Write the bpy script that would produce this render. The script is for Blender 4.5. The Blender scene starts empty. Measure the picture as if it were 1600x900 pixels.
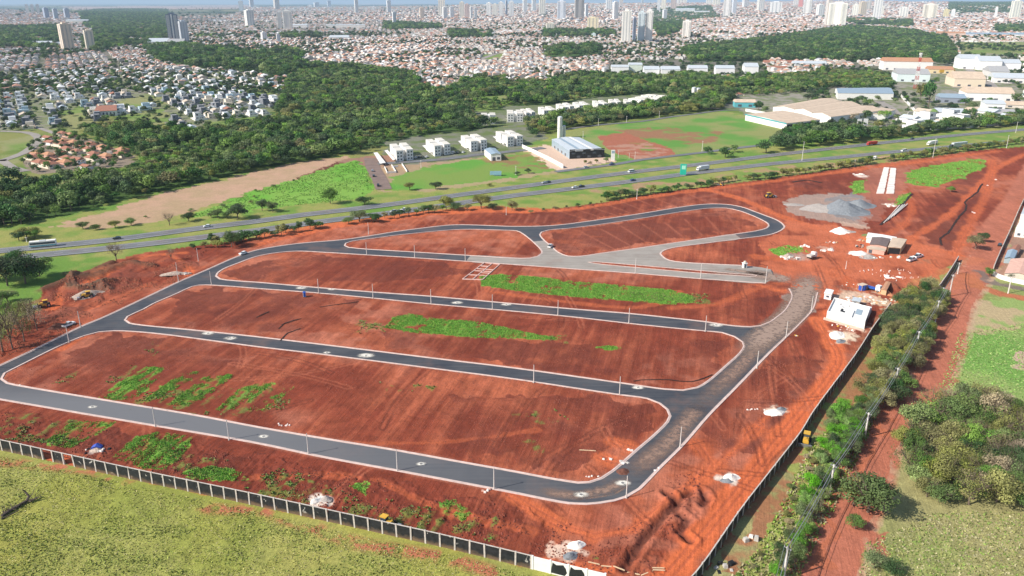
import bpy, math, random
import numpy as np
from mathutils import Vector
from mathutils.geometry import tessellate_polygon
rnd = random.Random(7)
sc = bpy.context.scene
COL = sc.collection
# ------------------------------------------------------------------ camera, sky, sun, exposure
F, CAMH = 1240.0, 120.0                       # focal length in photo pixels (1600 wide), camera height in metres
PITCH = math.atan2(446.0, F)
SP, CP = math.sin(PITCH), math.cos(PITCH)
cd = bpy.data.cameras.new('camera'); cam = bpy.data.objects.new('camera', cd); COL.objects.link(cam)
cam.location = (0, 0, CAMH); cam.rotation_euler = (math.pi/2 - PITCH, 0, 0)
cd.sensor_width = 36; cd.lens = 36*F/1600; cd.clip_start = 1; cd.clip_end = 120000
sc.camera = cam
SUN_EL = math.radians(38); SUN_AZ = math.atan2(-.925, -.38)      # azimuth of the sun, clockwise from +Y
w = bpy.data.worlds.new("World"); sc.world = w; w.use_nodes = True
nt = w.node_tree; bg = nt.nodes['Background']
sky = nt.nodes.new('ShaderNodeTexSky'); sky.sky_type = 'NISHITA'; sky.sun_disc = False
sky.sun_elevation = SUN_EL; sky.sun_rotation = SUN_AZ; sky.air_density = 1.0; sky.dust_density = 1.5; sky.altitude = 500
nt.links.new(sky.outputs[0], bg.inputs[0]); bg.inputs[1].default_value = 0.11
sd = bpy.data.lights.new('sun', 'SUN'); sun = bpy.data.objects.new('sun', sd); COL.objects.link(sun)
sd.energy = 4.7; sd.angle = math.radians(.5); sd.color = (1, .94, .85)
S = Vector((math.sin(SUN_AZ)*math.cos(SUN_EL), math.cos(SUN_AZ)*math.cos(SUN_EL), math.sin(SUN_EL)))
sun.rotation_euler = S.to_track_quat('Z', 'Y').to_euler()
sc.view_settings.view_transform = 'Standard'; sc.view_settings.look = 'None'
sc.view_settings.exposure = 0.42; sc.view_settings.gamma = 1
HAZE = 4.2e-5                                   # density of the air, per metre

# ------------------------------------------------------------------ picture pixel <-> place
def W(px, py, z=0.0):
    t = (CAMH-z)/(SP+(py-450)/F*CP)
    return ((px-800)/F*t, t*(CP-(py-450)/F*SP))
def P(x, y, z=0.0):                           # numpy: place -> photo pixel
    d = y*CP-(z-CAMH)*SP
    d = np.where(d < 1, 1, d)
    return 800+F*x/d, 450+F*(-(z-CAMH)*CP-y*SP)/d
def pts(l, z=0.0): return [W(a, b, z) for a, b in l]
def hpx(py, dpx):                             # metres of a vertical thing based at row py that is dpx tall
    v = py-450; z = CAMH/(SP+v/F*CP); return dpx*z/(F*CP-(v-dpx/2)*SP)

# ------------------------------------------------------------------ numpy noise
def _h(i, j, s):
    i = i.astype(np.int64); j = j.astype(np.int64)
    n = (i*374761393+j*668265263+s*982451653) & 0x7fffffff
    n = ((n ^ (n >> 13))*1274126177) & 0x7fffffff
    n = n ^ (n >> 16)
    return (n & 0xffff)/65535.0
def vn(x, y, s=0):
    i = np.floor(x); j = np.floor(y); u = x-i; v = y-j
    u = u*u*(3-2*u); v = v*v*(3-2*v)
    a = _h(i, j, s); b = _h(i+1, j, s); c = _h(i, j+1, s); d = _h(i+1, j+1, s)
    return (a+(b-a)*u)*(1-v)+(c+(d-c)*u)*v
def fbm(x, y, s=0, o=3):
    t = 0; a = .5; n = 0
    for k in range(o):
        t = t+a*vn(x*2**k+k*17.3, y*2**k-k*9.1, s+k); n += a; a *= .5
    return t/n
def sstep(a, b, x):
    t = np.clip((x-a)/(b-a), 0, 1); return t*t*(3-2*t)
def pip(px, py, poly):
    P_ = np.asarray(poly, float); out = np.zeros(px.shape, bool)
    bb = (px >= P_[:, 0].min()) & (px <= P_[:, 0].max()) & (py >= P_[:, 1].min()) & (py <= P_[:, 1].max())
    ix = np.nonzero(bb)[0]
    if not len(ix): return out
    x = px[ix]; y = py[ix]; r = np.zeros(len(ix), bool)
    n = len(P_)
    for k in range(n):
        x1, y1 = P_[k]; x2, y2 = P_[(k+1) % n]
        if y1 == y2: continue
        c = ((y1 > y) != (y2 > y)) & (x < (x2-x1)*(y-y1)/(y2-y1)+x1)
        r ^= c
    out[ix] = r
    return out
def dseg(x, y, line, R):                      # distance to a polyline, computed only within R
    D = np.full(x.shape, 1e9)
    for (x1, y1), (x2, y2) in zip(line[:-1], line[1:]):
        bb = (x > min(x1, x2)-R) & (x < max(x1, x2)+R) & (y > min(y1, y2)-R) & (y < max(y1, y2)+R)
        ix = np.nonzero(bb)[0]
        if not len(ix): continue
        dx, dy = x2-x1, y2-y1; L = dx*dx+dy*dy+1e-9
        t = np.clip(((x[ix]-x1)*dx+(y[ix]-y1)*dy)/L, 0, 1)
        d = np.hypot(x[ix]-x1-t*dx, y[ix]-y1-t*dy)
        D[ix] = np.minimum(D[ix], d)
    return D
def smooth(p, closed=True, step=4.0):         # centripetal Catmull-Rom through the points
    p = [np.array(a, float) for a in p]; n = len(p); out = []
    rng = range(n) if closed else range(n-1)
    for i in rng:
        p1, p2 = p[i], p[(i+1) % n]
        p0 = p[i-1] if (closed or i > 0) else 2*p1-p2
        p3 = p[(i+2) % n] if (closed or i < n-2) else 2*p2-p1
        t0 = 0; t1 = t0+np.linalg.norm(p1-p0)**.5+1e-6; t2 = t1+np.linalg.norm(p2-p1)**.5+1e-6; t3 = t2+np.linalg.norm(p3-p2)**.5+1e-6
        m = max(1, min(14, int(np.linalg.norm(p2-p1)/step)))
        for k in range(m):
            t = t1+(t2-t1)*k/m
            A1 = (t1-t)/(t1-t0)*p0+(t-t0)/(t1-t0)*p1; A2 = (t2-t)/(t2-t1)*p1+(t-t1)/(t2-t1)*p2; A3 = (t3-t)/(t3-t2)*p2+(t-t2)/(t3-t2)*p3
            B1 = (t2-t)/(t2-t0)*A1+(t-t0)/(t2-t0)*A2; B2 = (t3-t)/(t3-t1)*A2+(t-t1)/(t3-t1)*A3
            out.append(tuple((t2-t)/(t2-t1)*B1+(t-t1)/(t2-t1)*B2))
    if not closed: out.append(tuple(p[-1]))
    return out

# ------------------------------------------------------------------ materials
MATS = {}
def nodes(m):
    m.use_nodes = True; t = m.node_tree
    return t, t.nodes, t.links, t.nodes['Principled BSDF']
def mat(name, col, rough=.8, metal=0, var=.12, scale=.6, spec=.3, bump=0.0, emis=None):
    if name in MATS: return MATS[name]
    m = bpy.data.materials.new(name); t, N, L, B = nodes(m)
    B.inputs['Roughness'].default_value = rough; B.inputs['Metallic'].default_value = metal
    B.inputs['Specular IOR Level'].default_value = spec
    g = N.new('ShaderNodeNewGeometry'); n = N.new('ShaderNodeTexNoise'); n.inputs['Scale'].default_value = scale; n.inputs['Detail'].default_value = 6
    n.inputs['Roughness'].default_value = .65
    L.new(g.outputs['Position'], n.inputs['Vector'])
    mr = N.new('ShaderNodeMapRange'); mr.inputs[1].default_value = .3; mr.inputs[2].default_value = .7
    mr.inputs[3].default_value = 1-var; mr.inputs[4].default_value = 1+var; L.new(n.outputs[0], mr.inputs[0])
    mx = N.new('ShaderNodeVectorMath'); mx.operation = 'SCALE'; mx.inputs[0].default_value = col
    L.new(mr.outputs[0], mx.inputs['Scale']); L.new(mx.outputs[0], B.inputs['Base Color'])
    if bump:
        b = N.new('ShaderNodeBump'); b.inputs['Distance'].default_value = bump; L.new(n.outputs[0], b.inputs['Height']); L.new(b.outputs[0], B.inputs['Normal'])
    MATS[name] = m; return m
def attr_mat(name, rough=.85, var=.15, scale=.8, spec=.2, attr='col', bump=0):   # base colour from the mesh's own colour attribute
    if name in MATS: return MATS[name]
    m = mat(name, (1, 1, 1), rough, 0, var, scale, spec, bump); t = m.node_tree
    a = t.nodes.new('ShaderNodeAttribute'); a.attribute_name = attr
    vm = [n for n in t.nodes if n.type == 'VECT_MATH'][0]; t.links.new(a.outputs['Color'], vm.inputs[0]); return m
def leaf_mat(name, col, hue=.5, trans=.25):
    m = bpy.data.materials.new(name); t, N, L, B = nodes(m)
    B.inputs['Roughness'].default_value = .6; B.inputs['Specular IOR Level'].default_value = .25
    oi = N.new('ShaderNodeObjectInfo'); a = N.new('ShaderNodeAttribute'); a.attribute_name = 'v'
    r1 = N.new('ShaderNodeMapRange'); r1.inputs[3].default_value = .72; r1.inputs[4].default_value = 1.4; L.new(oi.outputs['Random'], r1.inputs[0])
    mu = N.new('ShaderNodeMath'); mu.operation = 'MULTIPLY'; L.new(r1.outputs[0], mu.inputs[0]); L.new(a.outputs['Fac'], mu.inputs[1])
    hs = N.new('ShaderNodeHueSaturation'); hs.inputs['Color'].default_value = (*col, 1)
    r2 = N.new('ShaderNodeMapRange'); r2.inputs[3].default_value = .5-.045*hue; r2.inputs[4].default_value = .5+.03*hue
    m7 = N.new('ShaderNodeMath'); m7.operation = 'MULTIPLY'; m7.inputs[1].default_value = 7.31; L.new(oi.outputs['Random'], m7.inputs[0])
    fr = N.new('ShaderNodeMath'); fr.operation = 'FRACT'; L.new(m7.outputs[0], fr.inputs[0]); L.new(fr.outputs[0], r2.inputs[0]); L.new(r2.outputs[0], hs.inputs['Hue'])
    r3 = N.new('ShaderNodeMapRange'); r3.inputs[3].default_value = .75; r3.inputs[4].default_value = 1.1; L.new(fr.outputs[0], r3.inputs[0]); L.new(r3.outputs[0], hs.inputs['Saturation'])
    L.new(mu.outputs[0], hs.inputs['Value']); L.new(hs.outputs[0], B.inputs['Base Color'])
    tr = N.new('ShaderNodeBsdfTranslucent'); L.new(hs.outputs[0], tr.inputs[0]); mx = N.new('ShaderNodeMixShader'); mx.inputs[0].default_value = trans
    out = [n for n in N if n.type == 'OUTPUT_MATERIAL'][0]
    L.new(B.outputs[0], mx.inputs[1]); L.new(tr.outputs[0], mx.inputs[2]); L.new(mx.outputs[0], out.inputs[0])
    MATS[name] = m; return m

# ------------------------------------------------------------------ mesh building and bookkeeping
def link(o, parent=None):
    COL.objects.link(o)
    if parent: o.parent = parent
    return o
class MB:
    def __init__(s): s.v = []; s.f = []; s.m = []
    def add(s, v, f, m=0):
        b = len(s.v); s.v += [tuple(q) for q in v]; s.f += [tuple(b+i for i in q) for q in f]; s.m += [m]*len(f)
    def box(s, x0, x1, y0, y1, z0, z1, m=0):
        s.add([(x0, y0, z0), (x1, y0, z0), (x1, y1, z0), (x0, y1, z0), (x0, y0, z1), (x1, y0, z1), (x1, y1, z1), (x0, y1, z1)],
              [(0, 3, 2, 1), (4, 5, 6, 7), (0, 1, 5, 4), (1, 2, 6, 5), (2, 3, 7, 6), (3, 0, 4, 7)], m)
    def prism(s, p, z0, z1, m=0, top=1.0):       # vertical prism over a plan polygon; z0, z1 numbers
        n = len(p); a = sum((p[i][0]*p[(i+1) % n][1]-p[(i+1) % n][0]*p[i][1]) for i in range(n))
        if a < 0: p = p[::-1]
        cx = sum(q[0] for q in p)/n; cy = sum(q[1] for q in p)/n
        v = [(x, y, z0) for x, y in p]+[(cx+(x-cx)*top, cy+(y-cy)*top, z1) for x, y in p]
        s.add(v, [tuple(range(n))[::-1], tuple(range(n, 2*n))]+[(i, (i+1) % n, n+(i+1) % n, n+i) for i in range(n)], m)
    def cyl(s, a, b, r0, r1, n=8, m=0, caps=True):
        a = Vector(a); b = Vector(b); d = (b-a).normalized(); u = d.orthogonal().normalized(); w_ = d.cross(u)
        v = []
        for c, r in ((a, r0), (b, r1)):
            for k in range(n):
                t = 2*math.pi*k/n; v.append(c+u*(r*math.cos(t))+w_*(r*math.sin(t)))
        f = [(k, (k+1) % n, n+(k+1) % n, n+k) for k in range(n)]
        if caps: f += [tuple(range(n))[::-1], tuple(range(n, 2*n))]
        s.add(v, f, m)
    def xz(s, prof, y0, y1, m=0):                # profile in x,z extruded along y
        n = len(prof); s.add([(x, y0, z) for x, z in prof]+[(x, y1, z) for x, z in prof],
              [tuple(range(n)), tuple(range(n, 2*n))[::-1]]+[(i, n+i, n+(i+1) % n, (i+1) % n) for i in range(n)], m)
    def mesh(s, name, mats, smooth=False):
        me = bpy.data.meshes.new(name); me.from_pydata(s.v, [], s.f)
        for m in mats: me.materials.append(m)
        if len(mats) > 1: me.polygons.foreach_set('material_index', s.m)
        if smooth: me.polygons.foreach_set('use_smooth', [True]*len(s.f))
        me.update(); return me
    def obj(s, name, mats, parent=None, loc=None, rz=0, smooth=False):
        if not isinstance(mats, (list, tuple)): mats = [mats]
        o = link(bpy.data.objects.new(name, s.mesh(name, mats, smooth)), parent)
        if loc: o.location = loc
        if rz: o.rotation_euler = (0, 0, rz)
        return o
def tag(o, label=None, cat=None, group=None, kind=None):
    if label: o['label'] = label
    if cat: o['category'] = cat
    if group: o['group'] = group
    if kind: o['kind'] = kind
    return o
def thing(name, label, cat, loc=(0, 0, 0), rz=0, group=None):
    o = link(bpy.data.objects.new(name, None)); o.location = loc; o.rotation_euler = (0, 0, rz)
    o.empty_display_size = .5
    return tag(o, label, cat, group)
KIDS = {}
def kids(o):
    k = KIDS.get(o.name)
    if k is None: k = KIDS[o.name] = list(o.children)
    return k
def dup(root, loc, rz=0, scale=None, label=None, group=None, cat=None):
    r = link(root.copy()); r.location = loc; r.rotation_euler = (0, 0, rz)
    if scale: r.scale = scale if isinstance(scale, tuple) else (scale,)*3
    tag(r, label, cat, group)
    for c in kids(root):
        q = link(c.copy(), r)
        for g in kids(c): link(g.copy(), q)
    return r
ORD = ['first', 'second', 'third', 'fourth', 'fifth', 'sixth', 'seventh', 'eighth', 'ninth', 'tenth', 'eleventh', 'twelfth', 'thirteenth', 'fourteenth', 'fifteenth', 'sixteenth', 'seventeenth', 'eighteenth', 'nineteenth', 'twentieth']
def sheet(name, outer, holes, z, material, zf=None):   # flat polygon sheet with holes
    loops = [[Vector((x, y, 0)) for x, y in l] for l in [outer]+holes]
    tri = tessellate_polygon(loops); v = [(p.x, p.y, z if zf is None else zf(p.x, p.y)) for l in loops for p in l]
    f = []
    for a, b, c in tri:
        A, B_, C_ = v[a], v[b], v[c]
        cr = (B_[0]-A[0])*(C_[1]-A[1])-(B_[1]-A[1])*(C_[0]-A[0])
        if abs(cr) < 1e-9: continue
        f.append((a, b, c) if cr > 0 else (a, c, b))
    me = bpy.data.meshes.new(name); me.from_pydata(v, [], f); me.materials.append(material); me.update()
    return link(bpy.data.objects.new(name, me))
def offset(line, d, closed=False):
    n = len(line); out = []
    for i in range(n):
        a = line[i-1] if (closed or i > 0) else line[i]; b = line[(i+1) % n] if (closed or i < n-1) else line[i]
        dx, dy = b[0]-a[0], b[1]-a[1]; L = math.hypot(dx, dy) or 1
        out.append((line[i][0]-dy/L*d, line[i][1]+dx/L*d))
    return out
def ribbon(name, line, width, z, material, zf=None, uv=False):
    a = offset(line, width/2); b = offset(line, -width/2); v = []; f = []
    for i, (p, q) in enumerate(zip(a, b)):
        for r in (p, q): v.append((r[0], r[1], (zf(*r) if zf else 0)+z))
        if i: f.append((2*i-2, 2*i-1, 2*i+1, 2*i))
    me = bpy.data.meshes.new(name); me.from_pydata(v, [], f); me.materials.append(material)
    if uv:
        L = [0.0]
        for p, q in zip(line[:-1], line[1:]): L.append(L[-1]+math.dist(p, q))
        L = [q/L[-1] for q in L]
        u = me.uv_layers.new(name='uv')
        for lp in me.loops: u.data[lp.index].uv = (lp.vertex_index % 2, L[lp.vertex_index//2])
    me.update(); return link(bpy.data.objects.new(name, me))
def kerb(name, line, width, z0, z1, material, closed=False):
    a = offset(line, width/2, closed); b = offset(line, -width/2, closed); v = []; f = []; n = len(line)
    for p, q in zip(a, b): v += [(p[0], p[1], z0), (p[0], p[1], z1), (q[0], q[1], z1), (q[0], q[1], z0)]
    for i in range(n if closed else n-1):
        k = 4*i; l = 4*((i+1) % n)
        for j in range(3): f.append((k+j, l+j, l+j+1, k+j+1))
    me = bpy.data.meshes.new(name); me.from_pydata(v, [], f); me.materials.append(material); me.update()
    return link(bpy.data.objects.new(name, me))
# ------------------------------------------------------------------ plan data, read off the photograph
OUT = [(-82,611),(-60,598),(0,571),(60,543),(125,511),(161,496),(242,458),(280,440),(322,422),(369,401.5),(400,391),(462,381),(540,374),(625,361),(700,352),(722,351.3),(760,352.3),(800,353.8),(862,352.5),(925,345),(1000,334),(1075,322),(1105,319),(1135,319.5),(1157,323),(1180,331),(1200,338.5),(1212,343),(1223,350),(1226,354),(1222,359),(1212,364),(1200,367.3),(1150,374),(1112,379),(1050,387.5),(1037,391.5),(1032,397),(1036,401.5),(1046,407),(1067,410),(1110,412.5),(1158,414.8),(1190,418),(1204,421),(1208,431),(1195,442.5)]
OUT2 = [(1195,442.5),(1094,435.5),(992,427),(900,420.5),(800,413.3),(728,408.3),(650,403),(572,398.3),(510,394.5),(462,392.5),(425,396),(400,401),(375,410),(350,420),(340,427),(338,431.5),(344,436),(370,439),(400,441),(497,449.5),(583,456.5),(672,463),(800,474.5),(900,483.3),(983,490),(1050,497),(1103,503),(1144,509),(1172,510.8),(1189,509),(1203,503.5),(1215,495),(1226,486),(1234,474),(1238,462),(1233,451)]
OUT3 = [(1277,457),(1269,484),(1250,505),(1228,527),(1200,554),(1154,602),(1108,649),(1067,696),(1030,733),(1012,752),(1000,764),(978,777),(960,782.5),(939,786),(917,788),(889,786.8),(800,769.8),(720,754.5),(622,736),(500,713.5),(400,692.5),(239,665),(147,649.5),(0,624.4),(-60,614)]
I1 = [(539,384),(541,380),(550,377),(590,371.5),(625,367),(710,359),(735,358.3),(760,358.8),(790,359.8),(807,360.7),(816,365),(828,374),(838,383),(845,390.5),(846,396),(840,400.5),(828,403.3),(800,403.3),(735,399.3),(650,394),(600,391),(560,388.3),(545,386.5)]
I2 = [(844,366.3),(847,362.5),(858,359.5),(890,356.7),(925,352.5),(1000,341.5),(1075,329.5),(1110,325.3),(1135,325.3),(1155,329.3),(1190,343.5),(1200,350),(1198,356),(1180,361),(1150,365.5),(1100,372.7),(1050,380),(990,388.7),(937,396),(907,400.3),(887,400),(872,394),(862,385),(850,375)]
I3 = [(196,500),(200,494.5),(225,483),(239,475),(278,458),(300,448),(310,445.8),(322,445.3),(360,447.5),(400,450.7),(497,458),(583,466),(672,475),(800,486.3),(900,496),(983,505.5),(1050,512.5),(1103,517.5),(1128,519.8),(1147,526),(1160,534.5),(1162,541),(1156,551),(1132,573),(1105,596),(1089,605.3),(1067,609.7),(1039,608),(967,597.8),(880,585.5),(800,574.5),(680,560),(567,546),(400,526),(300,515.5),(222,508),(203,505)]
I4 = [(3,592),(8,583),(28,573),(97,539),(133,524.5),(155,518.8),(178,517),(205,518),(250,522),(400,541.7),(500,553.5),(567,562),(680,576.5),(800,592),(900,607),(967,617),(1011,623),(1030,630.3),(1042,640),(1046,650),(1042,659),(1020,681),(994,703),(975,720),(956,736),(939,747),(920,753.3),(903,754),(870,749),(800,735.8),(700,718),(617,703),(500,684),(400,666.5),(308,649),(167,625.5),(42,604.5),(12,598.5)]
I5 = [(919,409.8),(930,409.3),(960,411.5),(994,414.3),(1078,421.5),(1140,427),(1183,430.5),(1180,432),(1140,430),(1094,427),(1000,418.7),(940,413)]
def sm(l, closed=True, st=3.0): return smooth(pts(l), closed, st)
oA, oB, oC = sm(OUT, False), sm(OUT2, False), sm(OUT3, False)
ROAD_OUT = oA[:-1]+oB+oC
ISL = [sm(i) for i in (I1, I2, I3, I4, I5)]
# highway carriageways etc: centre line in pixels, width m
HN = [(-260,422),(-100,403),(0,392),(85,384),(175,375),(250,365),(325,355),(400,346),(475,335.5),(550,327),(625,317.5),(700,307),(800,293.5),(900,280),(1000,267.5),(1100,256),(1200,243.5),(1300,232),(1400,221),(1500,211),(1600,202.5),(1800,186)]
HS = [(-260,432),(-100,416),(0,405),(85,396.5),(175,387.5),(250,379),(335,368.5),(400,360.5),(500,346.5),(600,334),(650,327.5),(725,316.5),(800,306),(900,294),(1000,281.5),(1067,272.5),(1125,265.5),(1200,256.5),(1300,247),(1400,237),(1500,228),(1600,219),(1800,203)]
LOC = [(868,268.5),(900,264.5),(957,257.5),(1000,250),(1050,244),(1092,239),(1150,231.5),(1200,226)]
FRD = [(880,203),(900,199.8),(950,194),(1000,190),(1050,182.5),(1090,177.5),(1130,172.3),(1160,172)]
CONDO = [(590,256),(640,253),(700,248),(740,242.5),(800,236.5),(850,231)]
CUL = [(579,247),(583,262),(592,278),(600,296)]
DR = [(1650,205),(1617,260),(1590,312),(1560,352),(1540,400),(1516,440),(1490,480),(1476,530),(1452,589),(1430,622),(1392,655),(1362,700),(1348,745),(1318,812),(1287,900),(1262,980)]   # dirt road on the right
DR2 = [(1510,430),(1530,448),(1560,459),(1600,466),(1700,480)]
DR3 = [(1530,425),(1555,443),(1600,452),(1700,466)]
WB = [(-60,692),(0,703),(72,719),(144,735),(244,757),(330,775),(400,790),(500,812),(572,828),(689,854),(800,881),(832,889),(945,917)]            # foot of the black wall
WR_TOP = [(1060,922),(1089,892),(1158,794),(1200,740),(1255,669),(1267,648),(1339,550),(1364,511),(1394,470)]
WRH = 3.0
WR = [W(a, b, WRH) for a, b in WR_TOP]
WBW = pts(WB)
SITE = [(-400,560),(-60,545),(0,528),(30,500),(61,486),(64,464),(67,450),(105,433),(155,417),(178,408),(212,397),(300,385),(335,380),(400,371),(507,352),(600,340),(662,331),(750,326),(800,329),(875,325),(950,315),(1025,302),(1100,292),(1200,280),(1300,265),(1425,249),(1525,235),(1600,229),(1700,216),(1640,260),(1590,320),(1540,395),(1500,425),(1394,485)]
# woods and town, footprints in pixels
WOOD = [[(-300,350),(0,357),(75,343),(125,331),(200,311),(250,298),(300,288),(400,267),(475,252),(540,241),(572,242),(590,234),(640,226),(700,214),(745,205),(790,192),(860,199),(900,193),(1000,184),(1060,171),(1130,163),(1150,157),(1142,148),(1200,150),(1330,135),(1395,140),(1390,116),(1300,111),(1200,120),(1150,128),(1100,121),(1060,116),(1000,125),(950,121),(900,118),(860,131),(800,136),(790,121),(720,129),(700,146),(660,141),(655,126),(620,110),(560,102),(480,102),(450,130),(440,160),(430,196),(300,213),(270,207),(220,193),(150,197),(118,203),(150,216),(218,244),(210,266),(160,280),(60,287),(0,285),(-300,280)],
  [(225,77),(300,73),(400,86),(470,80),(480,106),(440,124),(400,112),(300,106),(240,94)],
  [(-60,45),(90,42),(92,78),(0,76),(-60,78)], [(150,50),(265,46),(262,64),(220,74),(155,82),(130,80),(130,60)],
  [(120,21),(200,16),(262,18),(272,40),(262,46),(180,52),(135,45)],
  [(1060,82),(1100,73),(1200,63),(1300,46),(1340,43),(1430,50),(1480,62),(1495,90),(1475,103),(1400,97),(1200,96),(1080,96)],
  [(1020,22),(1110,20),(1125,30),(1080,32),(1060,52),(1030,60),(1020,45)], [(700,48),(770,52),(770,60),(700,62)], [(850,48),(960,50),(960,58),(850,60)],
  [(850,78),(935,72),(940,84),(900,92),(850,90)], [(440,52),(500,55),(500,62),(440,62)], [(600,36),(690,40),(690,46),(600,48)],
  [(1300,30),(1425,32),(1425,44),(1340,40)], [(1480,15),(1590,12),(1590,26),(1480,26)], [(1555,42),(1640,42),(1640,52),(1555,52)]]
NOWOOD = [[(785,166),(860,164),(930,152),(1040,145),(1056,158),(1030,166),(985,172),(930,176),(870,184),(840,193),(800,196),(785,192)], [(740,172),(830,172),(830,196),(740,197)],
          [(600,222),(660,212),(720,205),(800,196),(850,200),(850,240),(600,262)], [(752,152),(790,148),(796,160),(760,164)], [(880,136),(910,133),(915,142),(885,145)]]
LEFTTOWN = [(-100,125),(60,112),(160,108),(300,110),(430,118),(440,150),(425,192),(320,200),(302,208),(270,195),(240,180),(200,176),(150,190),(112,202),(0,205),(-100,205)]
REDTOWN = [(42,235),(70,214),(100,206),(140,216),(212,243),(204,258),(150,266),(110,268),(44,272)]
INDU = [(1150,140),(1330,134),(1400,142),(1395,100),(1500,84),(1640,84),(1640,195),(1500,203),(1360,215),(1250,205),(1160,180)]
LAWNS = [((110,205),(88,190),(95,175),(125,165),(150,185),(160,195)), ((190,178),(250,170),(270,180),(250,195),(205,190)), ((300,205),(330,190),(430,178),(432,192),(350,204)), ((70,204),(100,196),(115,202),(80,212)),
         ((5,220),(50,212),(52,228),(20,236),(0,236)), ((0,245),(30,238),(28,255),(0,262)), ((160,130),(185,126),(200,140),(165,136)), ((180,160),(215,150),(260,152),(260,162),(200,170)), ((1490,66),(1640,66),(1640,84),(1500,84)),
         ((755,85),(790,83),(780,95),(750,95)), ((230,70),(270,66),(275,72),(240,76)), ((300,53),(335,51),(340,57),(305,59)), ((390,140),(430,135),(430,152),(395,156)), ((680,163),(740,150),(790,148),(800,165),(740,176)), ((860,140),(925,136),(930,150),(880,160))]
FAR_FIELDS = [((95,12),(380,8),(420,15),(300,17),(120,16)), ((540,4),(700,3),(700,8),(540,8))]
LUSH = [[(750,432),(780,429),(840,433),(900,440),(980,447),(1050,453),(1082,463),(1086,473),(1050,476),(980,470),(900,464),(830,457),(790,452),(752,446)],
 [(617,495),(640,490),(690,499),(745,502),(790,512),(840,523),(880,529),(855,531),(800,528),(750,528),(690,523),(640,519),(600,512)],
 [(930,543),(955,539),(972,545),(950,547)],
 [(155,620),(200,590),(232,572),(255,575),(250,588),(215,622),(180,626)], [(222,628),(260,600),(290,580),(311,581),(300,592),(262,616),(240,628)], [(262,632),(320,590),(345,583),(367,586),(350,600),(310,630),(285,634)], [(335,642),(375,607),(400,600),(430,598),(405,618),(380,638)], [(383,640),(425,620),(460,605),(450,615),(410,642)],
 [(55,690),(90,668),(130,658),(182,660),(150,680),(110,702),(80,696)], [(178,708),(210,685),(245,675),(300,682),(292,708),(260,735),(220,732),(185,720)], [(280,742),(330,728),(380,738),(385,752),(320,750)], [(545,760),(575,752),(572,774)], [(690,785),(710,780),(738,803),(722,816),(695,800)],
 [(1416,272),(1430,265),(1480,255),(1530,248),(1541,251),(1535,262),(1500,278),(1460,292),(1430,290),(1417,284)], [(1204,392),(1225,383),(1250,385),(1262,392),(1240,396),(1210,398)], [(1405,305),(1425,300),(1412,318),(1395,322)], [(1333,283),(1350,282),(1350,300),(1332,304)]]
SPARSE = [[(80,600),(100,578),(130,580),(100,600)], [(160,605),(180,575),(208,566),(195,592)], [(225,548),(255,536),(245,555)], [(0,668),(40,652),(62,660),(30,688),(0,692)], [(405,748),(440,733),(485,742),(470,762),(410,757)], [(565,603),(585,591),(612,596),(600,608)], [(605,613),(650,600),(692,607),(660,614)], [(150,640),(190,615),(470,605),(440,645),(300,650)], [(250,690),(420,735),(500,760),(760,812),(800,850),(700,840),(500,790),(300,750)], [(730,832),(760,812),(770,822),(740,840)], [(805,690),(845,685),(840,700),(810,702)], [(0,640),(150,665),(120,700),(0,690)], [(930,455),(1110,460),(1100,475),(1020,470)], [(560,500),(610,505),(600,520),(555,522)], [(855,525),(895,522),(890,535),(860,535)], [(860,812),(880,805),(880,818),(865,822)], [(920,868),(945,866),(940,876),(922,878)], [(800,650),(870,640),(890,655),(830,668)]]
DARKCUT = [((1470,378),(1468,384),(1472,372)),]
TRENCH = [[(1535,287),(1525,302),(1508,316),(1510,325),(1498,340),(1483,362),(1469,374),(1471,383)], [(975,889),(1000,850),(1030,815),(1055,785),(1080,768)], [(1042,770),(1062,785),(1055,800),(1075,812),(1062,830),(1078,845)], [(1375,352),(1400,330),(1425,303)],
          [(1098,768),(1104,780),(1098,788)], [(893,815),(907,795),(908,790)], [(0,500),(-20,510)], [(436,514),(446,505),(470,498),(440,508)], [(437,533),(450,521),(470,514)], [(988,596),(1030,593),(1080,597),(1112,586)], [(400,497),(420,487)], [(1237,285),(1262,282),(1283,286)], [(500,480),(560,472)]]
CUTS = [[(105,428),(120,437),(150,432),(175,420),(200,412),(235,415)], [(65,455),(90,446),(115,436),(150,424),(175,412)], [(106,450),(130,455),(160,446),(175,442)]]   # excavation banks at left
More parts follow.
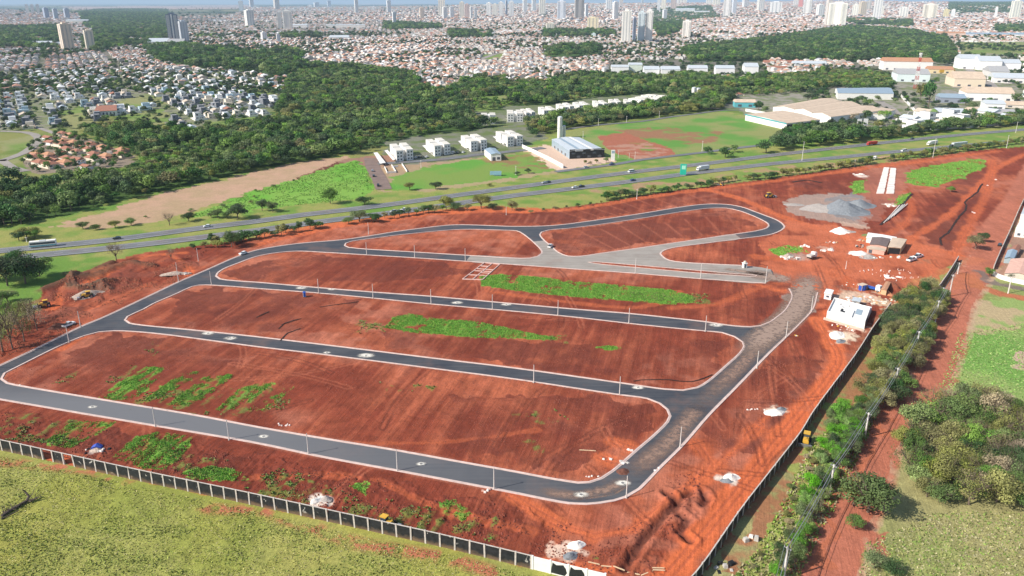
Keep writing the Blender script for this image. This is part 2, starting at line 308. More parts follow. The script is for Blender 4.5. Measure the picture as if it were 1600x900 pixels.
TRACKS = [([(1275,500),(1300,535),(1312,560),(1296,590),(1262,632),(1230,670),(1180,735),(1120,810),(1070,870),(1040,905),(1000,960)], 8, 1.25), ([(1170,440),(1230,455),(1290,430),(1380,395),(1470,345),(1520,300),(1560,262),(1620,232)], 6, .8),
 ([(800,331),(900,326),(1000,310),(1100,296),(1200,284),(1300,270),(1425,254),(1560,236)], 8, .75), ([(1100,296),(1150,308),(1190,325),(1240,345),(1290,360),(1350,375),(1420,380),(1500,400)], 8, .9), ([(400,383),(507,359),(600,345),(662,336),(750,331),(830,332)], 6, .85),
 ([(800,775),(840,800),(885,825),(930,838),(985,828),(1040,790),(1100,745),(1150,700),(1200,650)], 5, .75), ([(100,545),(160,510),(240,470),(300,440),(350,415),(380,398)], 4, .9), ([(0,695),(72,711),(144,727),(244,749),(400,782),(572,820),(689,846),(800,872),(950,890)], 2.6, .9), ([(1060,455),(1000,480),(850,467),(760,455)], 4, .5), ([(1050,482),(1120,475),(1180,452),(1230,440)], 5, .5), ([(330,665),(520,690),(700,690),(840,672)], 3, .35), ([(1230,470),(1290,460),(1370,470),(1380,490)], 5, .4),
 ([(1180,400),(1240,410),(1300,425),(1330,445),(1290,500)], 8, .7), ([(1420,380),(1455,420),(1440,450),(1400,470)], 8, .7), ([(1300,350),(1330,395),(1300,430)], 7, .6), ([(400,745),(560,745),(700,800),(830,830)], 3, .4), ([(1410,300),(1425,325),(1390,365),(1350,372)], 6, .6), ([(1550,250),(1545,290),(1500,380),(1490,400)], 7, .7), ([(960,690),(985,700),(975,725),(940,715)], 7, .8), ([(1085,690),(1105,720),(1090,745)], 6, .6),
 ([(80,480),(95,460),(130,430),(180,420),(230,400),(290,395)], 5, .9), ([(130,445),(150,433),(180,425)], 5, .9), ([(60,505),(150,480),(240,440)], 3, .4), ([(270,400),(290,415),(300,440)], 4, .9)]
# soil darker where it was freshly graded
DARKSOIL = [[(0,640),(160,668),(400,712),(600,752),(780,790),(860,815),(800,862),(600,822),(400,780),(0,695)], [(340,425),(470,396),(700,412),(740,430),(600,440),(400,440)], [(40,590),(180,520),(400,545),(350,600),(120,610)], [(860,362),(1130,330),(1190,352),(900,398),(870,388)], [(800,332),(1100,298),(1200,325),(1100,315),(870,350),(720,348)],
 [(1415,355),(1490,283),(1540,262),(1550,300),(1500,385),(1475,390)], [(1225,290),(1330,275),(1330,305),(1260,310)], [(1080,640),(1200,560),(1290,560),(1280,600),(1200,690),(1140,720)], [(280,450),(440,455),(560,470),(460,520),(260,508)], [(1150,470),(1225,460),(1180,505),(1120,490)], [(590,520),(760,530),(1000,540),(1150,530),(1100,600),(900,580),(600,545)], [(700,620),(960,620),(1030,650),(900,740),(700,700)]]
EMB = [(400,372),(507,352),(600,340),(662,331),(750,326),(800,329),(880,327),(880,351),(722,350),(625,360),(540,373),(462,380),(400,390)]
def in_any(px, py, polys):
    r = np.zeros(px.shape, bool)
    for p in polys: r |= pip(px, py, p)
    return r
def far_z(x, y):
    d = np.hypot(x, y); az = np.arctan2(x, y)
    k = sstep(3500, 11000, d)
    return k*(25+95*fbm(x/3300, y/3300, 5, 3)-60+95*sstep(-.35, .25, az)*sstep(6000, 12000, d))
TR_W = [(pts(t), .55) for t in TRENCH]; CU_W = [(pts(t), 1.0) for t in CUTS]
def ground_z(x, y):                              # height of the open ground (no roads) at places x, y
    x = np.atleast_1d(np.asarray(x, float)); y = np.atleast_1d(np.asarray(y, float))
    return np.maximum(far_z(x, y), -12)+0.0
def gz(x, y): return float(ground_z(x, y)[0])

# ------------------------------------------------------------------ ground: one sheet out to the horizon
def build_ground():
    az = np.concatenate([np.radians(np.linspace(-180, -40, 36)[:-1]), np.arange(math.radians(-40), math.radians(40), .00135), np.radians(np.linspace(40, 180, 36))])
    rr = [0.5, 30, 60, 90, 110, 125]
    px_rows = np.arange(965, 8, -1.28)
    v = px_rows-450; z = CAMH/(SP+v/F*CP); rows = z*(CP-v/F*SP)
    rr += [r for r in rows if r > 130]
    last = rr[-1]
    while last < 90000: last *= 1.16; rr.append(last)
    rr = np.array(rr); A, R = np.meshgrid(az, rr)
    X = (R*np.sin(A)).ravel(); Y = (R*np.cos(A)).ravel(); n = X.size
    D = np.hypot(X, Y)
    # jittered copies so painted borders come out ragged
    def jit(amp, sc_, s):
        return P(X+(fbm(X/sc_, Y/sc_, s, 3)-.5)*2*amp, Y+(fbm(X/sc_+31, Y/sc_+7, s+9, 3)-.5)*2*amp)
    p0 = P(X, Y); pS = jit(1.6, 1.5, 3); pM = jit(6, 7, 4); pL = jit(26, 30, 6)
    back = Y < 20
    col = np.zeros((n, 3)); veg = np.zeros(n); rough = np.zeros(n); H = np.zeros(n)
    N8 = fbm(X/8, Y/8, 11); N30 = fbm(X/30, Y/30, 12); N2 = fbm(X/2.2, Y/2.2, 13); N120 = fbm(X/120, Y/120, 14); N400 = fbm(X/420, Y/420, 15)
    def C(*c): return np.array(c)
    def put(mask, c, k=1.0, vg=None):
        if isinstance(k, np.ndarray): k = k[mask][:, None]
        cc = c[mask] if isinstance(c, np.ndarray) and c.ndim == 2 else c
        col[mask] = col[mask]*(1-k)+cc*k
        if vg is not None:
            kk = k[:, 0] if isinstance(k, np.ndarray) else k
            veg[mask] = veg[mask]*(1-kk)+vg*kk
    # countryside default: green to olive meadow
    m1 = sstep(.35, .65, N30)[:, None]
    meadow = C(.135, .20, .042)*(1-m1)+C(.23, .235, .075)*m1
    col[:] = meadow; veg[:] = 1
    # far land: bluish green woods and pale fields in patches
    far = D > 2600
    f1 = sstep(.45, .6, fbm(X/900, Y/500, 21))[:, None]; farc = C(.035, .06, .022)*(1-f1)+C(.20, .19, .10)*f1
    put(D > 9000, farc)
    # town ground
    ycity = P(X, Y)[1]
    town = (ycity < 170) & (D < 9500) & ~back
    u1 = sstep(.3, .7, N8)[:, None]
    put(town, C(.19, .17, .145)*(1-u1)+C(.12, .13, .075)*u1, vg=.15)
    for p in WOOD: put(pip(*pL, p), C(.06, .11, .028), vg=1)
    put(pip(*pL, LEFTTOWN), C(.24, .23, .17)*(1-u1)+C(.17, .20, .08)*u1, vg=.2)
    put(pip(*pM, REDTOWN), C(.25, .20, .15), vg=.1)
    put(pip(*pM, INDU), C(.30, .27, .23)*(1-u1)+C(.16, .19, .08)*u1, vg=.2)
    for p in NOWOOD: put(pip(*pM, p), C(.13, .17, .06)*(1-u1)+C(.2, .2, .15)*u1, vg=.6)
    for p in LAWNS: put(pip(*pM, p), C(.17, .25, .06)*(1-m1)+C(.26, .26, .11)*m1, vg=1)
    for p in FAR_FIELDS: put(pip(*p0, p), C(.38, .27, .22), vg=0)
    # highway strip, fields
    strip = [(-300,400),(0,352),(75,343),(200,311),(400,267),(540,241),(600,262),(800,240),(880,203),(1000,190),(1130,172),(1163,180),(1200,200),(1260,215),(1600,195),(1800,180),(1700,216),(1600,229),(1300,265),(1100,292),(875,325),(662,331),(400,371),(178,408),(105,433),(0,528),(-300,560)]
    m8 = sstep(.35, .65, N8*.5+N30*.5)[:, None]; put(pip(*pM, strip), C(.14, .25, .045)*(1-m8)+C(.29, .29, .085)*m8, vg=1)
    pink = [(75,357),(175,328),(250,303),(350,281),(400,268),(450,256),(545,243),(548,250),(525,255),(467,279),(400,298),(325,322),(280,338),(250,346),(150,356)]
    q1 = sstep(.35, .7, N8*.6+N30*.4)
    put(pip(*pM, pink), C(.47, .30, .20)*(1-.35*q1[:, None])+C(.26, .24, .10)*.35*q1[:, None], vg=.4)
    put(pip(*pM, [(455,282),(500,265),(535,252),(540,256),(500,274),(460,288)]), C(.15, .06, .04))
    put(pip(*pM, [(520,252),(580,243),(640,240),(600,262),(560,258)]), C(.30, .17, .12), vg=.2)
    gr = C(.15, .36, .045)*(1-.5*m1)+C(.25, .36, .08)*.5*m1
    put(pip(*pM, [(290,340),(400,299),(470,278),(525,258),(560,251),(574,262),(584,300),(552,312),(450,322),(330,338)]), gr, vg=1)
    put(pip(*pM, [(603,279),(650,262),(800,241),(867,264),(800,282),(690,294),(640,297),(614,298)]), C(.12, .30, .045)*(1-m1)+C(.19, .28, .06)*m1, vg=1)
    put(pip(*pM, [(745,250),(770,243),(830,240),(870,262),(830,268)]), C(.28, .13, .08), k=.75*sstep(.35, .6, N8), vg=.5)
    put(pip(*pM, [(655,297),(760,283),(868,266),(868,270),(770,287),(660,301)]), C(.36, .28, .15), vg=.3)
    put(pip(*pM, [(884,206),(1000,190),(1130,173),(1163,183),(1250,203),(1240,215),(1200,228),(1100,238),(1000,250),(960,250),(938,232),(893,215)]), C(.12, .27, .05)*(1-m1)+C(.25, .27, .09)*m1, vg=1)
    put(pip(*pM, [(938,212),(975,206),(1010,219),(1050,232),(1058,241),(1000,249),(965,241),(943,226)]), C(.36, .12, .075), k=.95*sstep(.22, .40, N30*.6+N8*.4), vg=.1)
    put(pip(*pM, [(960,203),(1050,198),(1130,206),(1120,222),(1060,225),(1000,215)]), C(.30, .13, .08), k=.85*sstep(.36, .54, N30*.6+N8*.4), vg=.3)
    put(pip(*pM, [(945,228),(1010,222),(1057,240),(1000,249)]), C(.42, .24, .17), k=.8*sstep(.45, .6, N8))
    put(pip(*pM, [(890,305),(960,285),(1060,285),(1200,262),(1420,240),(1420,247),(1200,275),(1100,290),(1000,300)]), C(.38, .22, .14), k=.8*sstep(.4, .62, N8), vg=.4)
    put(pip(*pM, [(590,250),(600,258),(650,256),(850,236),(865,240),(800,239),(660,262),(612,278),(600,296),(620,300),(595,300),(575,255)]), C(.38, .25, .17), k=.85, vg=.1)
    put(pip(*pM, [(818,232),(858,226),(890,245),(945,245),(960,252),(870,268)]), C(.62, .45, .34))
    # the building site
    site_w = pts([(-400,640)]+SITE)+[tuple(q) for q in WR[::-1]]+[tuple(q) for q in WBW[::-1]]+pts([(-400,640)])
    SITEP = list(zip(*P(*np.array(site_w).T)))
    s_in = pip(*pS, SITEP)
    ang = math.atan2(*(np.array(W(250, 540))-np.array(W(150, 600)))[::-1]); ca, sa = math.cos(ang), math.sin(ang)
    U = X*ca+Y*sa; V = -X*sa+Y*ca
    ST = fbm(U/26, V/1.6, 31, 4); ST2 = fbm(U/60, V/5.5, 32, 3); ST3 = fbm(U/9, V/.8, 33, 2)
    N60 = fbm(X/60, Y/60, 35, 4); SW = fbm((X+18*N30)/3.2, (Y+22*N60)/3.2, 36, 4)
    soil = C(.205, .045, .024)+(C(.40, .112, .055)-C(.205, .045, .024))*sstep(.40, .64, ST*.2+N30*.3+ST2*.2+N60*.3)[:, None]
    soil = soil*(1-.5*sstep(.5, .62, N60)[:, None]*sstep(.4, .6, N8)[:, None])+C(.40, .15, .095)*.5*sstep(.5, .62, N60)[:, None]*sstep(.4, .6, N8)[:, None]
    soil *= (0.91+.18*ST[:, None])*(0.84+.32*N8[:, None])*(.74+.52*SW[:, None])
    put(s_in, soil, vg=0)
    rough[s_in] = 1
    for p in DARKSOIL: put(pip(*pM, p) & s_in, C(.145, .036, .023)*(0.7+.6*ST2[:, None])*(.85+.3*N2[:, None]), k=.25+.55*sstep(.42, .58, N30*.5+N8*.5))
    # right hand side outside the wall
    right = [tuple(q) for q in WR]+pts([(1420,440),(1514,403),(1600,330),(1900,330),(1900,1000),(1050,1000)])
    RP = list(zip(*P(*np.array(right).T)))
    rin = pip(*pS, RP)
    dry = C(.33, .30, .13)*(1-m1)+C(.24, .28, .085)*m1
    dry = dry*(.75+.5*N2[:, None])
    put(rin, dry, vg=1)
    put(pip(*pM, [(1455,605),(1470,560),(1500,500),(1560,462),(1700,470),(1700,650),(1600,645),(1530,640),(1460,640)]), C(.17, .32, .07)*(1-m1)+C(.27, .35, .11)*m1, vg=1)
    put(pip(*pM, [(1462,610),(1470,560),(1505,480),(1545,465),(1600,480),(1620,500),(1560,520),(1510,520),(1480,590)]), C(.46, .33, .20), k=.85*sstep(.38, .5, N8), vg=.4)
    put(pip(*pM, [(1585,540),(1640,538),(1640,590),(1592,572)]), C(.5, .36, .26))
    put(pip(*pM, [(1270,640),(1330,560),(1370,500),(1400,470),(1430,440),(1450,455),(1400,540),(1350,640),(1290,720),(1240,800),(1170,900),(1110,900),(1180,780)]), C(.33, .13, .07), k=.85*sstep(.3, .5, N8*.5+N2*.5), vg=.2)
    put(pip(*pM, [(1290,640),(1330,625),(1345,660),(1300,720),(1240,830),(1200,890),(1160,905),(1200,830)]), C(.30, .33, .09), k=sstep(.3, .5, N8), vg=1)
    put(pip(*pM, [(1365,835),(1400,825),(1410,862),(1380,868)]), C(.38, .14, .085), vg=0)
    # inside the right-hand plots with the houses
    put(pip(*pM, [(1556,402),(1600,330),(1700,330),(1700,455),(1600,446),(1552,432)]), C(.34, .20, .14), vg=.2)
    # foreground field
    fieldp = [tuple(q) for q in WBW]+pts([(1000,935),(1080,1000),(1000,1100),(-600,1100),(-600,640)])
    FP = list(zip(*P(*np.array(fieldp).T))); fin = pip(*p0, FP)
    fg = C(.31, .30, .068)*(1-m1)+C(.25, .275, .058)*m1
    g2 = sstep(.42, .62, fbm(X/17, Y/17, 41))[:, None]; fg = fg*(1-.35*g2)+C(.37, .35, .12)*.35*g2; g3 = sstep(.5, .66, fbm(X/9, Y/5, 42, 4))[:, None]; fg = fg*(1-.35*g3)+C(.20, .24, .05)*.35*g3
    put(fin, fg*(.82+.36*N2[:, None]), vg=1)
    pathd = dseg(X, Y, pts([(0,722),(150,735),(230,772),(330,795),(420,800),(480,822),(560,850),(700,872),(800,905),(900,930)]), 8)
    put(fin & (pathd < 4), C(.42, .15, .08), k=sstep(.47, .6, N8*.6+N2*.4)*sstep(3.4, .6, pathd), vg=.1)
    # tracks of pale orange soil
    for l, wd, k in TRACKS:
        d = dseg(X, Y, sm(l, False, 5), wd*1.6+4); d2 = d+(N8-.5)*3.5+(N2-.5)*1.5
        kk = k*sstep(wd*.62, wd*.18, d2)*(.8+.4*N2)
        put(kk > .01, C(.56, .135, .05)*(.85+.3*ST3[:, None]), k=np.clip(kk, 0, 1), vg=0)
        # wheel ruts
        rut = np.abs(np.abs(d)-.9) < .35
        put(rut & (kk > .2), C(.33, .085, .045), k=.5); H[rut & (kk > .2)] -= .06
    em = pip(*pM, EMB)
    e = pip(*pM, [(400,378),(507,357),(600,344),(662,335),(750,330),(880,331),(880,327),(750,322),(600,335),(400,365)])
    put(e, C(.56, .14, .055), k=.85)
    put(pip(*pM, [(1185,385),(1230,345),(1290,352),(1340,362),(1420,372),(1505,402),(1440,458),(1385,445),(1310,430),(1300,455),(1280,505),(1235,445),(1195,420)]), C(.50, .14, .065)*(.8+.4*N8[:, None]), k=.75*sstep(.3, .5, N8*.5+N30*.5))
    # lot divisions: small furrows running down the two upper plots
    for (a, b), (c, d_) in [(((862+i*27), 326.0-i*2.75), ((925+i*24), 346.0-i*2.9)) for i in range(9)]+[(((905+i*33), 361-i*3.6), ((965+i*28), 392-i*3.5)) for i in range(8)]+[((470+i*27, 362-i*3.2), (485+i*27, 379-i*3.1)) for i in range(9)]+[((800+i*14, 335), (790+i*15, 349)) for i in range(5)]:
        d = dseg(X, Y, [W(a, b), W(c, d_)], 3); k = sstep(1.3, .2, d)
        put(d < 1.4, C(.46, .15, .085), k=.34*k*(.4+N8))
    # wheel and dozer tracks curving over the graded plots
    ix = np.nonzero((D < 430) & s_in)[0]; xs, ys = X[ix], Y[ix]; rt = random.Random(12)
    for q in range(64):
        a0, b0 = rt.choice([(rt.uniform(100, 1000), rt.uniform(560, 720)), (rt.uniform(250, 1120), rt.uniform(470, 590)), (rt.uniform(100, 1050), rt.uniform(680, 860)), (rt.uniform(1080, 1280), rt.uniform(560, 800)), (rt.uniform(400, 1200), rt.uniform(410, 470)), (rt.uniform(1180, 1480), rt.uniform(350, 470))])
        x0, y0 = W(a0, b0); th = rt.choice([ang, ang, ang+.25, rt.uniform(0, 3.1), -.2]); cv = rt.uniform(-.16, .16); l = [(x0, y0)]
        for k in range(rt.randint(4, 8)): th += cv; l.append((l[-1][0]+7*math.cos(th), l[-1][1]+7*math.sin(th)))
        d = dseg(xs, ys, l, 3); sel = np.nonzero(np.abs(d-.95) < .42)[0]; g_ = ix[sel]; c_ = C(.12, .032, .02) if q % 3 else C(.42, .13, .07); kk = .42*(.5+N8[g_])[:, None]
        col[g_] = col[g_]*(1-kk)+c_*kk; H[g_] -= .05
    # green patches on the site
    for i, p in enumerate(LUSH): put(pip(*pS, p) if i < 13 else pip(*pM, p), C(.15, .31, .045)*(.7+.6*N2[:, None]), k=sstep(.46, .60, N2*.3+ST*.45+N8*.25) if 3 <= i < 10 else sstep(.36, .5, N2*.4+N8*.35+ST*.25), vg=1)
    for p in SPARSE: put(pip(*pM, p), C(.15, .20, .045), k=.75*sstep(.50, .62, N2*.4+ST*.35+N8*.25), vg=1)
    # spoil, gravel, quarry dust on the soil
    put(pip(*pM, [(1222,318),(1250,306),(1300,300),(1350,308),(1362,330),(1352,352),(1320,350),(1270,343),(1235,333)]), C(.36, .27, .22), k=.85)
    put(pip(*pM, [(1290,312),(1330,300),(1360,312),(1362,335),(1340,346),(1300,340)]), C(.22, .215, .215), k=.8*sstep(.3, .5, N8))
    put(pip(*pM, [(1305,345),(1350,350),(1352,357),(1310,352)]), C(.55, .38, .28), k=.7)
    put(pip(*pM, [(1355,262),(1420,262),(1415,300),(1372,345),(1340,350),(1345,300)]), C(.38, .16, .11), k=.5)
    for q, r, c in [((1314,362),7,(.75,.6,.5)), ((1340,396),6,(.8,.68,.56)), ((1357,402),5,(.3,.3,.3)), ((1312,525),8,(.75,.58,.42)), ((1209,642),5,(.72,.55,.42)), ((1140,749),4,(.7,.58,.48)), ((888,860),5.5,(.72,.52,.4)), ((497,782),4.5,(.72,.6,.5)), ((1350,465),14,(.6,.42,.3)), ((1326,462),8,(.6,.42,.3)), ((1385,475),9,(.6,.40,.26)), ((150,703),4,(.5,.4,.35)), ((1392,320),6,(.7,.5,.4)), ((1345,275),7,(.75,.6,.5)), ((1332,508),9,(.62,.35,.24)), ((1252,402),9,(.4,.25,.2)), ((1290,388),6,(.5,.3,.22)), ((1428,405),10,(.40,.15,.08))]:
        r = r*.8; cx, cy = W(*q); d = np.hypot(X-cx, Y-cy)+(N2-.5)*r*1.5+(N8-.5)*r*.8; k = sstep(r, r*.45, d)
        put(k > .01, C(*c)*(.8+.4*N2[:, None]), k=k)
    put(pip(*pM, [(1225,468),(1238,452),(1278,456),(1268,490),(1230,500)]), C(.30, .22, .18), k=.9)
    # dirt roads at the right
    for l, wd, c, k in [(DR, 15.5, (.44, .15, .09), 1), (DR2, 7, (.47, .16, .075), 1), (DR3, 6, (.20, .15, .13), .9)]:
        d = dseg(X, Y, sm(l, False, 6), wd+8); kk = k*sstep(wd*.56, wd*.42, d+(N8-.5)*3+(N2-.5)*1.2)
        f = sstep(.4, .6, fbm(X/5, Y/22, 51))[:, None]
        put(kk > .01, C(*c)*(.88+.24*N2[:, None])*(1-.12*f), k=np.clip(kk, 0, 1), vg=0)
    d = dseg(X, Y, sm(DR, False, 6), 20); put((d > 6.0+(N8-.5)*3) & (d < 8.4+(N8-.5)*3) & rin, C(.50, .33, .22), k=.6*sstep(.35, .6, N2*.5+N8*.5))
    put(pip(*pM, [(1500,455),(1530,430),(1545,405),(1500,400),(1470,440),(1450,470)]), C(.46, .15, .075), k=.7*sstep(.35, .5, N8))
    put(pip(*pM, [(1305,800),(1345,740),(1370,690),(1395,655),(1370,650),(1330,730),(1290,820),(1262,900),(1310,900)]), C(.45, .14, .07), k=.75)
    # relief
    H += rough*((N8-.5)*.30+(N2-.5)*.16*(1+sstep(.4, .7, N30))+(ST-.5)*.22+(ST3-.5)*.07)
    strip_b = pip(*pM, DARKSOIL[0]); H[strip_b] += ((N2-.5)*.85+(ST3-.5)*.3)[strip_b]
    rg2 = pip(*pM, [(1040,905),(980,895),(1010,860),(1060,790),(1100,765),(1110,790),(1060,850)]); H[rg2] += ((N2-.5)*.45+(fbm(X/1.0, Y/1.0, 77, 3)-.5)*.5)[rg2]
    rg3 = pip(*pM, [(60,465),(110,430),(190,415),(300,400),(330,385),(300,420),(240,445),(170,460),(90,520),(0,560),(0,520)]); H[rg3] += ((N8-.5)*2.2+(N2-.5)*.7)[rg3]
    put(rg3, C(.20, .06, .038), k=.65*sstep(.45, .6, N8))
    rg4 = pip(*pM, [(105,435),(130,440),(175,440),(172,455),(130,458),(106,450)]); H[rg4] += ((N2-.3)*2.2)[rg4]; put(rg4, C(.15, .10, .07), k=.7)
    ee = pip(*pM, [(400,384),(507,364),(600,349),(722,340),(722,349),(600,362),(462,380),(400,390)]); H[ee] += ((ST3-.5)*.5)[ee]
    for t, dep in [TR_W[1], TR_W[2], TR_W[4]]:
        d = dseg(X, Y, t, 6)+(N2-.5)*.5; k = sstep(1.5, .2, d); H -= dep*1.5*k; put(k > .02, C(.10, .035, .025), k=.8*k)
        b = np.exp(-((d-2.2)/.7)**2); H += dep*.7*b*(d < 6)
    for t, dep in CU_W:
        d = dseg(X, Y, t, 12)+(N2-.5)*1.5+(N8-.5)*2; k = sstep(4, 1, d); H += 1.6*k; put(k > .02, C(.12, .075, .045), k=.7*k)
    for q, r, h, c in [((1258,292),13,2.2,(.17,.05,.032)), ((1392,449),4,1.6,(.30,.12,.07)), ((1210,470),0.1,0,(.2,.05,.03)), ((1290,472),0.1,0,(.2,.05,.03)), ((1262,403),5,1.3,(.22,.11,.08)), ((165,450),5,1.5,(.2,.08,.05)), ((975,728),3.5,.8,(.18,.05,.035)), ((640,640),0.1,0,(.2,.05,.03)), ((870,745),0.1,0,(.2,.05,.03)), ((1355,372),5,1.2,(.22,.16,.06)), ((1315,452),6,1.0,(.24,.07,.04)), ((1390,445),7,1.0,(.25,.08,.045))]:
        cx, cy = W(*q); d = np.hypot(X-cx, Y-cy)/r+(N2-.5)*.5+(N8-.5)*.5; k = sstep(1, .2, d); H += h*k; put(k > .02, C(*c), k=.7*k)
    gfg = fin; H[gfg] += ((N2-.5)*.35+(N8-.5)*.5)[gfg]
    H[rin] += ((N8-.5)*.4)[rin]
    wd = D > 330
    H[wd & (rough < .5)] *= .5
    # keep clear of roads and walls
    road_px = list(zip(*P(*np.array(ROAD_OUT).T))); inr = pip(*p0, road_px)
    for i in ISL: inr &= ~pip(*p0, list(zip(*P(*np.array(i).T))))
    de = np.full(n, 1e9)
    for l in [oA, oB, oC]+[i+[i[0]] for i in ISL]: de = np.minimum(de, dseg(X, Y, l, 7))
    H *= np.where(inr, 0, sstep(.5, 5.5, de)); H[(~inr) & (de < 6)] += .0
    cell = np.clip(D/200, .6, 4)*.9
    H[inr] = -.30; H[(~inr) & (de < cell)] = np.minimum(H[(~inr) & (de < cell)], .0)
    H[(~inr) & (de >= cell) & (de < 5)] += 0.02
    # soil spilled beside kerbs
    put((~inr) & (de < 1.6), C(.38, .16, .10), k=.55*sstep(1.6, .3, de)*sstep(.35, .6, N8))
    for l in (WBW, WR):
        dw = dseg(X, Y, l, 4); H *= np.where(dw < 4, sstep(.6, 3.5, dw), 1)
    H += ground_z(X, Y)-(0.0)
    H[D > 2500] -= .0
    for l, wd in ((HN, 11), (HS, 11), (LOC, 6), (FRD, 6), (CONDO, 8), (CUL, 11)):
        d = dseg(X, Y, sm(l, False, 15), wd+6); H[d < wd/2+4] = np.minimum(H[d < wd/2+4], 0)-.12
    me = bpy.data.meshes.new('ground'); nr, nc = R.shape
    i = np.arange(nr-1)[:, None]*nc+np.arange(nc-1)[None, :]
    q = np.stack([i, i+1, i+nc+1, i+nc], -1).reshape(-1, 4)[:, ::-1]
    me.vertices.add(n); co = np.empty((n, 3), np.float32); co[:, 0] = X; co[:, 1] = Y; co[:, 2] = H; me.vertices.foreach_set('co', co.ravel())
    nf = len(q); me.loops.add(nf*4); me.loops.foreach_set('vertex_index', q.ravel().astype(np.int32))
    me.polygons.add(nf); me.polygons.foreach_set('loop_start', np.arange(0, nf*4, 4, dtype=np.int32)); me.polygons.foreach_set('loop_total', np.full(nf, 4, np.int32))
    me.polygons.foreach_set('use_smooth', np.ones(nf, bool))
    a = me.attributes.new('col', 'FLOAT_COLOR', 'POINT'); c4 = np.ones((n, 4), np.float32); c4[:, :3] = np.clip(col, .005, .9); a.data.foreach_set('color', c4.ravel())
    a = me.attributes.new('veg', 'FLOAT', 'POINT'); a.data.foreach_set('value', veg.astype(np.float32))
    me.update(calc_edges=True)
    o = link(bpy.data.objects.new('ground', me)); o['kind'] = 'structure'
    # material: attribute colour, broken up by soil grain or grass mottling
    m = bpy.data.materials.new('ground'); t, N, L, B = nodes(m); B.inputs['Roughness'].default_value = .95; B.inputs['Specular IOR Level'].default_value = .12
    ac = N.new('ShaderNodeAttribute'); ac.attribute_name = 'col'; av = N.new('ShaderNodeAttribute'); av.attribute_name = 'veg'
    g = N.new('ShaderNodeNewGeometry')
    def noise(scale, det, rgh=.6, vec=None):
        k = N.new('ShaderNodeTexNoise'); k.inputs['Scale'].default_value = scale; k.inputs['Detail'].default_value = det; k.inputs['Roughness'].default_value = rgh
        L.new(vec or g.outputs['Position'], k.inputs['Vector']); return k.outputs[0]
    def mr(src, a_, b_, c_, d_):
        k = N.new('ShaderNodeMapRange'); k.inputs[1].default_value = a_; k.inputs[2].default_value = b_; k.inputs[3].default_value = c_; k.inputs[4].default_value = d_; L.new(src, k.inputs[0]); return k.outputs[0]
    def mth(op, a_, b_):
        k = N.new('ShaderNodeMath'); k.operation = op
        for i_, s_ in enumerate((a_, b_)):
            if isinstance(s_, (int, float)): k.inputs[i_].default_value = s_
            else: L.new(s_, k.inputs[i_])
        return k.outputs[0]
    mp = N.new('ShaderNodeMapping'); mp.inputs['Rotation'].default_value = (0, 0, -ang); L.new(g.outputs['Position'], mp.inputs[0])
    mp2 = N.new('ShaderNodeMapping'); mp2.inputs['Scale'].default_value = (.06, 1, 1); L.new(mp.outputs[0], mp2.inputs[0])
    n1 = noise(.9, 8, .7); n2 = noise(2.6, 6, .75); st = noise(1.5, 5, .6, mp2.outputs[0]); n3 = noise(.22, 5, .6)
    soilv = mth('MULTIPLY', mth('MULTIPLY', mr(n1, .3, .7, .80, 1.2), mr(st, .3, .7, .94, 1.06)), mr(n3, .3, .7, .9, 1.1))
    grassv = mth('MULTIPLY', mr(n2, .36, .64, .76, 1.2), mr(n1, .3, .7, .80, 1.2))
    mx = N.new('ShaderNodeMix'); mx.data_type = 'FLOAT'; L.new(av.outputs['Fac'], mx.inputs[0]); L.new(soilv, mx.inputs[2]); L.new(grassv, mx.inputs[3])
    vm = N.new('ShaderNodeVectorMath'); vm.operation = 'SCALE'; L.new(ac.outputs['Color'], vm.inputs[0]); L.new(mx.outputs[0], vm.inputs['Scale'])
    L.new(vm.outputs[0], B.inputs['Base Color'])
    hsum = mth('ADD', mth('MULTIPLY', n2, .7), mth('ADD', n1, st))
    bp = N.new('ShaderNodeBump'); bp.inputs['Strength'].default_value = .9; bp.inputs['Distance'].default_value = .22; L.new(hsum, bp.inputs['Height']); L.new(bp.outputs[0], B.inputs['Normal'])
    me.materials.append(m)
    return o
build_ground()
dshade = mat('trench_shade', (.035, .018, .014), .95, var=.4, scale=1)  # near-black colour that paints the shade along trench and bank edges
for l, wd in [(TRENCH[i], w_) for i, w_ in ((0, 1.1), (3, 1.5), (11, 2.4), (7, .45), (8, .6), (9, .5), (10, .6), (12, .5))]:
    c_ = smooth(pts(l), False, 3); c_ = [(x+rnd.uniform(-.3, .3), y+rnd.uniform(-.3, .3)) for x, y in c_]; tag(ribbon('trench_shade_ribbon', c_, wd, .18, dshade), kind='structure')

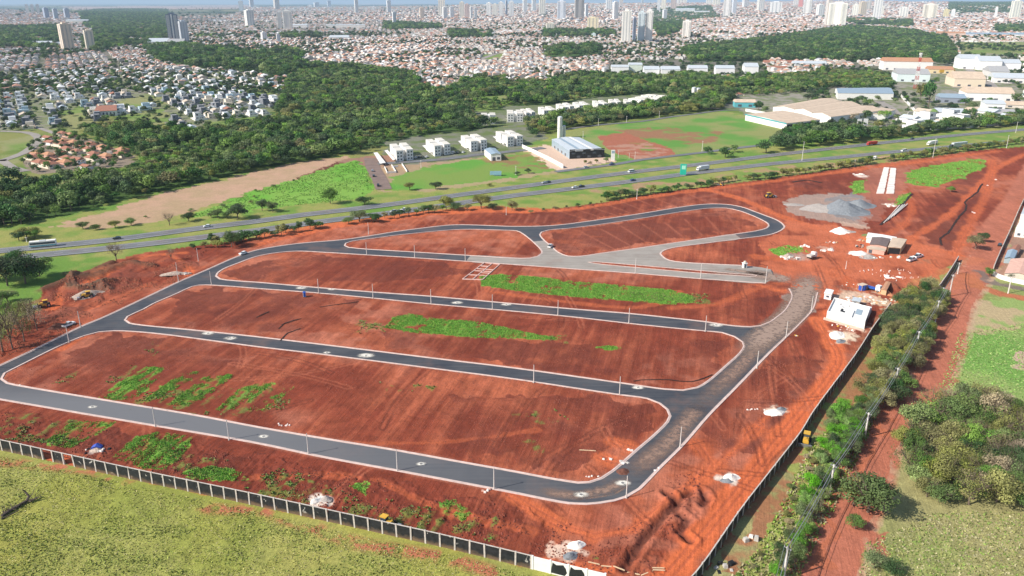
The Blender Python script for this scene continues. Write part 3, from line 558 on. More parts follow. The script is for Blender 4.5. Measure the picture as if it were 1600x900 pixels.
# ------------------------------------------------------------------ streets of the subdivision
def asphalt(name, c, c2, scale=.08):
    m = bpy.data.materials.new(name); t, N, L, B = nodes(m); B.inputs['Roughness'].default_value = .62; B.inputs['Specular IOR Level'].default_value = .45
    g = N.new('ShaderNodeNewGeometry')
    n = N.new('ShaderNodeTexNoise'); n.inputs['Scale'].default_value = scale; n.inputs['Detail'].default_value = 7; n.inputs['Roughness'].default_value = .62; L.new(g.outputs['Position'], n.inputs['Vector'])
    mp = N.new('ShaderNodeMapping'); mp.inputs['Rotation'].default_value = (0, 0, .22); mp.inputs['Scale'].default_value = (.04, 1, 1); L.new(g.outputs['Position'], mp.inputs[0])
    n2 = N.new('ShaderNodeTexNoise'); n2.inputs['Scale'].default_value = .9; n2.inputs['Detail'].default_value = 4; L.new(mp.outputs[0], n2.inputs['Vector'])
    ad = N.new('ShaderNodeMath'); ad.operation = 'ADD'; L.new(n.outputs[0], ad.inputs[0]); L.new(n2.outputs[0], ad.inputs[1])
    r = N.new('ShaderNodeMapRange'); r.inputs[1].default_value = .8; r.inputs[2].default_value = 1.2; L.new(ad.outputs[0], r.inputs[0])
    mx = N.new('ShaderNodeMix'); mx.data_type = 'RGBA'; mx.inputs[6].default_value = (*c, 1); mx.inputs[7].default_value = (*c2, 1); L.new(r.outputs[0], mx.inputs[0])
    n3 = N.new('ShaderNodeTexNoise'); n3.inputs['Scale'].default_value = .045; n3.inputs['Detail'].default_value = 9; n3.inputs['Roughness'].default_value = .7; L.new(g.outputs['Position'], n3.inputs['Vector'])
    r3 = N.new('ShaderNodeMapRange'); r3.inputs[1].default_value = .52; r3.inputs[2].default_value = .72; r3.inputs[4].default_value = .55; L.new(n3.outputs[0], r3.inputs[0])
    m3 = N.new('ShaderNodeMix'); m3.data_type = 'RGBA'; m3.inputs[7].default_value = (.24, .13, .09, 1); L.new(r3.outputs[0], m3.inputs[0]); L.new(mx.outputs[2], m3.inputs[6]); last = m3
    if name == 'asphalt':                       # sunlit paleness painted into the lowest street, stronger towards its left end
        sx = N.new('ShaderNodeSeparateXYZ'); L.new(g.outputs['Position'], sx.inputs[0]); a1 = N.new('ShaderNodeMapRange'); a1.inputs[1].default_value = 246; a1.inputs[2].default_value = 226; L.new(sx.outputs[1], a1.inputs[0]); a2 = N.new('ShaderNodeMapRange'); a2.inputs[1].default_value = 45; a2.inputs[2].default_value = -80; L.new(sx.outputs[0], a2.inputs[0])
        mm = N.new('ShaderNodeMath'); mm.operation = 'MULTIPLY'; L.new(a1.outputs[0], mm.inputs[0]); L.new(a2.outputs[0], mm.inputs[1]); m4 = N.new('ShaderNodeMix'); m4.data_type = 'RGBA'; m4.inputs[7].default_value = (.15, .15, .155, 1); L.new(mm.outputs[0], m4.inputs[0]); L.new(m3.outputs[2], m4.inputs[6]); last = m4
    L.new(last.outputs[2], B.inputs['Base Color']); MATS[name] = m; return m
asph = asphalt('asphalt', (.040, .043, .053), (.082, .082, .086)); grey = asphalt('base_course', (.27, .235, .20), (.37, .33, .285))
hwy = asphalt('old_asphalt', (.13, .135, .14), (.19, .19, .19))
# the network is cut where new asphalt gives way to the pale base course
gA = [W(735, 399.3), W(728, 408.3)]; road = sheet('road', ROAD_OUT, ISL, .05, asph); tag(road, kind='structure')
gpoly = [(735,399.6),(828,403.3),(840,400.5),(846,396),(845,390.5),(838,383),(832,377.5),(851,376),(862,385),(872,394),(887,400),(907,400.3),(937,396),(990,388.7),(1050,380),(1100,372.7),(1148,365.9),(1158,373),(1112,379),(1050,387.5),(1037,391.5),(1032,397),(1036,401.5),(1046,407),(1067,410),(1110,412.5),(1158,414.8),(1190,418),(1204,421),(1208,431),(1195,442.5),(1094,435.5),(992,427),(900,420.5),(800,413.3),(728,408.3)]
tag(sheet('base_course_road', sm(gpoly, True, 6), [ISL[4]], .056, grey), kind='structure')
kc = mat('kerb_concrete', (.62, .47, .42), .8, var=.22, scale=.5)
for l, cl in ((oA, 0), (oB, 0), (oC, 0)): tag(kerb('kerb', offset(l if l is not oA else sm(OUT[:-4], False), .12), .42, -.05, .17, kc), kind='structure')
for i in ISL: tag(kerb('kerb', i, .42, -.05, .17, kc, True), kind='structure')
gut = mat('gutter_concrete', (.55, .43, .38), .8, var=.2, scale=.4)
for l, s in ((oA, -1), (oB, -1), (oC, -1)):
    for_ = offset(l if l is not oA else sm(OUT[:-4], False), s*.38); tag(ribbon('gutter', for_, .5, .062, gut), kind='structure')
def area2(l): return sum(l[i][0]*l[(i+1) % len(l)][1]-l[(i+1) % len(l)][0]*l[i][1] for i in range(len(l)))
for i in ISL[:4]:
    s = -1 if area2(i) > 0 else 1; q = offset(i, s*.38, True); tag(ribbon('gutter', q+[q[0]], .5, .062, gut), kind='structure')
for nm, l, wd, m_ in (('highway_north', HN, 10.5, hwy), ('highway_south', HS, 10.5, hwy), ('service_road', LOC, 6.5, hwy), ('field_road', FRD, 6, hwy), ('condominium_lane', CONDO, 9, hwy)):
    tag(ribbon(nm.replace('_north', '_carriageway').replace('_south', '_carriageway'), sm(l, False, 12), wd, .14, m_), kind='structure')
tag(ribbon('cul_de_sac', sm(CUL, False, 8), 11, .12, mat('brown_asphalt', (.21, .15, .125), .85, var=.2, scale=.15)), kind='structure')
lw = mat('road_paint', (.62, .62, .60), .6, var=.1)
for l in (HN, HS):
    c = sm(l, False, 12)
    for o_ in (-4.0, 4.0): tag(ribbon('edge_line', offset(c, o_), .22, .15, lw), kind='structure')
    me = MB(); acc = 0
    for a, b in zip(c[:-1], c[1:]):
        L_ = math.dist(a, b); u = ((b[0]-a[0])/L_, (b[1]-a[1])/L_); s = 0
        while s+4 < L_:
            p = (a[0]+u[0]*s, a[1]+u[1]*s); q = (p[0]+u[0]*4, p[1]+u[1]*4); nx, ny = -u[1]*.09, u[0]*.09
            me.add([(p[0]-nx, p[1]-ny, .152), (p[0]+nx, p[1]+ny, .152), (q[0]+nx, q[1]+ny, .152), (q[0]-nx, q[1]-ny, .152)], [(0, 3, 2, 1)]); s += 12
    tag(me.obj('lane_dashes', lw), kind='stuff')
# town avenues
for l, wd in (([(690,105),(735,97),(775,84),(830,66)], 14), ([(1490,97),(1530,118),(1568,150)], 14), ([(1372,158),(1392,170),(1405,190)], 12), ([(1240,70),(1262,30)], 16), ([(0,252),(35,240),(60,215),(40,207),(0,205)], 8), ([(2,250),(20,262),(40,268)], 7), ([(146,260),(165,246),(170,236)], 7), ([(330,206),(380,199),(430,190),(500,178)], 8), ([(200,140),(290,155),(330,165),(400,178)], 8), ([(25,190),(60,200),(90,210)], 6), ([(130,130),(180,132),(280,153)], 7)):
    tag(ribbon('street', sm(l, False, 15), wd, .25, mat('town_asphalt', (.30, .27, .24), .9, var=.15, scale=.05), zf=gz), kind='structure')
# dust dragged over the new asphalt, cement spots round the manholes
def film(name, col, alpha, edge='uv'):
    m = bpy.data.materials.new(name); t, N, L, B = nodes(m); B.inputs['Base Color'].default_value = (*col, 1); B.inputs['Roughness'].default_value = .95
    g = N.new('ShaderNodeNewGeometry'); n = N.new('ShaderNodeTexNoise'); n.inputs['Scale'].default_value = .55; n.inputs['Detail'].default_value = 8; n.inputs['Roughness'].default_value = .7; L.new(g.outputs['Position'], n.inputs['Vector'])
    if edge == 'uv':
        uv = N.new('ShaderNodeUVMap'); sx = N.new('ShaderNodeSeparateXYZ'); L.new(uv.outputs[0], sx.inputs[0]); s = N.new('ShaderNodeMath'); s.operation = 'SUBTRACT'; L.new(sx.outputs[0], s.inputs[0]); s.inputs[1].default_value = .5
        ab = N.new('ShaderNodeMath'); ab.operation = 'ABSOLUTE'; L.new(s.outputs[0], ab.inputs[0]); r0 = N.new('ShaderNodeMapRange'); r0.inputs[1].default_value = .5; r0.inputs[2].default_value = .1; L.new(ab.outputs[0], r0.inputs[0])
        s1 = N.new('ShaderNodeMath'); s1.operation = 'PINGPONG'; L.new(sx.outputs[1], s1.inputs[0]); s1.inputs[1].default_value = .5
        r1 = N.new('ShaderNodeMapRange'); r1.inputs[1].default_value = 0; r1.inputs[2].default_value = .2; L.new(s1.outputs[0], r1.inputs[0]); r = N.new('ShaderNodeMath'); r.operation = 'MULTIPLY'; L.new(r0.outputs[0], r.inputs[0]); L.new(r1.outputs[0], r.inputs[1])
    else:
        tc = N.new('ShaderNodeTexCoord'); ln = N.new('ShaderNodeVectorMath'); ln.operation = 'LENGTH'; L.new(tc.outputs['Object'], ln.inputs[0]); r = N.new('ShaderNodeMapRange'); r.inputs[1].default_value = 1; r.inputs[2].default_value = .15; L.new(ln.outputs['Value'], r.inputs[0])
    nr = N.new('ShaderNodeMapRange'); nr.inputs[1].default_value = .3; nr.inputs[2].default_value = .62; L.new(n.outputs[0], nr.inputs[0])
    mu = N.new('ShaderNodeMath'); mu.operation = 'MULTIPLY'; L.new(r.outputs[0], mu.inputs[0]); L.new(nr.outputs[0], mu.inputs[1]); m2 = N.new('ShaderNodeMath'); m2.operation = 'MULTIPLY'; m2.use_clamp = True; m2.inputs[1].default_value = alpha; L.new(mu.outputs[0], m2.inputs[0])
    L.new(m2.outputs[0], B.inputs['Alpha']); return m
dust = film('road_dust', (.30, .19, .14), 1.05)
for l, wd in (([(1262,440),(1256,463),(1240,490),(1216,512),(1180,548),(1140,588),(1085,640)], 8), ([(1266,430),(1256,460),(1244,482),(1222,505),(1190,530)], 15), ([(1100,628),(1080,650),(1045,690),(1010,720),(985,745)], 8), ([(985,745),(950,765),(900,775),(840,765)], 5), ([(1100,425),(1190,432),(1215,440)], 5), ([(985,757),(960,772),(900,781)], 1.2)):
    tag(ribbon('dust', sm(l, False, 5), wd, .066, dust, uv=True), kind='stuff')
dust2 = film('thick_road_dust', (.31, .215, .165), 1.7)
for l, wd in (([(1270,425),(1256,455),(1246,478),(1224,503),(1192,528),(1160,560)], 15), ([(1165,425),(1190,430),(1215,434),(1240,436)], 16), ([(1130,420),(1160,424),(1200,430)], 5)): tag(ribbon('dust', sm(l, False, 5), wd, .075, dust2, uv=True), kind='stuff')
cem = film('cement_smear', (.66, .62, .54), 2.2, 'obj')
def disc(n=16): b = MB(); b.add([(math.cos(2*math.pi*k/n), math.sin(2*math.pi*k/n), 0) for k in range(n)], [tuple(range(n))]); return b
dm = disc().mesh('cement_smear', [cem])
covm = MB(); covm.cyl((0, 0, 0), (0, 0, .035), .62, .60, 16, 0); covm.cyl((0, 0, .035), (0, 0, .05), .45, .45, 12, 1); covme = covm.mesh('manhole_cover', [mat('cement', (.7, .68, .62), .9, var=.2, scale=3), mat('iron', (.2, .19, .18), .6)])
MH = [((144.5,636),1.5,'lowest street, leftmost of its four'), ((412,682),1.6,'lowest street, second from the left'), ((658,725),1.5,'lowest street, third from the left'), ((908,773),2.1,'lowest street where it starts to bend'), ((973,755),2.2,'bend at the lower right corner of the streets'), ((325,521),2.6,'third street at its left, smaller smear'), ((360,528.6),2.6,'third street near its left end'), ((511,551),1.5,'third street left of its widest smear'), ((572,555.5),3.2,'third street under the widest smear'), ((997,605.6),2.2,'third street near its right end'), ((471,450),2.6,'second street above the portable toilet'), ((518,452),2.2,'second street beside the leftmost lamp post'), ((714,473),2.6,'second street, middle one'), ((791,476),2.4,'second street below the green strip'), ((1119,508),3,'second street at its right end')]
for (q, r, s) in MH:
    x, y = W(*q); o = link(bpy.data.objects.new('cement_smear', dm)); o.location = (x, y, .07); o.scale = (r*1.1, r*.7, 1); o['kind'] = 'stuff'
    o = link(bpy.data.objects.new('manhole', covme)); o.location = (x, y, .072); tag(o, 'round manhole in pale cement on the '+s, 'manhole', 'manholes in the streets')
# ------------------------------------------------------------------ trees
bark = mat('bark', (.16, .12, .09), .9, var=.25, scale=2)
LM = dict(dark=leaf_mat('leaf_dark', (.06, .125, .034)), mid=leaf_mat('leaf_mid', (.12, .20, .045)), light=leaf_mat('leaf_light', (.19, .29, .06)), lush=leaf_mat('leaf_lush', (.15, .32, .04)),
          olive=leaf_mat('leaf_olive', (.235, .24, .065)), straw=leaf_mat('leaf_straw', (.38, .31, .19), .3), rust=leaf_mat('leaf_rust', (.24, .12, .06)), city=leaf_mat('leaf_city', (.05, .09, .04)))
def crown_mesh(name, seed, mt, lobes=9, leaves=520, size=.15, flat=.75, up=1.0, spread=.62, twigs=False, skirt=False, bare=False):
    r = random.Random(seed); v = []; f = []; val = []
    L_ = []
    for i in range(lobes):
        a = r.random()*6.283; d = spread*math.sqrt(r.random()) if i else 0
        zz = up+(r.random()-.45)*flat*.9-(d*d)*.35*flat
        L_.append((math.cos(a)*d, math.sin(a)*d, zz, r.uniform(.30, .50)*(1.15 if i == 0 else 1), r.uniform(.8, 1.22)))
    for i in range(leaves):
        lx, ly, lz, lr, lv = r.choice(L_)
        th = r.random()*6.283; cz = r.uniform(-.55, 1); sr = math.sqrt(1-cz*cz); rad = lr*(r.random()**.28)
        nx, ny, nz = sr*math.cos(th), sr*math.sin(th), cz
        px, py, pz = lx+nx*rad, ly+ny*rad, lz+nz*rad*flat
        n = Vector((nx+r.uniform(-.7, .7), ny+r.uniform(-.7, .7), nz+r.uniform(-.5, .8))).normalized()
        u = n.orthogonal().normalized(); w_ = n.cross(u); t = r.random()*6.28; u, w_ = u*math.cos(t)+w_*math.sin(t), w_*math.cos(t)-u*math.sin(t)
        s = size*r.uniform(.6, 1.25); k = len(v); c = Vector((px, py, pz))
        v += [c-u*s*.5, c-w_*s*.35+n*s*.1, c+u*s*.55, c+w_*s*.4+n*s*.12]; f.append((k, k+1, k+2, k+3))
        x = lv*r.uniform(.75, 1.28); val += [x]*4
    me = bpy.data.meshes.new(name); me.from_pydata(v, [], f); me.materials.append(mt); at = me.attributes.new('v', 'FLOAT', 'POINT'); at.data.foreach_set('value', val)
    me.polygons.foreach_set('use_smooth', [False]*len(f)); me.update(); return me
def trunk_mesh(name, seed, top=1.0, r0=.055, limbs=5, reach=.5, fine=0):
    r = random.Random(seed); b = MB(); h = top*.55
    b.cyl((0, 0, -.08), (r.uniform(-.04, .04), r.uniform(-.04, .04), h), r0, r0*.65, 7)
    for i in range(limbs):
        a = i*6.283/limbs+r.random(); d = reach*r.uniform(.6, 1); z1 = top*r.uniform(.85, 1.25)
        e = (math.cos(a)*d, math.sin(a)*d, z1); b.cyl((0, 0, h*r.uniform(.6, 1)), e, r0*.5, r0*.18, 5)
        for k in range(fine):
            q = (e[0]+r.uniform(-.35, .35), e[1]+r.uniform(-.35, .35), e[2]+r.uniform(-.1, .45)); mid = tuple((e[j]*.7) if j < 2 else e[j]*.8 for j in range(3)); b.cyl(mid, q, r0*.16, r0*.05, 3, caps=False)
    return b.mesh(name, [bark])
TP = {}      # prototypes: (crown mesh, trunk mesh); unit crown radius 1, centre height about 1
TRW = [trunk_mesh('trunk', s, 1.0) for s in range(3)]
TRF = [trunk_mesh('trunk', 20+s, 1.15, .05, 8, .6, 10) for s in range(2)]
for k in LM:
    TP[k] = [(crown_mesh('crown', hash(k) % 97*0+i*13+len(k)*7, LM[k], 9, 620, .17), TRW[i % 3]) for i in range(4)]
TPN = {k: [(crown_mesh('crown', 300+i*13+len(k)*7, LM[k], 14, 3400, .085, .7), TRF[i % 2]) for i in range(3)] for k in ('dark', 'mid', 'light', 'lush', 'olive', 'straw')}
TPB = {k: [(crown_mesh('crown', 500+i*13+len(k)*7, LM[k], 16, 900 if k != 'straw' else 700, .06, .8, spread=.7), TRF[i % 2]) for i in range(2)] for k in ('straw', 'olive', 'mid')}
TREE0 = {}
def tree(x, y, r, h, kind='dark', label='tree', group=None, near=False, thin=False, cat='tree', name='tree', z=None):
    bank = (TPB if thin else TPN if near else TP)[kind]; i = rnd.randrange(len(bank)); key = (kind, near, thin, i)
    cm, tm = bank[i]; z = gz(x, y) if z is None else z
    s = (r, r, h/1.5)
    if key not in TREE0:
        t = thing(name, label, cat, (x, y, z), rnd.random()*6.28, group); t.scale = s
        link(bpy.data.objects.new('trunk', tm), t); link(bpy.data.objects.new('crown', cm), t); TREE0[key] = t; KIDS[t.name] = list(t.children)
        bpy.context.view_layer.update(); KIDS[t.name] = [c for c in COL.objects if c.parent == t]
        return t
    src = TREE0[key]; t = dup(src, (x, y, z), rnd.random()*6.28, s, label, group, cat)
    if not group and 'group' in t: del t['group']
    t.name = name
    return t
def fill(poly, spacing, seed=1):                # poisson-like points of the place inside a pixel polygon
    P_ = np.array(pts(poly)); x0, y0 = P_.min(0); x1, y1 = P_.max(0); r = np.random.RandomState(seed)
    gx, gy = np.meshgrid(np.arange(x0, x1, spacing), np.arange(y0, y1, spacing)); gx = gx+r.uniform(-.42, .42, gx.shape)*spacing; gy = gy+r.uniform(-.42, .42, gy.shape)*spacing
    gx, gy = gx.ravel(), gy.ravel(); k = pip(gx, gy, P_); return gx[k], gy[k]
def scatter(name, X, Y, Z, SR, SH, src):
    n = len(X); me = bpy.data.meshes.new(name); me.vertices.add(n); co = np.stack([X, Y, Z], -1).astype(np.float32); me.vertices.foreach_set('co', co.ravel())
    a = me.attributes.new('s', 'FLOAT_VECTOR', 'POINT'); a.data.foreach_set('vector', np.stack([SR, SR, SH/1.5], -1).astype(np.float32).ravel())
    a = me.attributes.new('r', 'FLOAT_VECTOR', 'POINT'); rr = np.zeros((n, 3), np.float32); rr[:, 2] = np.random.RandomState(n).uniform(0, 6.28, n); a.data.foreach_set('vector', rr.ravel())
    o = link(bpy.data.objects.new(name, me)); o['kind'] = 'stuff'
    g = bpy.data.node_groups.new(name, 'GeometryNodeTree'); g.interface.new_socket('Geometry', in_out='INPUT', socket_type='NodeSocketGeometry'); g.interface.new_socket('Geometry', in_out='OUTPUT', socket_type='NodeSocketGeometry')
    N = g.nodes; L = g.links; i = N.new('NodeGroupInput'); ou = N.new('NodeGroupOutput'); ip = N.new('GeometryNodeInstanceOnPoints'); oi = N.new('GeometryNodeObjectInfo'); oi.inputs['Object'].default_value = src; oi.transform_space = 'ORIGINAL'; oi.inputs['As Instance'].default_value = True
    mp = N.new('GeometryNodeMeshToPoints'); L.new(i.outputs[0], mp.inputs[0]); L.new(mp.outputs[0], ip.inputs['Points']); L.new(oi.outputs['Geometry'], ip.inputs['Instance'])
    s = N.new('GeometryNodeInputNamedAttribute'); s.data_type = 'FLOAT_VECTOR'; s.inputs[0].default_value = 's'; L.new([q for q in s.outputs if q.enabled][0], ip.inputs['Scale'])
    r = N.new('GeometryNodeInputNamedAttribute'); r.data_type = 'FLOAT_VECTOR'; r.inputs[0].default_value = 'r'; L.new([q for q in r.outputs if q.enabled][0], ip.inputs['Rotation'])
    L.new(ip.outputs[0], ou.inputs[0]); m = o.modifiers.new('scatter', 'NODES'); m.node_group = g
    return o
# every tree beyond the site is collected here, the nearest become objects of their own
FX = []
def add_trees(X, Y, kinds, rlo, rhi, hf=1.25, where=''):
    for x, y in zip(X, Y):
        k = rnd.choice(kinds); r = rnd.uniform(rlo, rhi); FX.append((x, y, k, r, r*rnd.uniform(hf*.85, hf*1.15), where))
def excl(X, Y, polys):
    a, b = P(X, Y); k = ~in_any(a, b, polys); return X[k], Y[k]
KW = ['dark']*9+['mid']*9+['light']*4+['olive']
X_, Y_ = fill(WOOD[0], 6.6, 3); X_, Y_ = excl(X_, Y_, NOWOOD+[REDTOWN]); a, b = P(X_, Y_); 
lightzone = (fbm(X_/90, Y_/90, 77) > .56)
k_ = fbm(X_/16, Y_/16, 78) > .31
add_trees(X_[k_ & ~lightzone], Y_[k_ & ~lightzone], KW, 2.9, 8.2, 1.45, 'in the wooded valley behind the highway'); add_trees(X_[k_ & lightzone], Y_[k_ & lightzone], ['mid', 'light', 'mid', 'dark', 'olive', 'light'], 2.4, 5.4, 1.25, 'in the wooded valley behind the highway')
for i, p in enumerate(WOOD[1:]):
    d = W(*p[0])[1]; X_, Y_ = fill(p, (11 if i == 4 else 9.5) if d < 2200 else 16, 10+i); k_ = fbm(X_/60, Y_/60, 80+i) > (.34 if i in (0, 4) else .47); X_, Y_ = X_[k_], Y_[k_]; add_trees(X_, Y_, ['dark']*5+['mid']*3+['light'], *((4.5, 12) if d < 2200 else (8, 14)), 1.3, 'in the woods between the houses')
H5 = [(1205,228),(1230,212),(1260,205),(1320,205),(1357,215),(1352,221),(1280,229),(1215,237)]; H6 = [(1357,214),(1450,202),(1530,192),(1610,184),(1610,196),(1500,204),(1400,215),(1360,220)]
X_, Y_ = fill(H5, 9, 40); add_trees(X_, Y_, ['dark', 'dark', 'mid'], 6, 9, 1.3, 'along the highway below the warehouses'); X_, Y_ = fill(H6, 7, 41); add_trees(X_, Y_, ['mid', 'dark', 'dark', 'mid', 'olive'], 4.5, 8.5, 1.25, 'along the highway below the warehouses')
X_, Y_ = fill([(820,195),(900,182),(1000,172),(1100,163),(1130,160),(1130,171),(1060,179),(980,188),(885,201),(830,215)], 7, 42); add_trees(X_, Y_, ['dark', 'mid', 'olive'], 4, 7, 1.3, 'behind the tall silo and the green field')
# trees among the town blocks, clumped
def city_trees(px0, px1, py0, py1, n, r0, r1, seed, thr=.5):
    r = np.random.RandomState(seed); a = r.uniform(px0, px1, n); b = py1-(py1-py0)*r.uniform(0, 1, n)
    x, y = [], []
    for p, q in zip(a, b):
        u = W(p, q); x.append(u[0]); y.append(u[1])
    x = np.array(x); y = np.array(y); k = fbm(x/160, y/260, 91) > thr; return x[k], y[k], a[k], b[k]
for px0, px1, py0, py1, n, r0, r1, thr in ((-60, 1660, 30, 60, 6000, 5, 9, .465), (-60, 1660, 55, 90, 6000, 4, 7.5, .45), (-60, 1660, 88, 150, 5500, 3, 5.5, .44), (-60, 1660, 8, 30, 4500, 8, 15, .49), (0, 440, 105, 205, 700, 2.5, 4.5, .3), (1140, 1640, 95, 200, 800, 3, 6, .5)):
    x, y, a, b = city_trees(px0, px1, py0, py1, n, r0, r1, n+py0, thr); k = ~in_any(a, b, WOOD) & ~((a > 560) & (a < 1260) & (b > 128)); x, y = x[k], y[k]
    add_trees(x, y, ['city', 'dark', 'mid', 'city'], r0, r1, 1.35, 'among the houses of the town')
FX.sort(key=lambda t: math.hypot(t[0], t[1]))
def inframe(t):
    a, b = P(np.array([t[0]]), np.array([t[1]])); return -5 < a[0] < 1605
KN = dict(dark='dark green', mid='mid green', light='bright green', olive='dull olive', city='blue-green', lush='lush green', straw='grey leafless', rust='rust red')
ind = [t for t in FX if inframe(t)][:30]; sid = set(map(id, ind))
for t in ind:
    tree(t[0], t[1], t[3], t[4], t[2], '%s broadleaf tree %s' % (KN[t[2]], t[5]), 'trees '+t[5])
X_, Y_ = fill(REDTOWN, 11, 90); add_trees(X_, Y_, ['dark', 'mid'], 2.4, 4.2, 1.4, 'among the red roofed houses')
rest = {}
for t in FX:
    if id(t) not in sid: rest.setdefault((t[2], rnd.randrange(4)), []).append(t)
for (k, i), l in rest.items():
    key = (k, False, False, i)
    if key not in TREE0: tree(l[0][0], l[0][1], l[0][3], l[0][4], k, '%s broadleaf tree %s' % (KN[k], l[0][5]), 'trees '+l[0][5])
    if key not in TREE0: key = [q for q in TREE0 if q[0] == k and not q[1] and not q[2]][0]
    src = [c for c in KIDS[TREE0[key].name] if c.name.startswith('crown')][0]
    A_ = np.array([(t[0], t[1], t[3], t[4]) for t in l]); scatter('tree_canopy', A_[:, 0], A_[:, 1], ground_z(A_[:, 0], A_[:, 1]), A_[:, 2], A_[:, 3], src)
# single trees and shrubs of the middle distance, each read off the photograph: px, py, radius, height, kind, label
ST_ = [(516,318,6,9.5,'mid','round tree beside the highway below the bright green field'), (410,330,4,7,'dark','dark tree on the verge left of a similar smaller one'), (426,331,4.5,6,'mid','low spreading tree at the left tip of the bright green field'), (570,320,6,5,'dark','low rounded tree where the brown lane meets the highway'),
 (681,296,5,5,'dark','dark bush with a long shadow under the green field'), (640,297,4.5,5,'olive','pale thin tree left of the dark bush below the green field'), (562,347,6.5,7,'mid','bushy tree between the highway and the red embankment'), (584,347,5,5,'dark','dark shrub right of the bushy tree on the embankment'), (545,350,4,4,'mid','small shrub on the highway side of the embankment'),
 (697,327,6,8,'olive','brownish tree on top of the red embankment'), (712,329,4,5,'dark','small dark tree beside the brownish embankment tree'), (670,333,4,5,'dark','dark shrub on the embankment edge'), (752,326,7,8.5,'olive','broad olive tree on the embankment at its middle'), (800,329,4.5,6,'olive','smaller olive tree at the right end of the embankment trees'), (730,329,3.5,4,'olive','low olive shrub between two embankment trees'), (770,328,3.5,4,'dark','low dark shrub right of the broad olive tree'),
 (295,346,5,5,'dark','dark round bush at the edge of the pink bare strip'), (372,342,7,9,'dark','large dark tree at the foot of the bright green field'), (340,340,4.5,5,'mid','green bush left of the large dark tree'), (355,341,4,4,'mid','small green bush close to the large dark tree'), (330,340,3,3,'mid','smallest bush left of the large dark tree'), (42,372,7,6,'olive','olive thicket shrub above the bus on the highway'), (30,376,5,5,'dark','dark shrub at the left beside the highway'), (55,372,5,5,'mid','green shrub right of the olive thicket above the bus'), (130,358,4,4,'mid','low green shrub on the meadow above the highway'), (180,356,4,4,'olive','low olive shrub on the meadow above the highway'), (150,359,3.5,3,'mid','small bush between two low meadow shrubs'), (205,352,4,4,'mid','green bush where the meadow narrows'),
 (362,386,6,8,'mid','umbrella shaped tree on the orange bank'), (1106,241,5,6,'dark','left of three dark trees beside the service road'), (1133,246,7.5,8,'dark','middle and largest of three dark trees by the service road'), (1148,238,5,6,'mid','tree close behind the largest by the service road'), (1197,239,9,11,'dark','big dark tree at the corner of the green field'), (947,254,3,4,'light','pale green tree in front of the black warehouse'),
 (914,256,2.2,3,'olive','small shrub by the warehouse paving, leftmost'), (922,258,2.5,3,'straw','dry shrub by the warehouse paving'), (932,255,2.5,3.4,'olive','shrub by the warehouse paving right of the dry one'), (809,274,3,3,'dark','round bush at the lower edge of the reddish field'), (825,271,3.5,3.5,'dark','rounder bush right of its twin on the field edge'), (765,291,2.5,2,'olive','tuft on the field edge left of the bushes'),
 (1485,300,3.6,4,'light','sparse light green tree by the large lime green patch'), (1524,390,5.5,7,'olive','olive tree standing at the red verge of the wide dirt road'), (1535,378,3.5,5,'dark','small dark tree next to the olive tree at the dirt road'), (1475,58,14,16,'dark','dark crown at the near corner of the town wood'),
 (1450,168,12,30,'dark','tall dark tree rising over the industrial yards'), (1437,160,9,24,'olive','olive tall tree left of the tallest one'), (1458,184,6,9,'lush','light green tree below the tall dark tree'), (1462,130,7,9,'mid','round tree right of the tall dark tree'), (1511,90,12,13,'dark','leftmost of three round trees on the far lawn'), (1535,88,11,9,'mid','middle flat tree on the far lawn'), (1576,92,14,14,'dark','rightmost and largest round tree on the far lawn'), (1527,121,6,8,'dark','dark tree by the tree-lined street'), (1520,172,9,9,'mid','bright tree beside the white factory box'), (1508,165,8,10,'dark','dark tree behind the bright one by the grey shed'), (1545,165,8,9,'dark','round tree left of the white factory box'), (1590,160,10,11,'mid','leafy tree at the right edge above the factory'), (1600,112,7,9,'dark','dark tree at the right edge by the white depot'),
 (1185,172,7,10,'dark','dark tree beside the teal building'), (1196,175,5,6,'mid','green tree between the teal building and the white hall'), (1262,158,9,9,'dark','tree in front of the blue roofed hall, left'), (1340,162,6,9,'dark','tree in front of the blue roofed hall, middle'), (1355,165,8,8,'light','bright yellow-green tree before the blue roofed hall'), (1330,190,8,9,'straw','brownish bare tree at the corner of the beige roof'), (1352,188,9,10,'dark','dark tree at the corner of the beige roof'), (1380,186,9,9,'light','light green tree by the fuel yard'), (1400,188,6,6,'mid','smaller green tree by the fuel yard'), (1372,200,8,7,'olive','olive shrub bank below the light tree'), (37,255,3,4,'dark','dark tree at the left corner of the red roofs'), (62,269,2.5,3,'dark','small dark tree in front of the red roofs'), (95,243,5,5,'dark','dark trees in the court of the red roofed houses'), (103,246,4,4,'mid','green crown in the court of the red roofed houses'), (125,232,5,6,'dark','dark tree behind the red roofed houses'), (72,96,12,16,'dark','dark tree group behind the white houses'), (1545,432,2.6,4,'mid','garden tree by the corner of the white wall'), (1578,436,2.2,3,'dark','small garden bush behind the lower white wall')]
for px_, py_, r, h, k, lb in ST_: x, y = W(px_, py_); tree(x, y, r, h, k, lb, near=py_ > 290)
def hedge(line, sp, r, h, kinds, group, lb, near=False):
    l = smooth(pts(line), False, sp); n = 0
    for x, y in l:
        rr = r*rnd.uniform(.7, 1.35); k = rnd.choice(kinds); tree(x+rnd.uniform(-1, 1)*r*.5, y+rnd.uniform(-1, 1)*r*.5, rr, h*rnd.uniform(.7, 1.3), k, '%s %s' % (KN[k], lb), group, near, cat='shrub', name='shrub'); n += 1
hedge([(330,383),(400,373),(440,366),(500,355)], 3.8, 3.8, 5, ['dark', 'dark', 'olive'], 'hedge at the left end of the embankment', 'shrub in the hedge between the highway and the embankment')
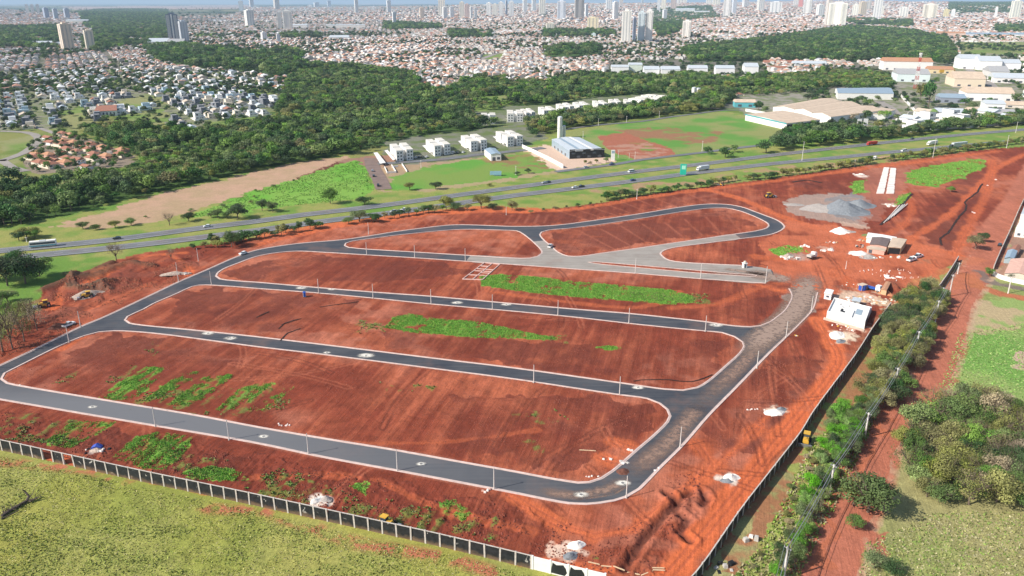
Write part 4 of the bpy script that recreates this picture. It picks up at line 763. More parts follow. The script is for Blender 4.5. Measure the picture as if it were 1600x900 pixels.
hedge([(300,388),(340,386),(380,378)], 6, 3, 3, ['dark', 'olive'], 'hedge at the left end of the embankment', 'shrub in the hedge between the highway and the embankment')
hedge([(945,313),(1000,305),(1040,300),(1080,295)], 3.8, 3.6, 4.2, ['dark', 'dark', 'olive'], 'hedge on the site edge in the middle', 'shrub in the hedge above the upper street')
hedge([(1105,290),(1147,283)], 5, 3.4, 4, ['dark', 'olive'], 'hedge on the site edge right of the green sign', 'shrub in the hedge right of the green sign')
hedge([(1172,282),(1215,276),(1262,270),(1300,264),(1360,256)], 4.2, 4.0, 4.4, ['dark', 'olive', 'olive'], 'hedge along the upper dirt track', 'shrub along the upper dirt track')
hedge([(1385,252),(1425,247),(1470,241),(1520,234),(1560,229),(1620,221)], 4, 4.0, 4.6, ['dark', 'olive', 'olive', 'mid'], 'hedge along the upper right site edge', 'shrub along the upper right site edge')
hedge([(585,345),(640,337),(690,330)], 5, 3.4, 4, ['dark', 'mid', 'olive'], 'hedge on the embankment top', 'shrub on the embankment top')
hedge([(1080,295),(1110,291)], 4, 3, 3.4, ['dark'], 'hedge on the site edge in the middle', 'shrub in the hedge above the upper street')
hedge([(830,333),(870,327),(940,318)], 7, 1.8, 1.8, ['dark', 'olive'], 'low bushes above the upper street', 'low bush above the upper street')
hedge([(230,340),(300,330),(390,318),(400,300),(460,285)], 14, 2.0, 1.8, ['olive', 'mid'], 'scattered bushes on the pink bare strip', 'bush scattered on the pink bare strip')
for px_, py_, r, h, k, lb in [(265,352,5,7,'straw','bare grey tree beside the highway'), (182,408,5.5,9,'straw','leafless tree at the corner of the red excavation'), (268,407,3,6,'straw','thin leafless tree on the orange bank')]:
    x, y = W(px_, py_); tree(x, y, r, h, k, lb, thin=True)
# left edge: dark trees and the bare ones below them
for i, (px_, py_, r, h, k) in enumerate([(12,447,9,13,'dark'), (40,443,9,12,'dark'), (62,432,7,9,'mid'), (-15,440,9,12,'mid'), (25,425,8,10,'dark'), (12,472,5,5,'mid'), (-6,480,5,6,'mid'), (30,486,4,4,'light')]):
    x, y = W(px_, py_); tree(x, y, r, h, k, '%s tree in the dense group at the left edge, %s' % (KN[k], ['front left', 'front right', 'rightmost', 'cut by the frame', 'rear', 'low one in front', 'lowest at the frame', 'small bright one'][i]), near=True)
for i, (px_, py_, r, h, k) in enumerate([(4,548,6.5,14,'olive'), (20,545,6,14,'straw'), (38,533,5.5,13,'olive'), (58,516,4.5,11,'straw'), (10,515,6,12,'mid'), (-16,530,6.5,14,'olive'), (46,500,4.5,9,'straw'), (28,508,5,10,'olive'), (-5,500,5,10,'mid')]):
    x, y = W(px_, py_); tree(x, y, r, h, k, 'sparse half-bare tree at the left edge above the street, %s' % ['nearest', 'second from the frame', 'third', 'rightmost', 'greenest', 'cut by the frame', 'small one behind', 'thin one behind', 'rear at the frame'][i], thin=True)
# right: tree belt between the black wall and the dirt road
UPX = [((1224,905),'nearest'),((1296,772),'second'),((1351,684),'third'),((1397,613),'fourth'),((1430,553),'fifth'),((1461,503),'sixth'),((1483,463),'seventh')]
def belt(poly, sp, seed, kinds, r0, r1, h0, h1, group, lb, thin=0, name='tree'):
    X, Y = fill(poly, sp, seed)
    for x, y in zip(X, Y):
        k = rnd.choice(kinds); th = rnd.random() < thin and k in TPB
        tree(x, y, rnd.uniform(r0, r1), rnd.uniform(h0, h1), k, '%s %s by the %s roadside pole' % (KN[k], lb, min(UPX, key=lambda q: math.dist(W(*q[0]), (x, y)))[1]) if 'thicket' not in lb else '%s %s, %s part' % (KN[k], lb, ('left' if P(np.array([x]), np.array([y]))[0][0] < 1500 else 'right')+(' upper' if y > W(1500, 700)[1] else ' lower')), group, not th, th, cat=name.split('_')[0], name=name)
belt([(1432,458),(1458,452),(1474,474),(1452,535),(1425,590),(1398,640),(1368,650),(1345,640),(1352,590),(1372,540),(1392,492),(1412,470)], 4.2, 5, ['olive', 'olive', 'dark', 'olive', 'mid'], 2.8, 4.6, 5.0, 7.6, 'tree belt between the wall and the dirt road', 'tree between wall and dirt road')
belt([(1440,470),(1462,455),(1472,468),(1458,488),(1440,500)], 4, 6, ['lush'], 2.6, 3.6, 4, 5.5, 'lush trees at the upper end of the belt', 'tree at the upper end of the roadside belt')
belt([(1298,650),(1330,640),(1346,655),(1330,700),(1300,755),(1272,815),(1252,880),(1228,925),(1195,925),(1225,860),(1255,790),(1282,720)], 3.4, 7, ['lush', 'light', 'mid', 'dark', 'lush'], 1.9, 3.2, 3.2, 5.6, 'lush shrubs under the power line', 'shrub under the wires', name='shrub')
belt([(1270,690),(1290,680),(1255,790),(1215,870),(1160,915),(1120,915),(1190,850)], 4.5, 8, ['olive', 'light', 'straw'], .9, 1.8, .7, 1.5, 'low brush beside the right wall', 'low brush beside the right wall', name='bush')
belt([(1340,640),(1368,636),(1352,680),(1326,720),(1312,700)], 3.2, 9, ['dark', 'mid'], 2.2, 3.2, 3.5, 5.2, 'dark trees at the road bend', 'tree at the road bend')
belt([(1420,665),(1460,640),(1530,632),(1640,640),(1650,800),(1560,795),(1500,800),(1455,795),(1415,740),(1385,700)], 4.9, 11, ['olive', 'straw', 'olive', 'mid', 'olive', 'light', 'mid'], 3.2, 6.4, 4.5, 9, 'thicket at the right edge', 'tree in the thicket at the right edge', .35)
belt([(1500,720),(1560,700),(1650,720),(1650,790),(1560,785),(1520,760)], 6.5, 12, ['mid', 'lush', 'dark'], 3.8, 6, 5.5, 9, 'green trees in the thicket', 'tree standing in the right thicket')
for dx, dy, r, h, k, lb in [(1356,800,8.0,9.5,'mid','big flat crowned tree leaning over the dirt road'), (1333,790,3.6,8.2,'olive','olive bough tree beside the big flat crowned one'), (1372,792,4.4,7.2,'dark','dark tree just right of the big flat crowned one'), (1336,826,2.6,3.6,'mid','small tree under the big flat crowned one'), (1366,888,3.4,3.6,'mid','round green bush at the bottom edge beside the road'), (1392,896,3.0,3.0,'dark','dark bush at the bottom edge beside a green one')]:
    x, y = W(dx, dy); tree(x, y, r, h, k, lb, near=True)

# ------------------------------------------------------------------ weeds and grass tufts (nobody could count them)
def tufts(name, X, Y, h0, h1, w0, cols, seed, blades=4, sp=.5):
    r = np.random.RandomState(seed); n = len(X); Z = ground_h(X, Y); V = []; Fc = []; Cc = []
    H = r.uniform(h0, h1, n); base = np.array(cols)[r.randint(0, len(cols), n)]*r.uniform(.75, 1.25, (n, 1))
    vv = []; cc = []
    for b in range(blades):
        a = r.uniform(0, 6.28, n); ox = r.uniform(-sp, sp, n)*w0; oy = r.uniform(-sp, sp, n)*w0; ww = w0*r.uniform(.35, .7, n); lx = np.cos(a)*ww; ly = np.sin(a)*ww; tx = r.uniform(-1.1, 1.1, n)*w0; ty = r.uniform(-1.1, 1.1, n)*w0; hh = H*r.uniform(.6, 1.1, n)
        p0 = np.stack([X+ox-lx, Y+oy-ly, Z-.05], -1); p1 = np.stack([X+ox+lx, Y+oy+ly, Z-.05], -1); p2 = np.stack([X+ox+tx+lx*.8, Y+oy+ty+ly*.8, Z+hh], -1); p3 = np.stack([X+ox+tx-lx*.8, Y+oy+ty-ly*.8, Z+hh*.9], -1)
        vv.append(np.stack([p0, p1, p2, p3], 1)); cc.append(np.repeat((base*r.uniform(.85, 1.15, (n, 1)))[:, None, :], 4, 1))
    v = np.concatenate(vv).reshape(-1, 3); c = np.concatenate(cc).reshape(-1, 3); bulk(name, v, 4, c, attr_mat('weed', .7, .15, 2), 'stuff')
def bulk(name, v, k, c, m, kind=None):            # many k-gons, colour per vertex
    nv = len(v); nf = nv//k; me = bpy.data.meshes.new(name); me.vertices.add(nv); me.vertices.foreach_set('co', v.astype(np.float32).ravel()); me.loops.add(nv); me.loops.foreach_set('vertex_index', np.arange(nv, dtype=np.int32))
    me.polygons.add(nf); me.polygons.foreach_set('loop_start', np.arange(0, nv, k, dtype=np.int32)); me.polygons.foreach_set('loop_total', np.full(nf, k, np.int32))
    a = me.attributes.new('col', 'FLOAT_COLOR', 'POINT'); c4 = np.ones((nv, 4), np.float32); c4[:, :3] = c; a.data.foreach_set('color', c4.ravel()); me.update(calc_edges=True); me.materials.append(m)
    o = link(bpy.data.objects.new(name, me)); 
    if kind: o['kind'] = kind
    return o
from mathutils.bvhtree import BVHTree
_g = bpy.data.objects['ground'].data; _n = len(_g.vertices); _co = np.empty(_n*3, np.float32); _g.vertices.foreach_get('co', _co); _co = _co.reshape(-1, 3)
_rr = np.hypot(_co[:, 0], _co[:, 1])
_az = np.concatenate([np.radians(np.linspace(-180, -40, 36)[:-1]), np.arange(math.radians(-40), math.radians(40), .00135), np.radians(np.linspace(40, 180, 36))]); _nc = len(_az); _R = _rr.reshape(-1, _nc)[:, 0]; _Z = _co[:, 2].reshape(-1, _nc)
def ground_h(X, Y):                               # height of the built ground sheet
    X = np.asarray(X, float); Y = np.asarray(Y, float)
    r = np.hypot(X, Y); a = np.arctan2(X, Y); i = np.clip(np.searchsorted(_R, r)-1, 0, len(_R)-2); j = np.clip(np.searchsorted(_az, a)-1, 0, _nc-2)
    u = np.clip((r-_R[i])/(_R[i+1]-_R[i]), 0, 1); v = np.clip((a-_az[j])/(_az[j+1]-_az[j]), 0, 1)
    return (_Z[i, j]*(1-v)+_Z[i, j+1]*v)*(1-u)+(_Z[i+1, j]*(1-v)+_Z[i+1, j+1]*v)*u
def gh(x, y): return float(ground_h(np.array([x]), np.array([y]))[0])
_ang = math.atan2(W(250, 540)[1]-W(150, 600)[1], W(250, 540)[0]-W(150, 600)[0]); CA, SA = math.cos(_ang), math.sin(_ang)
for i, p in enumerate(LUSH):
    far_ = i >= 13; sp = .62 if far_ else .34
    X_, Y_ = fill(p, sp, 60+i); n2 = fbm(X_/2.2, Y_/2.2, 13); n8 = fbm(X_/8, Y_/8, 11)
    U_ = X_*math.cos(.9)+Y_*math.sin(.9); st_ = fbm((X_*CA+Y_*SA)/9, (-X_*SA+Y_*CA)/1.1, 610, 3); k = (n2*.35+n8*.3+st_*.35 > (.50 if (3 <= i < 8 or i in (8, 9)) else .42)+np.random.RandomState(i).uniform(-.05, .05, len(X_))); X_, Y_ = X_[k], Y_[k]
    tufts('weeds', X_, Y_, .12, .42 if not far_ else .3, .15 if not far_ else .34, [(.16, .38, .05), (.20, .42, .06), (.11, .28, .04), (.30, .42, .09)], 70+i)
for i, p in enumerate(SPARSE):
    X_, Y_ = fill(p, 1.0, 160+i); k = fbm(X_/2.2, Y_/2.2, 13)*.4+fbm(X_/8, Y_/8, 11)*.6 > .56; tufts('weeds', X_[k], Y_[k], .15, .5, .36, [(.12, .22, .04), (.17, .22, .06), (.20, .20, .08)], 170+i)
X_, Y_ = fill([(-30,712),(0,712),(144,745),(244,765),(400,800),(572,840),(689,864),(800,892),(860,905),(860,960),(-60,960)], .62, 200); k = fbm(X_/3, Y_/3, 201) > .30
tufts('field_grass', X_[k], Y_[k], .06, .22, .26, [(.31, .33, .075), (.34, .33, .10), (.25, .30, .06), (.38, .35, .15)], 202, 3)
X_, Y_ = fill([(-30,712),(0,712),(144,745),(244,765),(400,800),(572,840),(689,864),(800,892),(860,905),(860,960),(-60,960)], .9, 211); k = fbm(X_/9, Y_/5, 42, 4) > .58; tufts('field_tussocks', X_[k], Y_[k], .1, .34, .28, [(.22, .27, .06), (.27, .30, .07), (.32, .33, .10)], 212, 4)
X_, Y_ = fill([(1400,830),(1460,800),(1640,800),(1640,960),(1330,960),(1350,850)], .75, 203); tufts('field_grass', X_, Y_, .12, .4, .34, [(.30, .30, .11), (.36, .33, .18), (.19, .27, .06)], 204, 3)
X_, Y_ = fill([(1470,600),(1500,520),(1640,500),(1640,640),(1470,640)], 1.1, 205); tufts('field_grass', X_, Y_, .1, .35, .45, [(.20, .34, .08), (.27, .34, .12)], 206, 3)
X_, Y_ = fill([(1270,690),(1340,640),(1370,650),(1330,740),(1280,840),(1240,925),(1120,925),(1190,850)], .85, 207); tufts('brush_grass', X_, Y_, .2, .8, .4, [(.22, .34, .06), (.30, .33, .11), (.36, .32, .18)], 208, 4)
X_, Y_ = fill([(290,340),(400,299),(470,278),(525,258),(560,251),(574,262),(584,300),(552,312),(450,322),(330,338)], 1.7, 209); k = fbm(X_/6, Y_/6, 95) > .40; tufts('field_weeds', X_[k], Y_[k], .2, .6, .55, [(.14, .28, .05), (.21, .32, .07)], 210, 3)
# ------------------------------------------------------------------ common materials for built things
white = mat('white_paint', (.78, .76, .72), .7, var=.07, scale=.7); cream = mat('cream_paint', (.70, .62, .50), .75, var=.08, scale=.5); conc = mat('concrete', (.48, .45, .41), .9, var=.15, scale=.7)
glass = mat('window_glass', (.05, .07, .09), .15, var=.2, spec=.8); dglass = mat('dark_window', (.09, .10, .12), .4, var=.2); tile = mat('roof_tile', (.33, .15, .10), .85, var=.3, scale=.9); black = mat('black_paint', (.02, .022, .024), .6, var=.3)
metalw = mat('metal_sheet_pale', (.62, .66, .68), .4, .2, var=.06, scale=.3); metalb = mat('metal_sheet_blue', (.34, .43, .50), .4, .2, var=.08, scale=.3); fibro = mat('fibre_cement', (.50, .42, .33), .9, var=.16, scale=.3)
beige = mat('beige_roof', (.56, .44, .33), .9, var=.15, scale=.2); teal = mat('teal_paint', (.05, .33, .38), .6); orange = mat('orange_tile', (.46, .24, .14), .85, var=.15, scale=.4); yellow = mat('yellow_paint', (.62, .36, .05), .5, var=.1); grn = mat('sign_green', (.02, .42, .30), .5); blue = mat('blue_paint', (.03, .10, .42), .45, var=.1)
red = mat('red_paint', (.50, .04, .03), .4); rubber = mat('rubber', (.02, .02, .02), .9); steel = mat('steel', (.38, .38, .39), .45, .6); wood = mat('board_wood', (.55, .36, .20), .85, var=.2, scale=3); postm = mat('post_concrete', (.66, .62, .57), .8, var=.12, scale=2)
pink = mat('pink_render', (.62, .38, .30), .85, var=.15); greyr = mat('grey_roof', (.36, .36, .36), .8, var=.15); redsoilm = mat('soil_stain', (.48, .20, .13), .95, var=.2)
# ------------------------------------------------------------------ street lamp posts
def make_post():
    t = thing('lamp_post', 'x', 'lamp post')
    b = MB(); b.cyl((0, 0, 0), (0, 0, 6.5), .17, .10, 8); b.obj('pole', postm, t)
    b = MB(); b.cyl((0, 0, 0), (0, 0, .35), .30, .24, 8); b.obj('base_collar', conc, t)
    b = MB(); b.box(-.05, .05, -.35, .35, 6.15, 6.25); b.cyl((0, 0, 6.5), (0, 0, 6.62), .10, .03, 8); b.obj('bracket', steel, t)
    bpy.context.view_layer.update(); KIDS[t.name] = [c for c in COL.objects if c.parent == t]; return t
post0 = None
LP = [('on the lower kerb of the lowest street', [(243,666.5),(358,687.5),(482,709.5),(621,735.8),(772,764.5)]), ('beside the bend at the lower right', [(978.6,778),(1062.5,698.6)]), ('on the outer kerb of the right-hand street', [(1182.5,575.5),(1228,527.3),(1267.5,486)]),
 ('on the kerb of the third street', [(108,535),(834,598),(968,617)]), ('on the lower kerb of the second street', [(498,458.3),(583,466.2),(673.6,475),(769.4,483.5),(871.7,493),(982.5,505.5),(1102,518)]),
 ('below the uppermost block', [(573,398.5),(648,402.8),(727,408),(992.5,427.3),(1094.4,435.8),(1196,442.5)]), ('beside the long left street', [(126,511),(330.5,445.3),(279,439.5),(310,408)]), ('on the red embankment', [(576,366),(791,336)]), ('alone in the orange yard', [(1321.4,420)])]
HT = {(279,439.5): 9, (1321.4,420): 4, (791,336): 5, (1196,442.5): 8, (1094.4,435.8): 7.4, (992.5,427.3): 7.4}
for where, l in LP:
    for i, (px_, py_) in enumerate(l):
        x, y = W(px_, py_); lb = 'white lamp post %s%s' % (where, '' if len(l) == 1 else ', %s from %s' % (ORD[i], 'its left end' if 'left street' not in where and 'right-hand' not in where else 'the bottom'))
        s = HT.get((px_, py_), 6.6)/6.5
        if post0 is None: post0 = make_post(); post0.location = (x, y, 0); post0['label'] = lb; post0['group'] = 'street lamp posts'
        else: dup(post0, (x, y, 0), 0, (1, 1, s), lb, 'street lamp posts')
# utility poles and wires on the right
def make_upole():
    t = thing('utility_pole', 'x', 'utility pole'); b = MB(); b.cyl((0, 0, -.3), (0, 0, 8.6), .30, .19, 8); b.obj('pole', postm, t)
    b = MB(); b.box(-.9, .9, -.07, .07, 8.1, 8.25); b.obj('crossarm', steel, t)
    b = MB()
    for x in (-.8, -.3, .3, .8): b.cyl((x, 0, 8.25), (x, 0, 8.45), .06, .04, 6)
    b.obj('insulators', white, t); bpy.context.view_layer.update(); KIDS[t.name] = [c for c in COL.objects if c.parent == t]; return t
UP = [((1224,905),8.6),((1296,772),8.0),((1351,684),7.5),((1396.7,613),8),((1430,553.5),8.2),((1461,503.5),8.4),((1483,463),9.0),((1496,428),5)]
UL = ['nearest the bottom edge', 'second from the bottom', 'third from the bottom, half hidden in trees', 'fourth from the bottom', 'fifth from the bottom', 'sixth from the bottom', 'seventh, the tall one by the road bend', 'eighth, farthest of the row']
up0 = make_upole(); uxy = []
for i, ((px_, py_), h) in enumerate(UP):
    h *= 1.1; x, y = W(px_, py_); uxy.append((x, y, h)); lb = 'concrete utility pole along the dirt road, '+UL[i]
    rz = -.95
    if i == 0: up0.location = (x, y, 0); up0.rotation_euler = (0, 0, rz); tag(up0, lb, group='utility poles along the dirt road')
    else: dup(up0, (x, y, 0), rz, (1, 1, h/8.6), lb, 'utility poles along the dirt road')
for (px_, py_), h, lb in (((1471,470),6,'short concrete pole among the belt trees near the road bend'), ((1575,458.5),7.5,'concrete utility pole on the side lane by the meadow')):
    x, y = W(px_, py_); dup(up0, (x, y, 0), rz, (1, 1, h/8.6), lb, 'utility poles along the dirt road')
t = thing('power_line', 'black overhead cables sagging between the poles of the dirt road', 'power line')
for off in (-.7, 0, .7):
    b = MB(); xs = [(uxy[0][0]-25, uxy[0][1]-50, 8.6)]+uxy
    for (x0, y0, h0), (x1, y1, h1) in zip(xs[:-1], xs[1:]):
        dx, dy = x1-x0, y1-y0; L_ = math.hypot(dx, dy); nx, ny = dy/L_*off, -dx/L_*off; prev = None
        for k in range(9):
            u = k/8; q = (x0+dx*u+nx, y0+dy*u+ny, (h0*(1-u)+h1*u)-.3-3.2*u*(1-u)*(1 if L_ > 20 else .5)+(.0 if off else -.5))
            if prev: b.cyl(prev, q, .05 if off else .10, .05 if off else .10, 4, caps=False)
            prev = q
    b.obj('cable', steel, t)
# poles by the highway and the fields
hp = [((1253,251),30,'tall mast beside the highway above the excavation'), ((1335,260),11,'short pole in the hedge above the gravel heap'), ((1457.5,246),30,'pole behind the hedge above the lime green patch'), ((1572.5,231),20,'pole near the upper right corner of the site'), ((1587,207),17,'leaning looking pole on the far verge at the right'), ((935,196),11,'pole on the field edge nearest the silo'), ((979,191),10,'pole on the far edge of the field, second from the silo'), ((1030,183.5),10,'pole on the far edge of the field, third from the silo'), ((1097,236),16,'pole by the service road left of the dark trees'), ((995,311),16,'pole in the hedge in the middle of the site edge'), ((806,273),14,'pole on the reddish field'), ((911,215),10,'pole behind the black warehouse'), ((658,262),12,'pole in front of the first white apartment block'), ((752,238),10,'pole in front of the third white apartment block'), ((42,378),8,'small pole at the left beside the highway'), ((318,178),10,'pole at the lower left houses')]
for q, dp, lb in hp:
    x, y = W(*q); h = hpx(q[1], dp); b = MB(); b.cyl((0, 0, 0), (0, 0, h), .22, .12, 8); b.box(-.7, .7, -.06, .06, h-.5, h-.35)
    b.cyl((0, 0, 0), (0, 0, .4), .35, .3, 8); o = b.obj('field_pole', postm, loc=(x, y, gh(x, y))); tag(o, 'thin pale '+lb, 'pole')
# ------------------------------------------------------------------ boundary walls of black-painted slabs
wallpost = mat('wall_post', (.52, .47, .42), .85, var=.25, scale=1.5)
def wall(name, label, line, h, spacing, skip=(), postcol=wallpost, blots=True, cat='wall'):
    t = thing(name, label, cat, (line[0][0], line[0][1], 0)); ox, oy = line[0]; ps = []; acc = 0; nxt = 0
    for a, b in zip(line[:-1], line[1:]):
        L_ = math.dist(a, b)
        while nxt <= acc+L_: u = (nxt-acc)/L_; ps.append((a[0]+(b[0]-a[0])*u, a[1]+(b[1]-a[1])*u)); nxt += spacing
        acc += L_
    pm = MB(); pm.box(-.20, .20, -.17, .17, -.4, h+.15); pme = pm.mesh('post', [postcol]); cap = MB(); cap.box(0, spacing-.44, -.14, .14, h, h+.09); cme = cap.mesh('coping', [postcol])
    n = 4; pan = MB(); pan.box(0, spacing-.42, -.07, .07, -.3, h-.03, 0); blackm = black_wall; pme2 = pan.mesh('panel', [blackm])
    for i, (x, y) in enumerate(ps):
        if i+1 < len(ps): rz = math.atan2(ps[i+1][1]-y, ps[i+1][0]-x)
        o = link(bpy.data.objects.new('post', pme), t); o.location = (x-ox, y-oy, rnd.uniform(-.05, .05)); o.rotation_euler = (0, 0, rz)
        if i+1 < len(ps):
            c = link(bpy.data.objects.new('coping', cme), t); c.location = (x-ox+math.cos(rz)*.21, y-oy+math.sin(rz)*.21, 0); c.rotation_euler = (0, 0, rz)
            if i in skip: continue
            p = link(bpy.data.objects.new('panel', pme2), t); p.location = (x-ox+math.cos(rz)*.21, y-oy+math.sin(rz)*.21, rnd.uniform(-.02, .02)); p.rotation_euler = (0, 0, rz)
            sx = (math.dist(ps[i], ps[i+1])-.42)/(spacing-.42); p.scale = (sx, 1, 1); c.scale = (sx, 1, 1); p.rotation_euler = (rnd.gauss(0, .025), 0, rz+rnd.gauss(0, .008)); o.rotation_euler = (rnd.gauss(0, .02), rnd.gauss(0, .02), rz)
    return t, ps
m = mat('black_wall', (.022, .024, .027), .55, var=.5, scale=1.1); black_wall = m
_t, _N, _L, _B = m.node_tree, m.node_tree.nodes, m.node_tree.links, m.node_tree.nodes['Principled BSDF']
g = _N.new('ShaderNodeNewGeometry'); n = _N.new('ShaderNodeTexNoise'); n.inputs['Scale'].default_value = .55; n.inputs['Detail'].default_value = 4; n.inputs['Distortion'].default_value = .8; _L.new(g.outputs['Position'], n.inputs['Vector'])
r = _N.new('ShaderNodeMapRange'); r.inputs[1].default_value = .66; r.inputs[2].default_value = .70; _L.new(n.outputs[0], r.inputs[0]); mx = _N.new('ShaderNodeMix'); mx.data_type = 'RGBA'; _L.new(r.outputs[0], mx.inputs[0])
_L.new([q for q in _N if q.type == 'VECT_MATH'][0].outputs[0], mx.inputs[6]); mx.inputs[7].default_value = (.42, .40, .37, 1); oi = _N.new('ShaderNodeObjectInfo'); vs = _N.new('ShaderNodeVectorMath'); vs.operation = 'MULTIPLY_ADD'; vs.inputs[1].default_value = (1, 1, 1); _L.new(g.outputs['Position'], vs.inputs[0]); cb = _N.new('ShaderNodeMath'); cb.operation = 'MULTIPLY'; cb.inputs[1].default_value = 60; _L.new(oi.outputs['Random'], cb.inputs[0]); _L.new(cb.outputs[0], vs.inputs[2]); _L.new(vs.outputs[0], n.inputs['Vector'])
sx = _N.new('ShaderNodeSeparateXYZ'); _L.new(g.outputs['Position'], sx.inputs[0]); zz = _N.new('ShaderNodeMath'); zz.operation = 'MULTIPLY_ADD'; _L.new(n.outputs[0], zz.inputs[0]); zz.inputs[1].default_value = -2.2; _L.new(sx.outputs[2], zz.inputs[2]); rz_ = _N.new('ShaderNodeMapRange'); rz_.inputs[1].default_value = .1; rz_.inputs[2].default_value = -.9; rz_.inputs[4].default_value = .8; _L.new(zz.outputs[0], rz_.inputs[0])
mz = _N.new('ShaderNodeMix'); mz.data_type = 'RGBA'; mz.inputs[7].default_value = (.20, .13, .08, 1); _L.new(rz_.outputs[0], mz.inputs[0]); _L.new(mx.outputs[2], mz.inputs[6]); _L.new(mz.outputs[2], _B.inputs['Base Color'])
end = [i for i, q in enumerate(WB) if q[0] == 832][0]; front_line = smooth(WBW[:end+1], False, 6)
wall('perimeter_wall', 'long black painted slab wall with white posts along the foreground field', front_line, 3.5, 3.75, skip=(8, 10))
wall('perimeter_wall', 'black slab wall seen on its shaded side along the right of the site', smooth(WR, False, 6), WRH, 3.75)
wl, _ = wall('perimeter_wall', 'dark slab wall between the yard and the tree belt at the road bend', smooth(pts([(1455,468),(1476,440),(1498,405)]), False, 6), 2.4, 3.75)
# whitewashed gate bays
t = thing('whitewashed_wall', 'white painted wall bays with two black patches at the bottom edge', 'wall', (*W(832,889), 0)); x0, y0 = W(832,889); x1, y1 = W(945,917); L_ = math.dist((x0, y0), (x1, y1)); t.rotation_euler = (0, 0, math.atan2(y1-y0, x1-x0)); nb = 4
for i in range(nb+1): b = MB(); b.box(L_*i/nb-.2, L_*i/nb+.2, -.18, .18, -.3, 3.65); b.obj('post', white, t)
for i in range(nb): b = MB(); b.box(L_*i/nb+.2, L_*(i+1)/nb-.2, -.08, .08, -.3, 3.5); p = b.obj('panel', [white], t)
for i, c in ((1, 1), (2, 1)):
    b = MB(); xa, xb = L_*i/nb+.25, L_*(i+1)/nb-.25
    b.add([(xa, -.095, .35), (xb-.5, -.095, .3), (xb, -.095, 1.2), (xb-.3, -.095, 2.3), (xb-.9, -.095, 3.1), (xa+1.2, -.095, 2.7), (xa+.3, -.095, 3.2), (xa+.1, -.095, 2)], [tuple(range(8))]); b.obj('black_patch', black, t)
# ------------------------------------------------------------------ town houses
def rel(*q): return W(*q)
HOUSE = {}
def make_house(key, wallm, roofm, style, w_=9, d=12, h=3.2):
    t = thing('house', 'x', 'house', (0, -300, 0)); b = MB(); b.box(-w_/2, w_/2, -d/2, d/2, 0, h)
    if style == 'modern': b.box(-w_/2, w_/2*.3, -d/2+.4, d/2*.4, h, h*2)
    b.obj('wall', wallm, t)
    r = MB()
    if style == 'hip': r.add([(-w_/2-.5, -d/2-.5, h-.1), (w_/2+.5, -d/2-.5, h-.1), (w_/2+.5, d/2+.5, h-.1), (-w_/2-.5, d/2+.5, h-.1), (0, -d/2+w_*.45, h+w_*.24), (0, d/2-w_*.45, h+w_*.24)], [(0, 1, 4), (1, 2, 5, 4), (2, 3, 5), (3, 0, 4, 5), (3, 2, 1, 0)])
    elif style == 'gable': r.add([(-w_/2-.5, -d/2-.5, h-.1), (w_/2+.5, -d/2-.5, h-.1), (w_/2+.5, d/2+.5, h-.1), (-w_/2-.5, d/2+.5, h-.1), (0, -d/2-.5, h+w_*.22), (0, d/2+.5, h+w_*.22)], [(0, 1, 4), (1, 2, 5, 4), (2, 3, 5), (3, 0, 4, 5), (3, 2, 1, 0)])
    else:
        r.box(-w_/2+.25, w_/2*.3-.25, -d/2+.65, d/2*.4-.25, h*2, h*2+.12); r.box(w_/2*.3+.2, w_/2-.2, -d/2+.3, d/2-.3, h, h+.12)
    ro = r.obj('roof', roofm, t)
    if style == 'modern': b = MB(); b.box(-w_/2, w_/2*.3, -d/2+.4, -d/2+.6, h*2, h*2+.5); b.box(-w_/2, w_/2*.3, d/2*.4-.2, d/2*.4, h*2, h*2+.5); b.box(-w_/2, -w_/2+.2, -d/2+.4, d/2*.4, h*2, h*2+.5); b.obj('parapet', wallm, t)
    for i, (x, z) in enumerate([(-w_*.28, 1.0), (w_*.22, 1.0)]+([(-w_*.28, 4.2)] if style == 'modern' else [])):
        b = MB(); yy = -d/2 if z < 3 else -d/2+.4; b.box(x-.9, x+.9, yy-.05, yy+.05, z, z+1.4); b.obj('window', dglass, t)
    b = MB(); b.box(-.5, .5, -d/2-.06, -d/2+.04, 0, 2.2); b.obj('door', wood if style != 'modern' else dglass, t)
    b = MB(); b.box(-w_/2-1.2, w_/2+1.2, -d/2-4, -d/2-3.8, 0, 1.9); b.box(-w_/2-1.3, -w_/2-1.15, -d/2-4, d/2+2, 0, 2); b.obj('garden_wall', wallm, t)
    bpy.context.view_layer.update(); KIDS[t.name] = [c for c in COL.objects if c.parent == t]; HOUSE[key] = t; t['used'] = 0
    return t
bluegrey = mat('blue_grey_roof', (.30, .38, .44), .6, var=.1); bwall = mat('pale_blue_wall', (.42, .52, .56), .8, var=.1)
MODW = ['white modern', 'white boxy', 'pale grey boxy', 'cream flat-roofed']
make_house('m0', white, metalw, 'modern', 10, 16); make_house('m1', white, greyr, 'modern', 9, 13); make_house('m2', bwall, bluegrey, 'modern', 11, 14); make_house('m4', mat('dark_render', (.20, .21, .23), .7, var=.1), greyr, 'modern', 9, 13); make_house('m3', cream, conc, 'modern', 10, 13, 3)
make_house('t0', cream, tile, 'hip', 9, 13); make_house('t1', white, tile, 'gable', 8, 12); make_house('t2', pink, orange, 'hip', 10, 12); make_house('t3', white, fibro, 'gable', 9, 14); make_house('t4', white, metalw, 'gable', 9, 12)
HL = dict(m4='dark grey boxy house', m0='white two-storey flat roofed house', m1='white boxy house with a grey roof', m2='pale blue boxy house', m3='cream flat roofed house', t0='cream house under a red hip roof', t1='white house under a red gable roof', t2='pink house under an orange hip roof', t3='white house under a brownish gable roof', t4='white house under a pale metal roof')
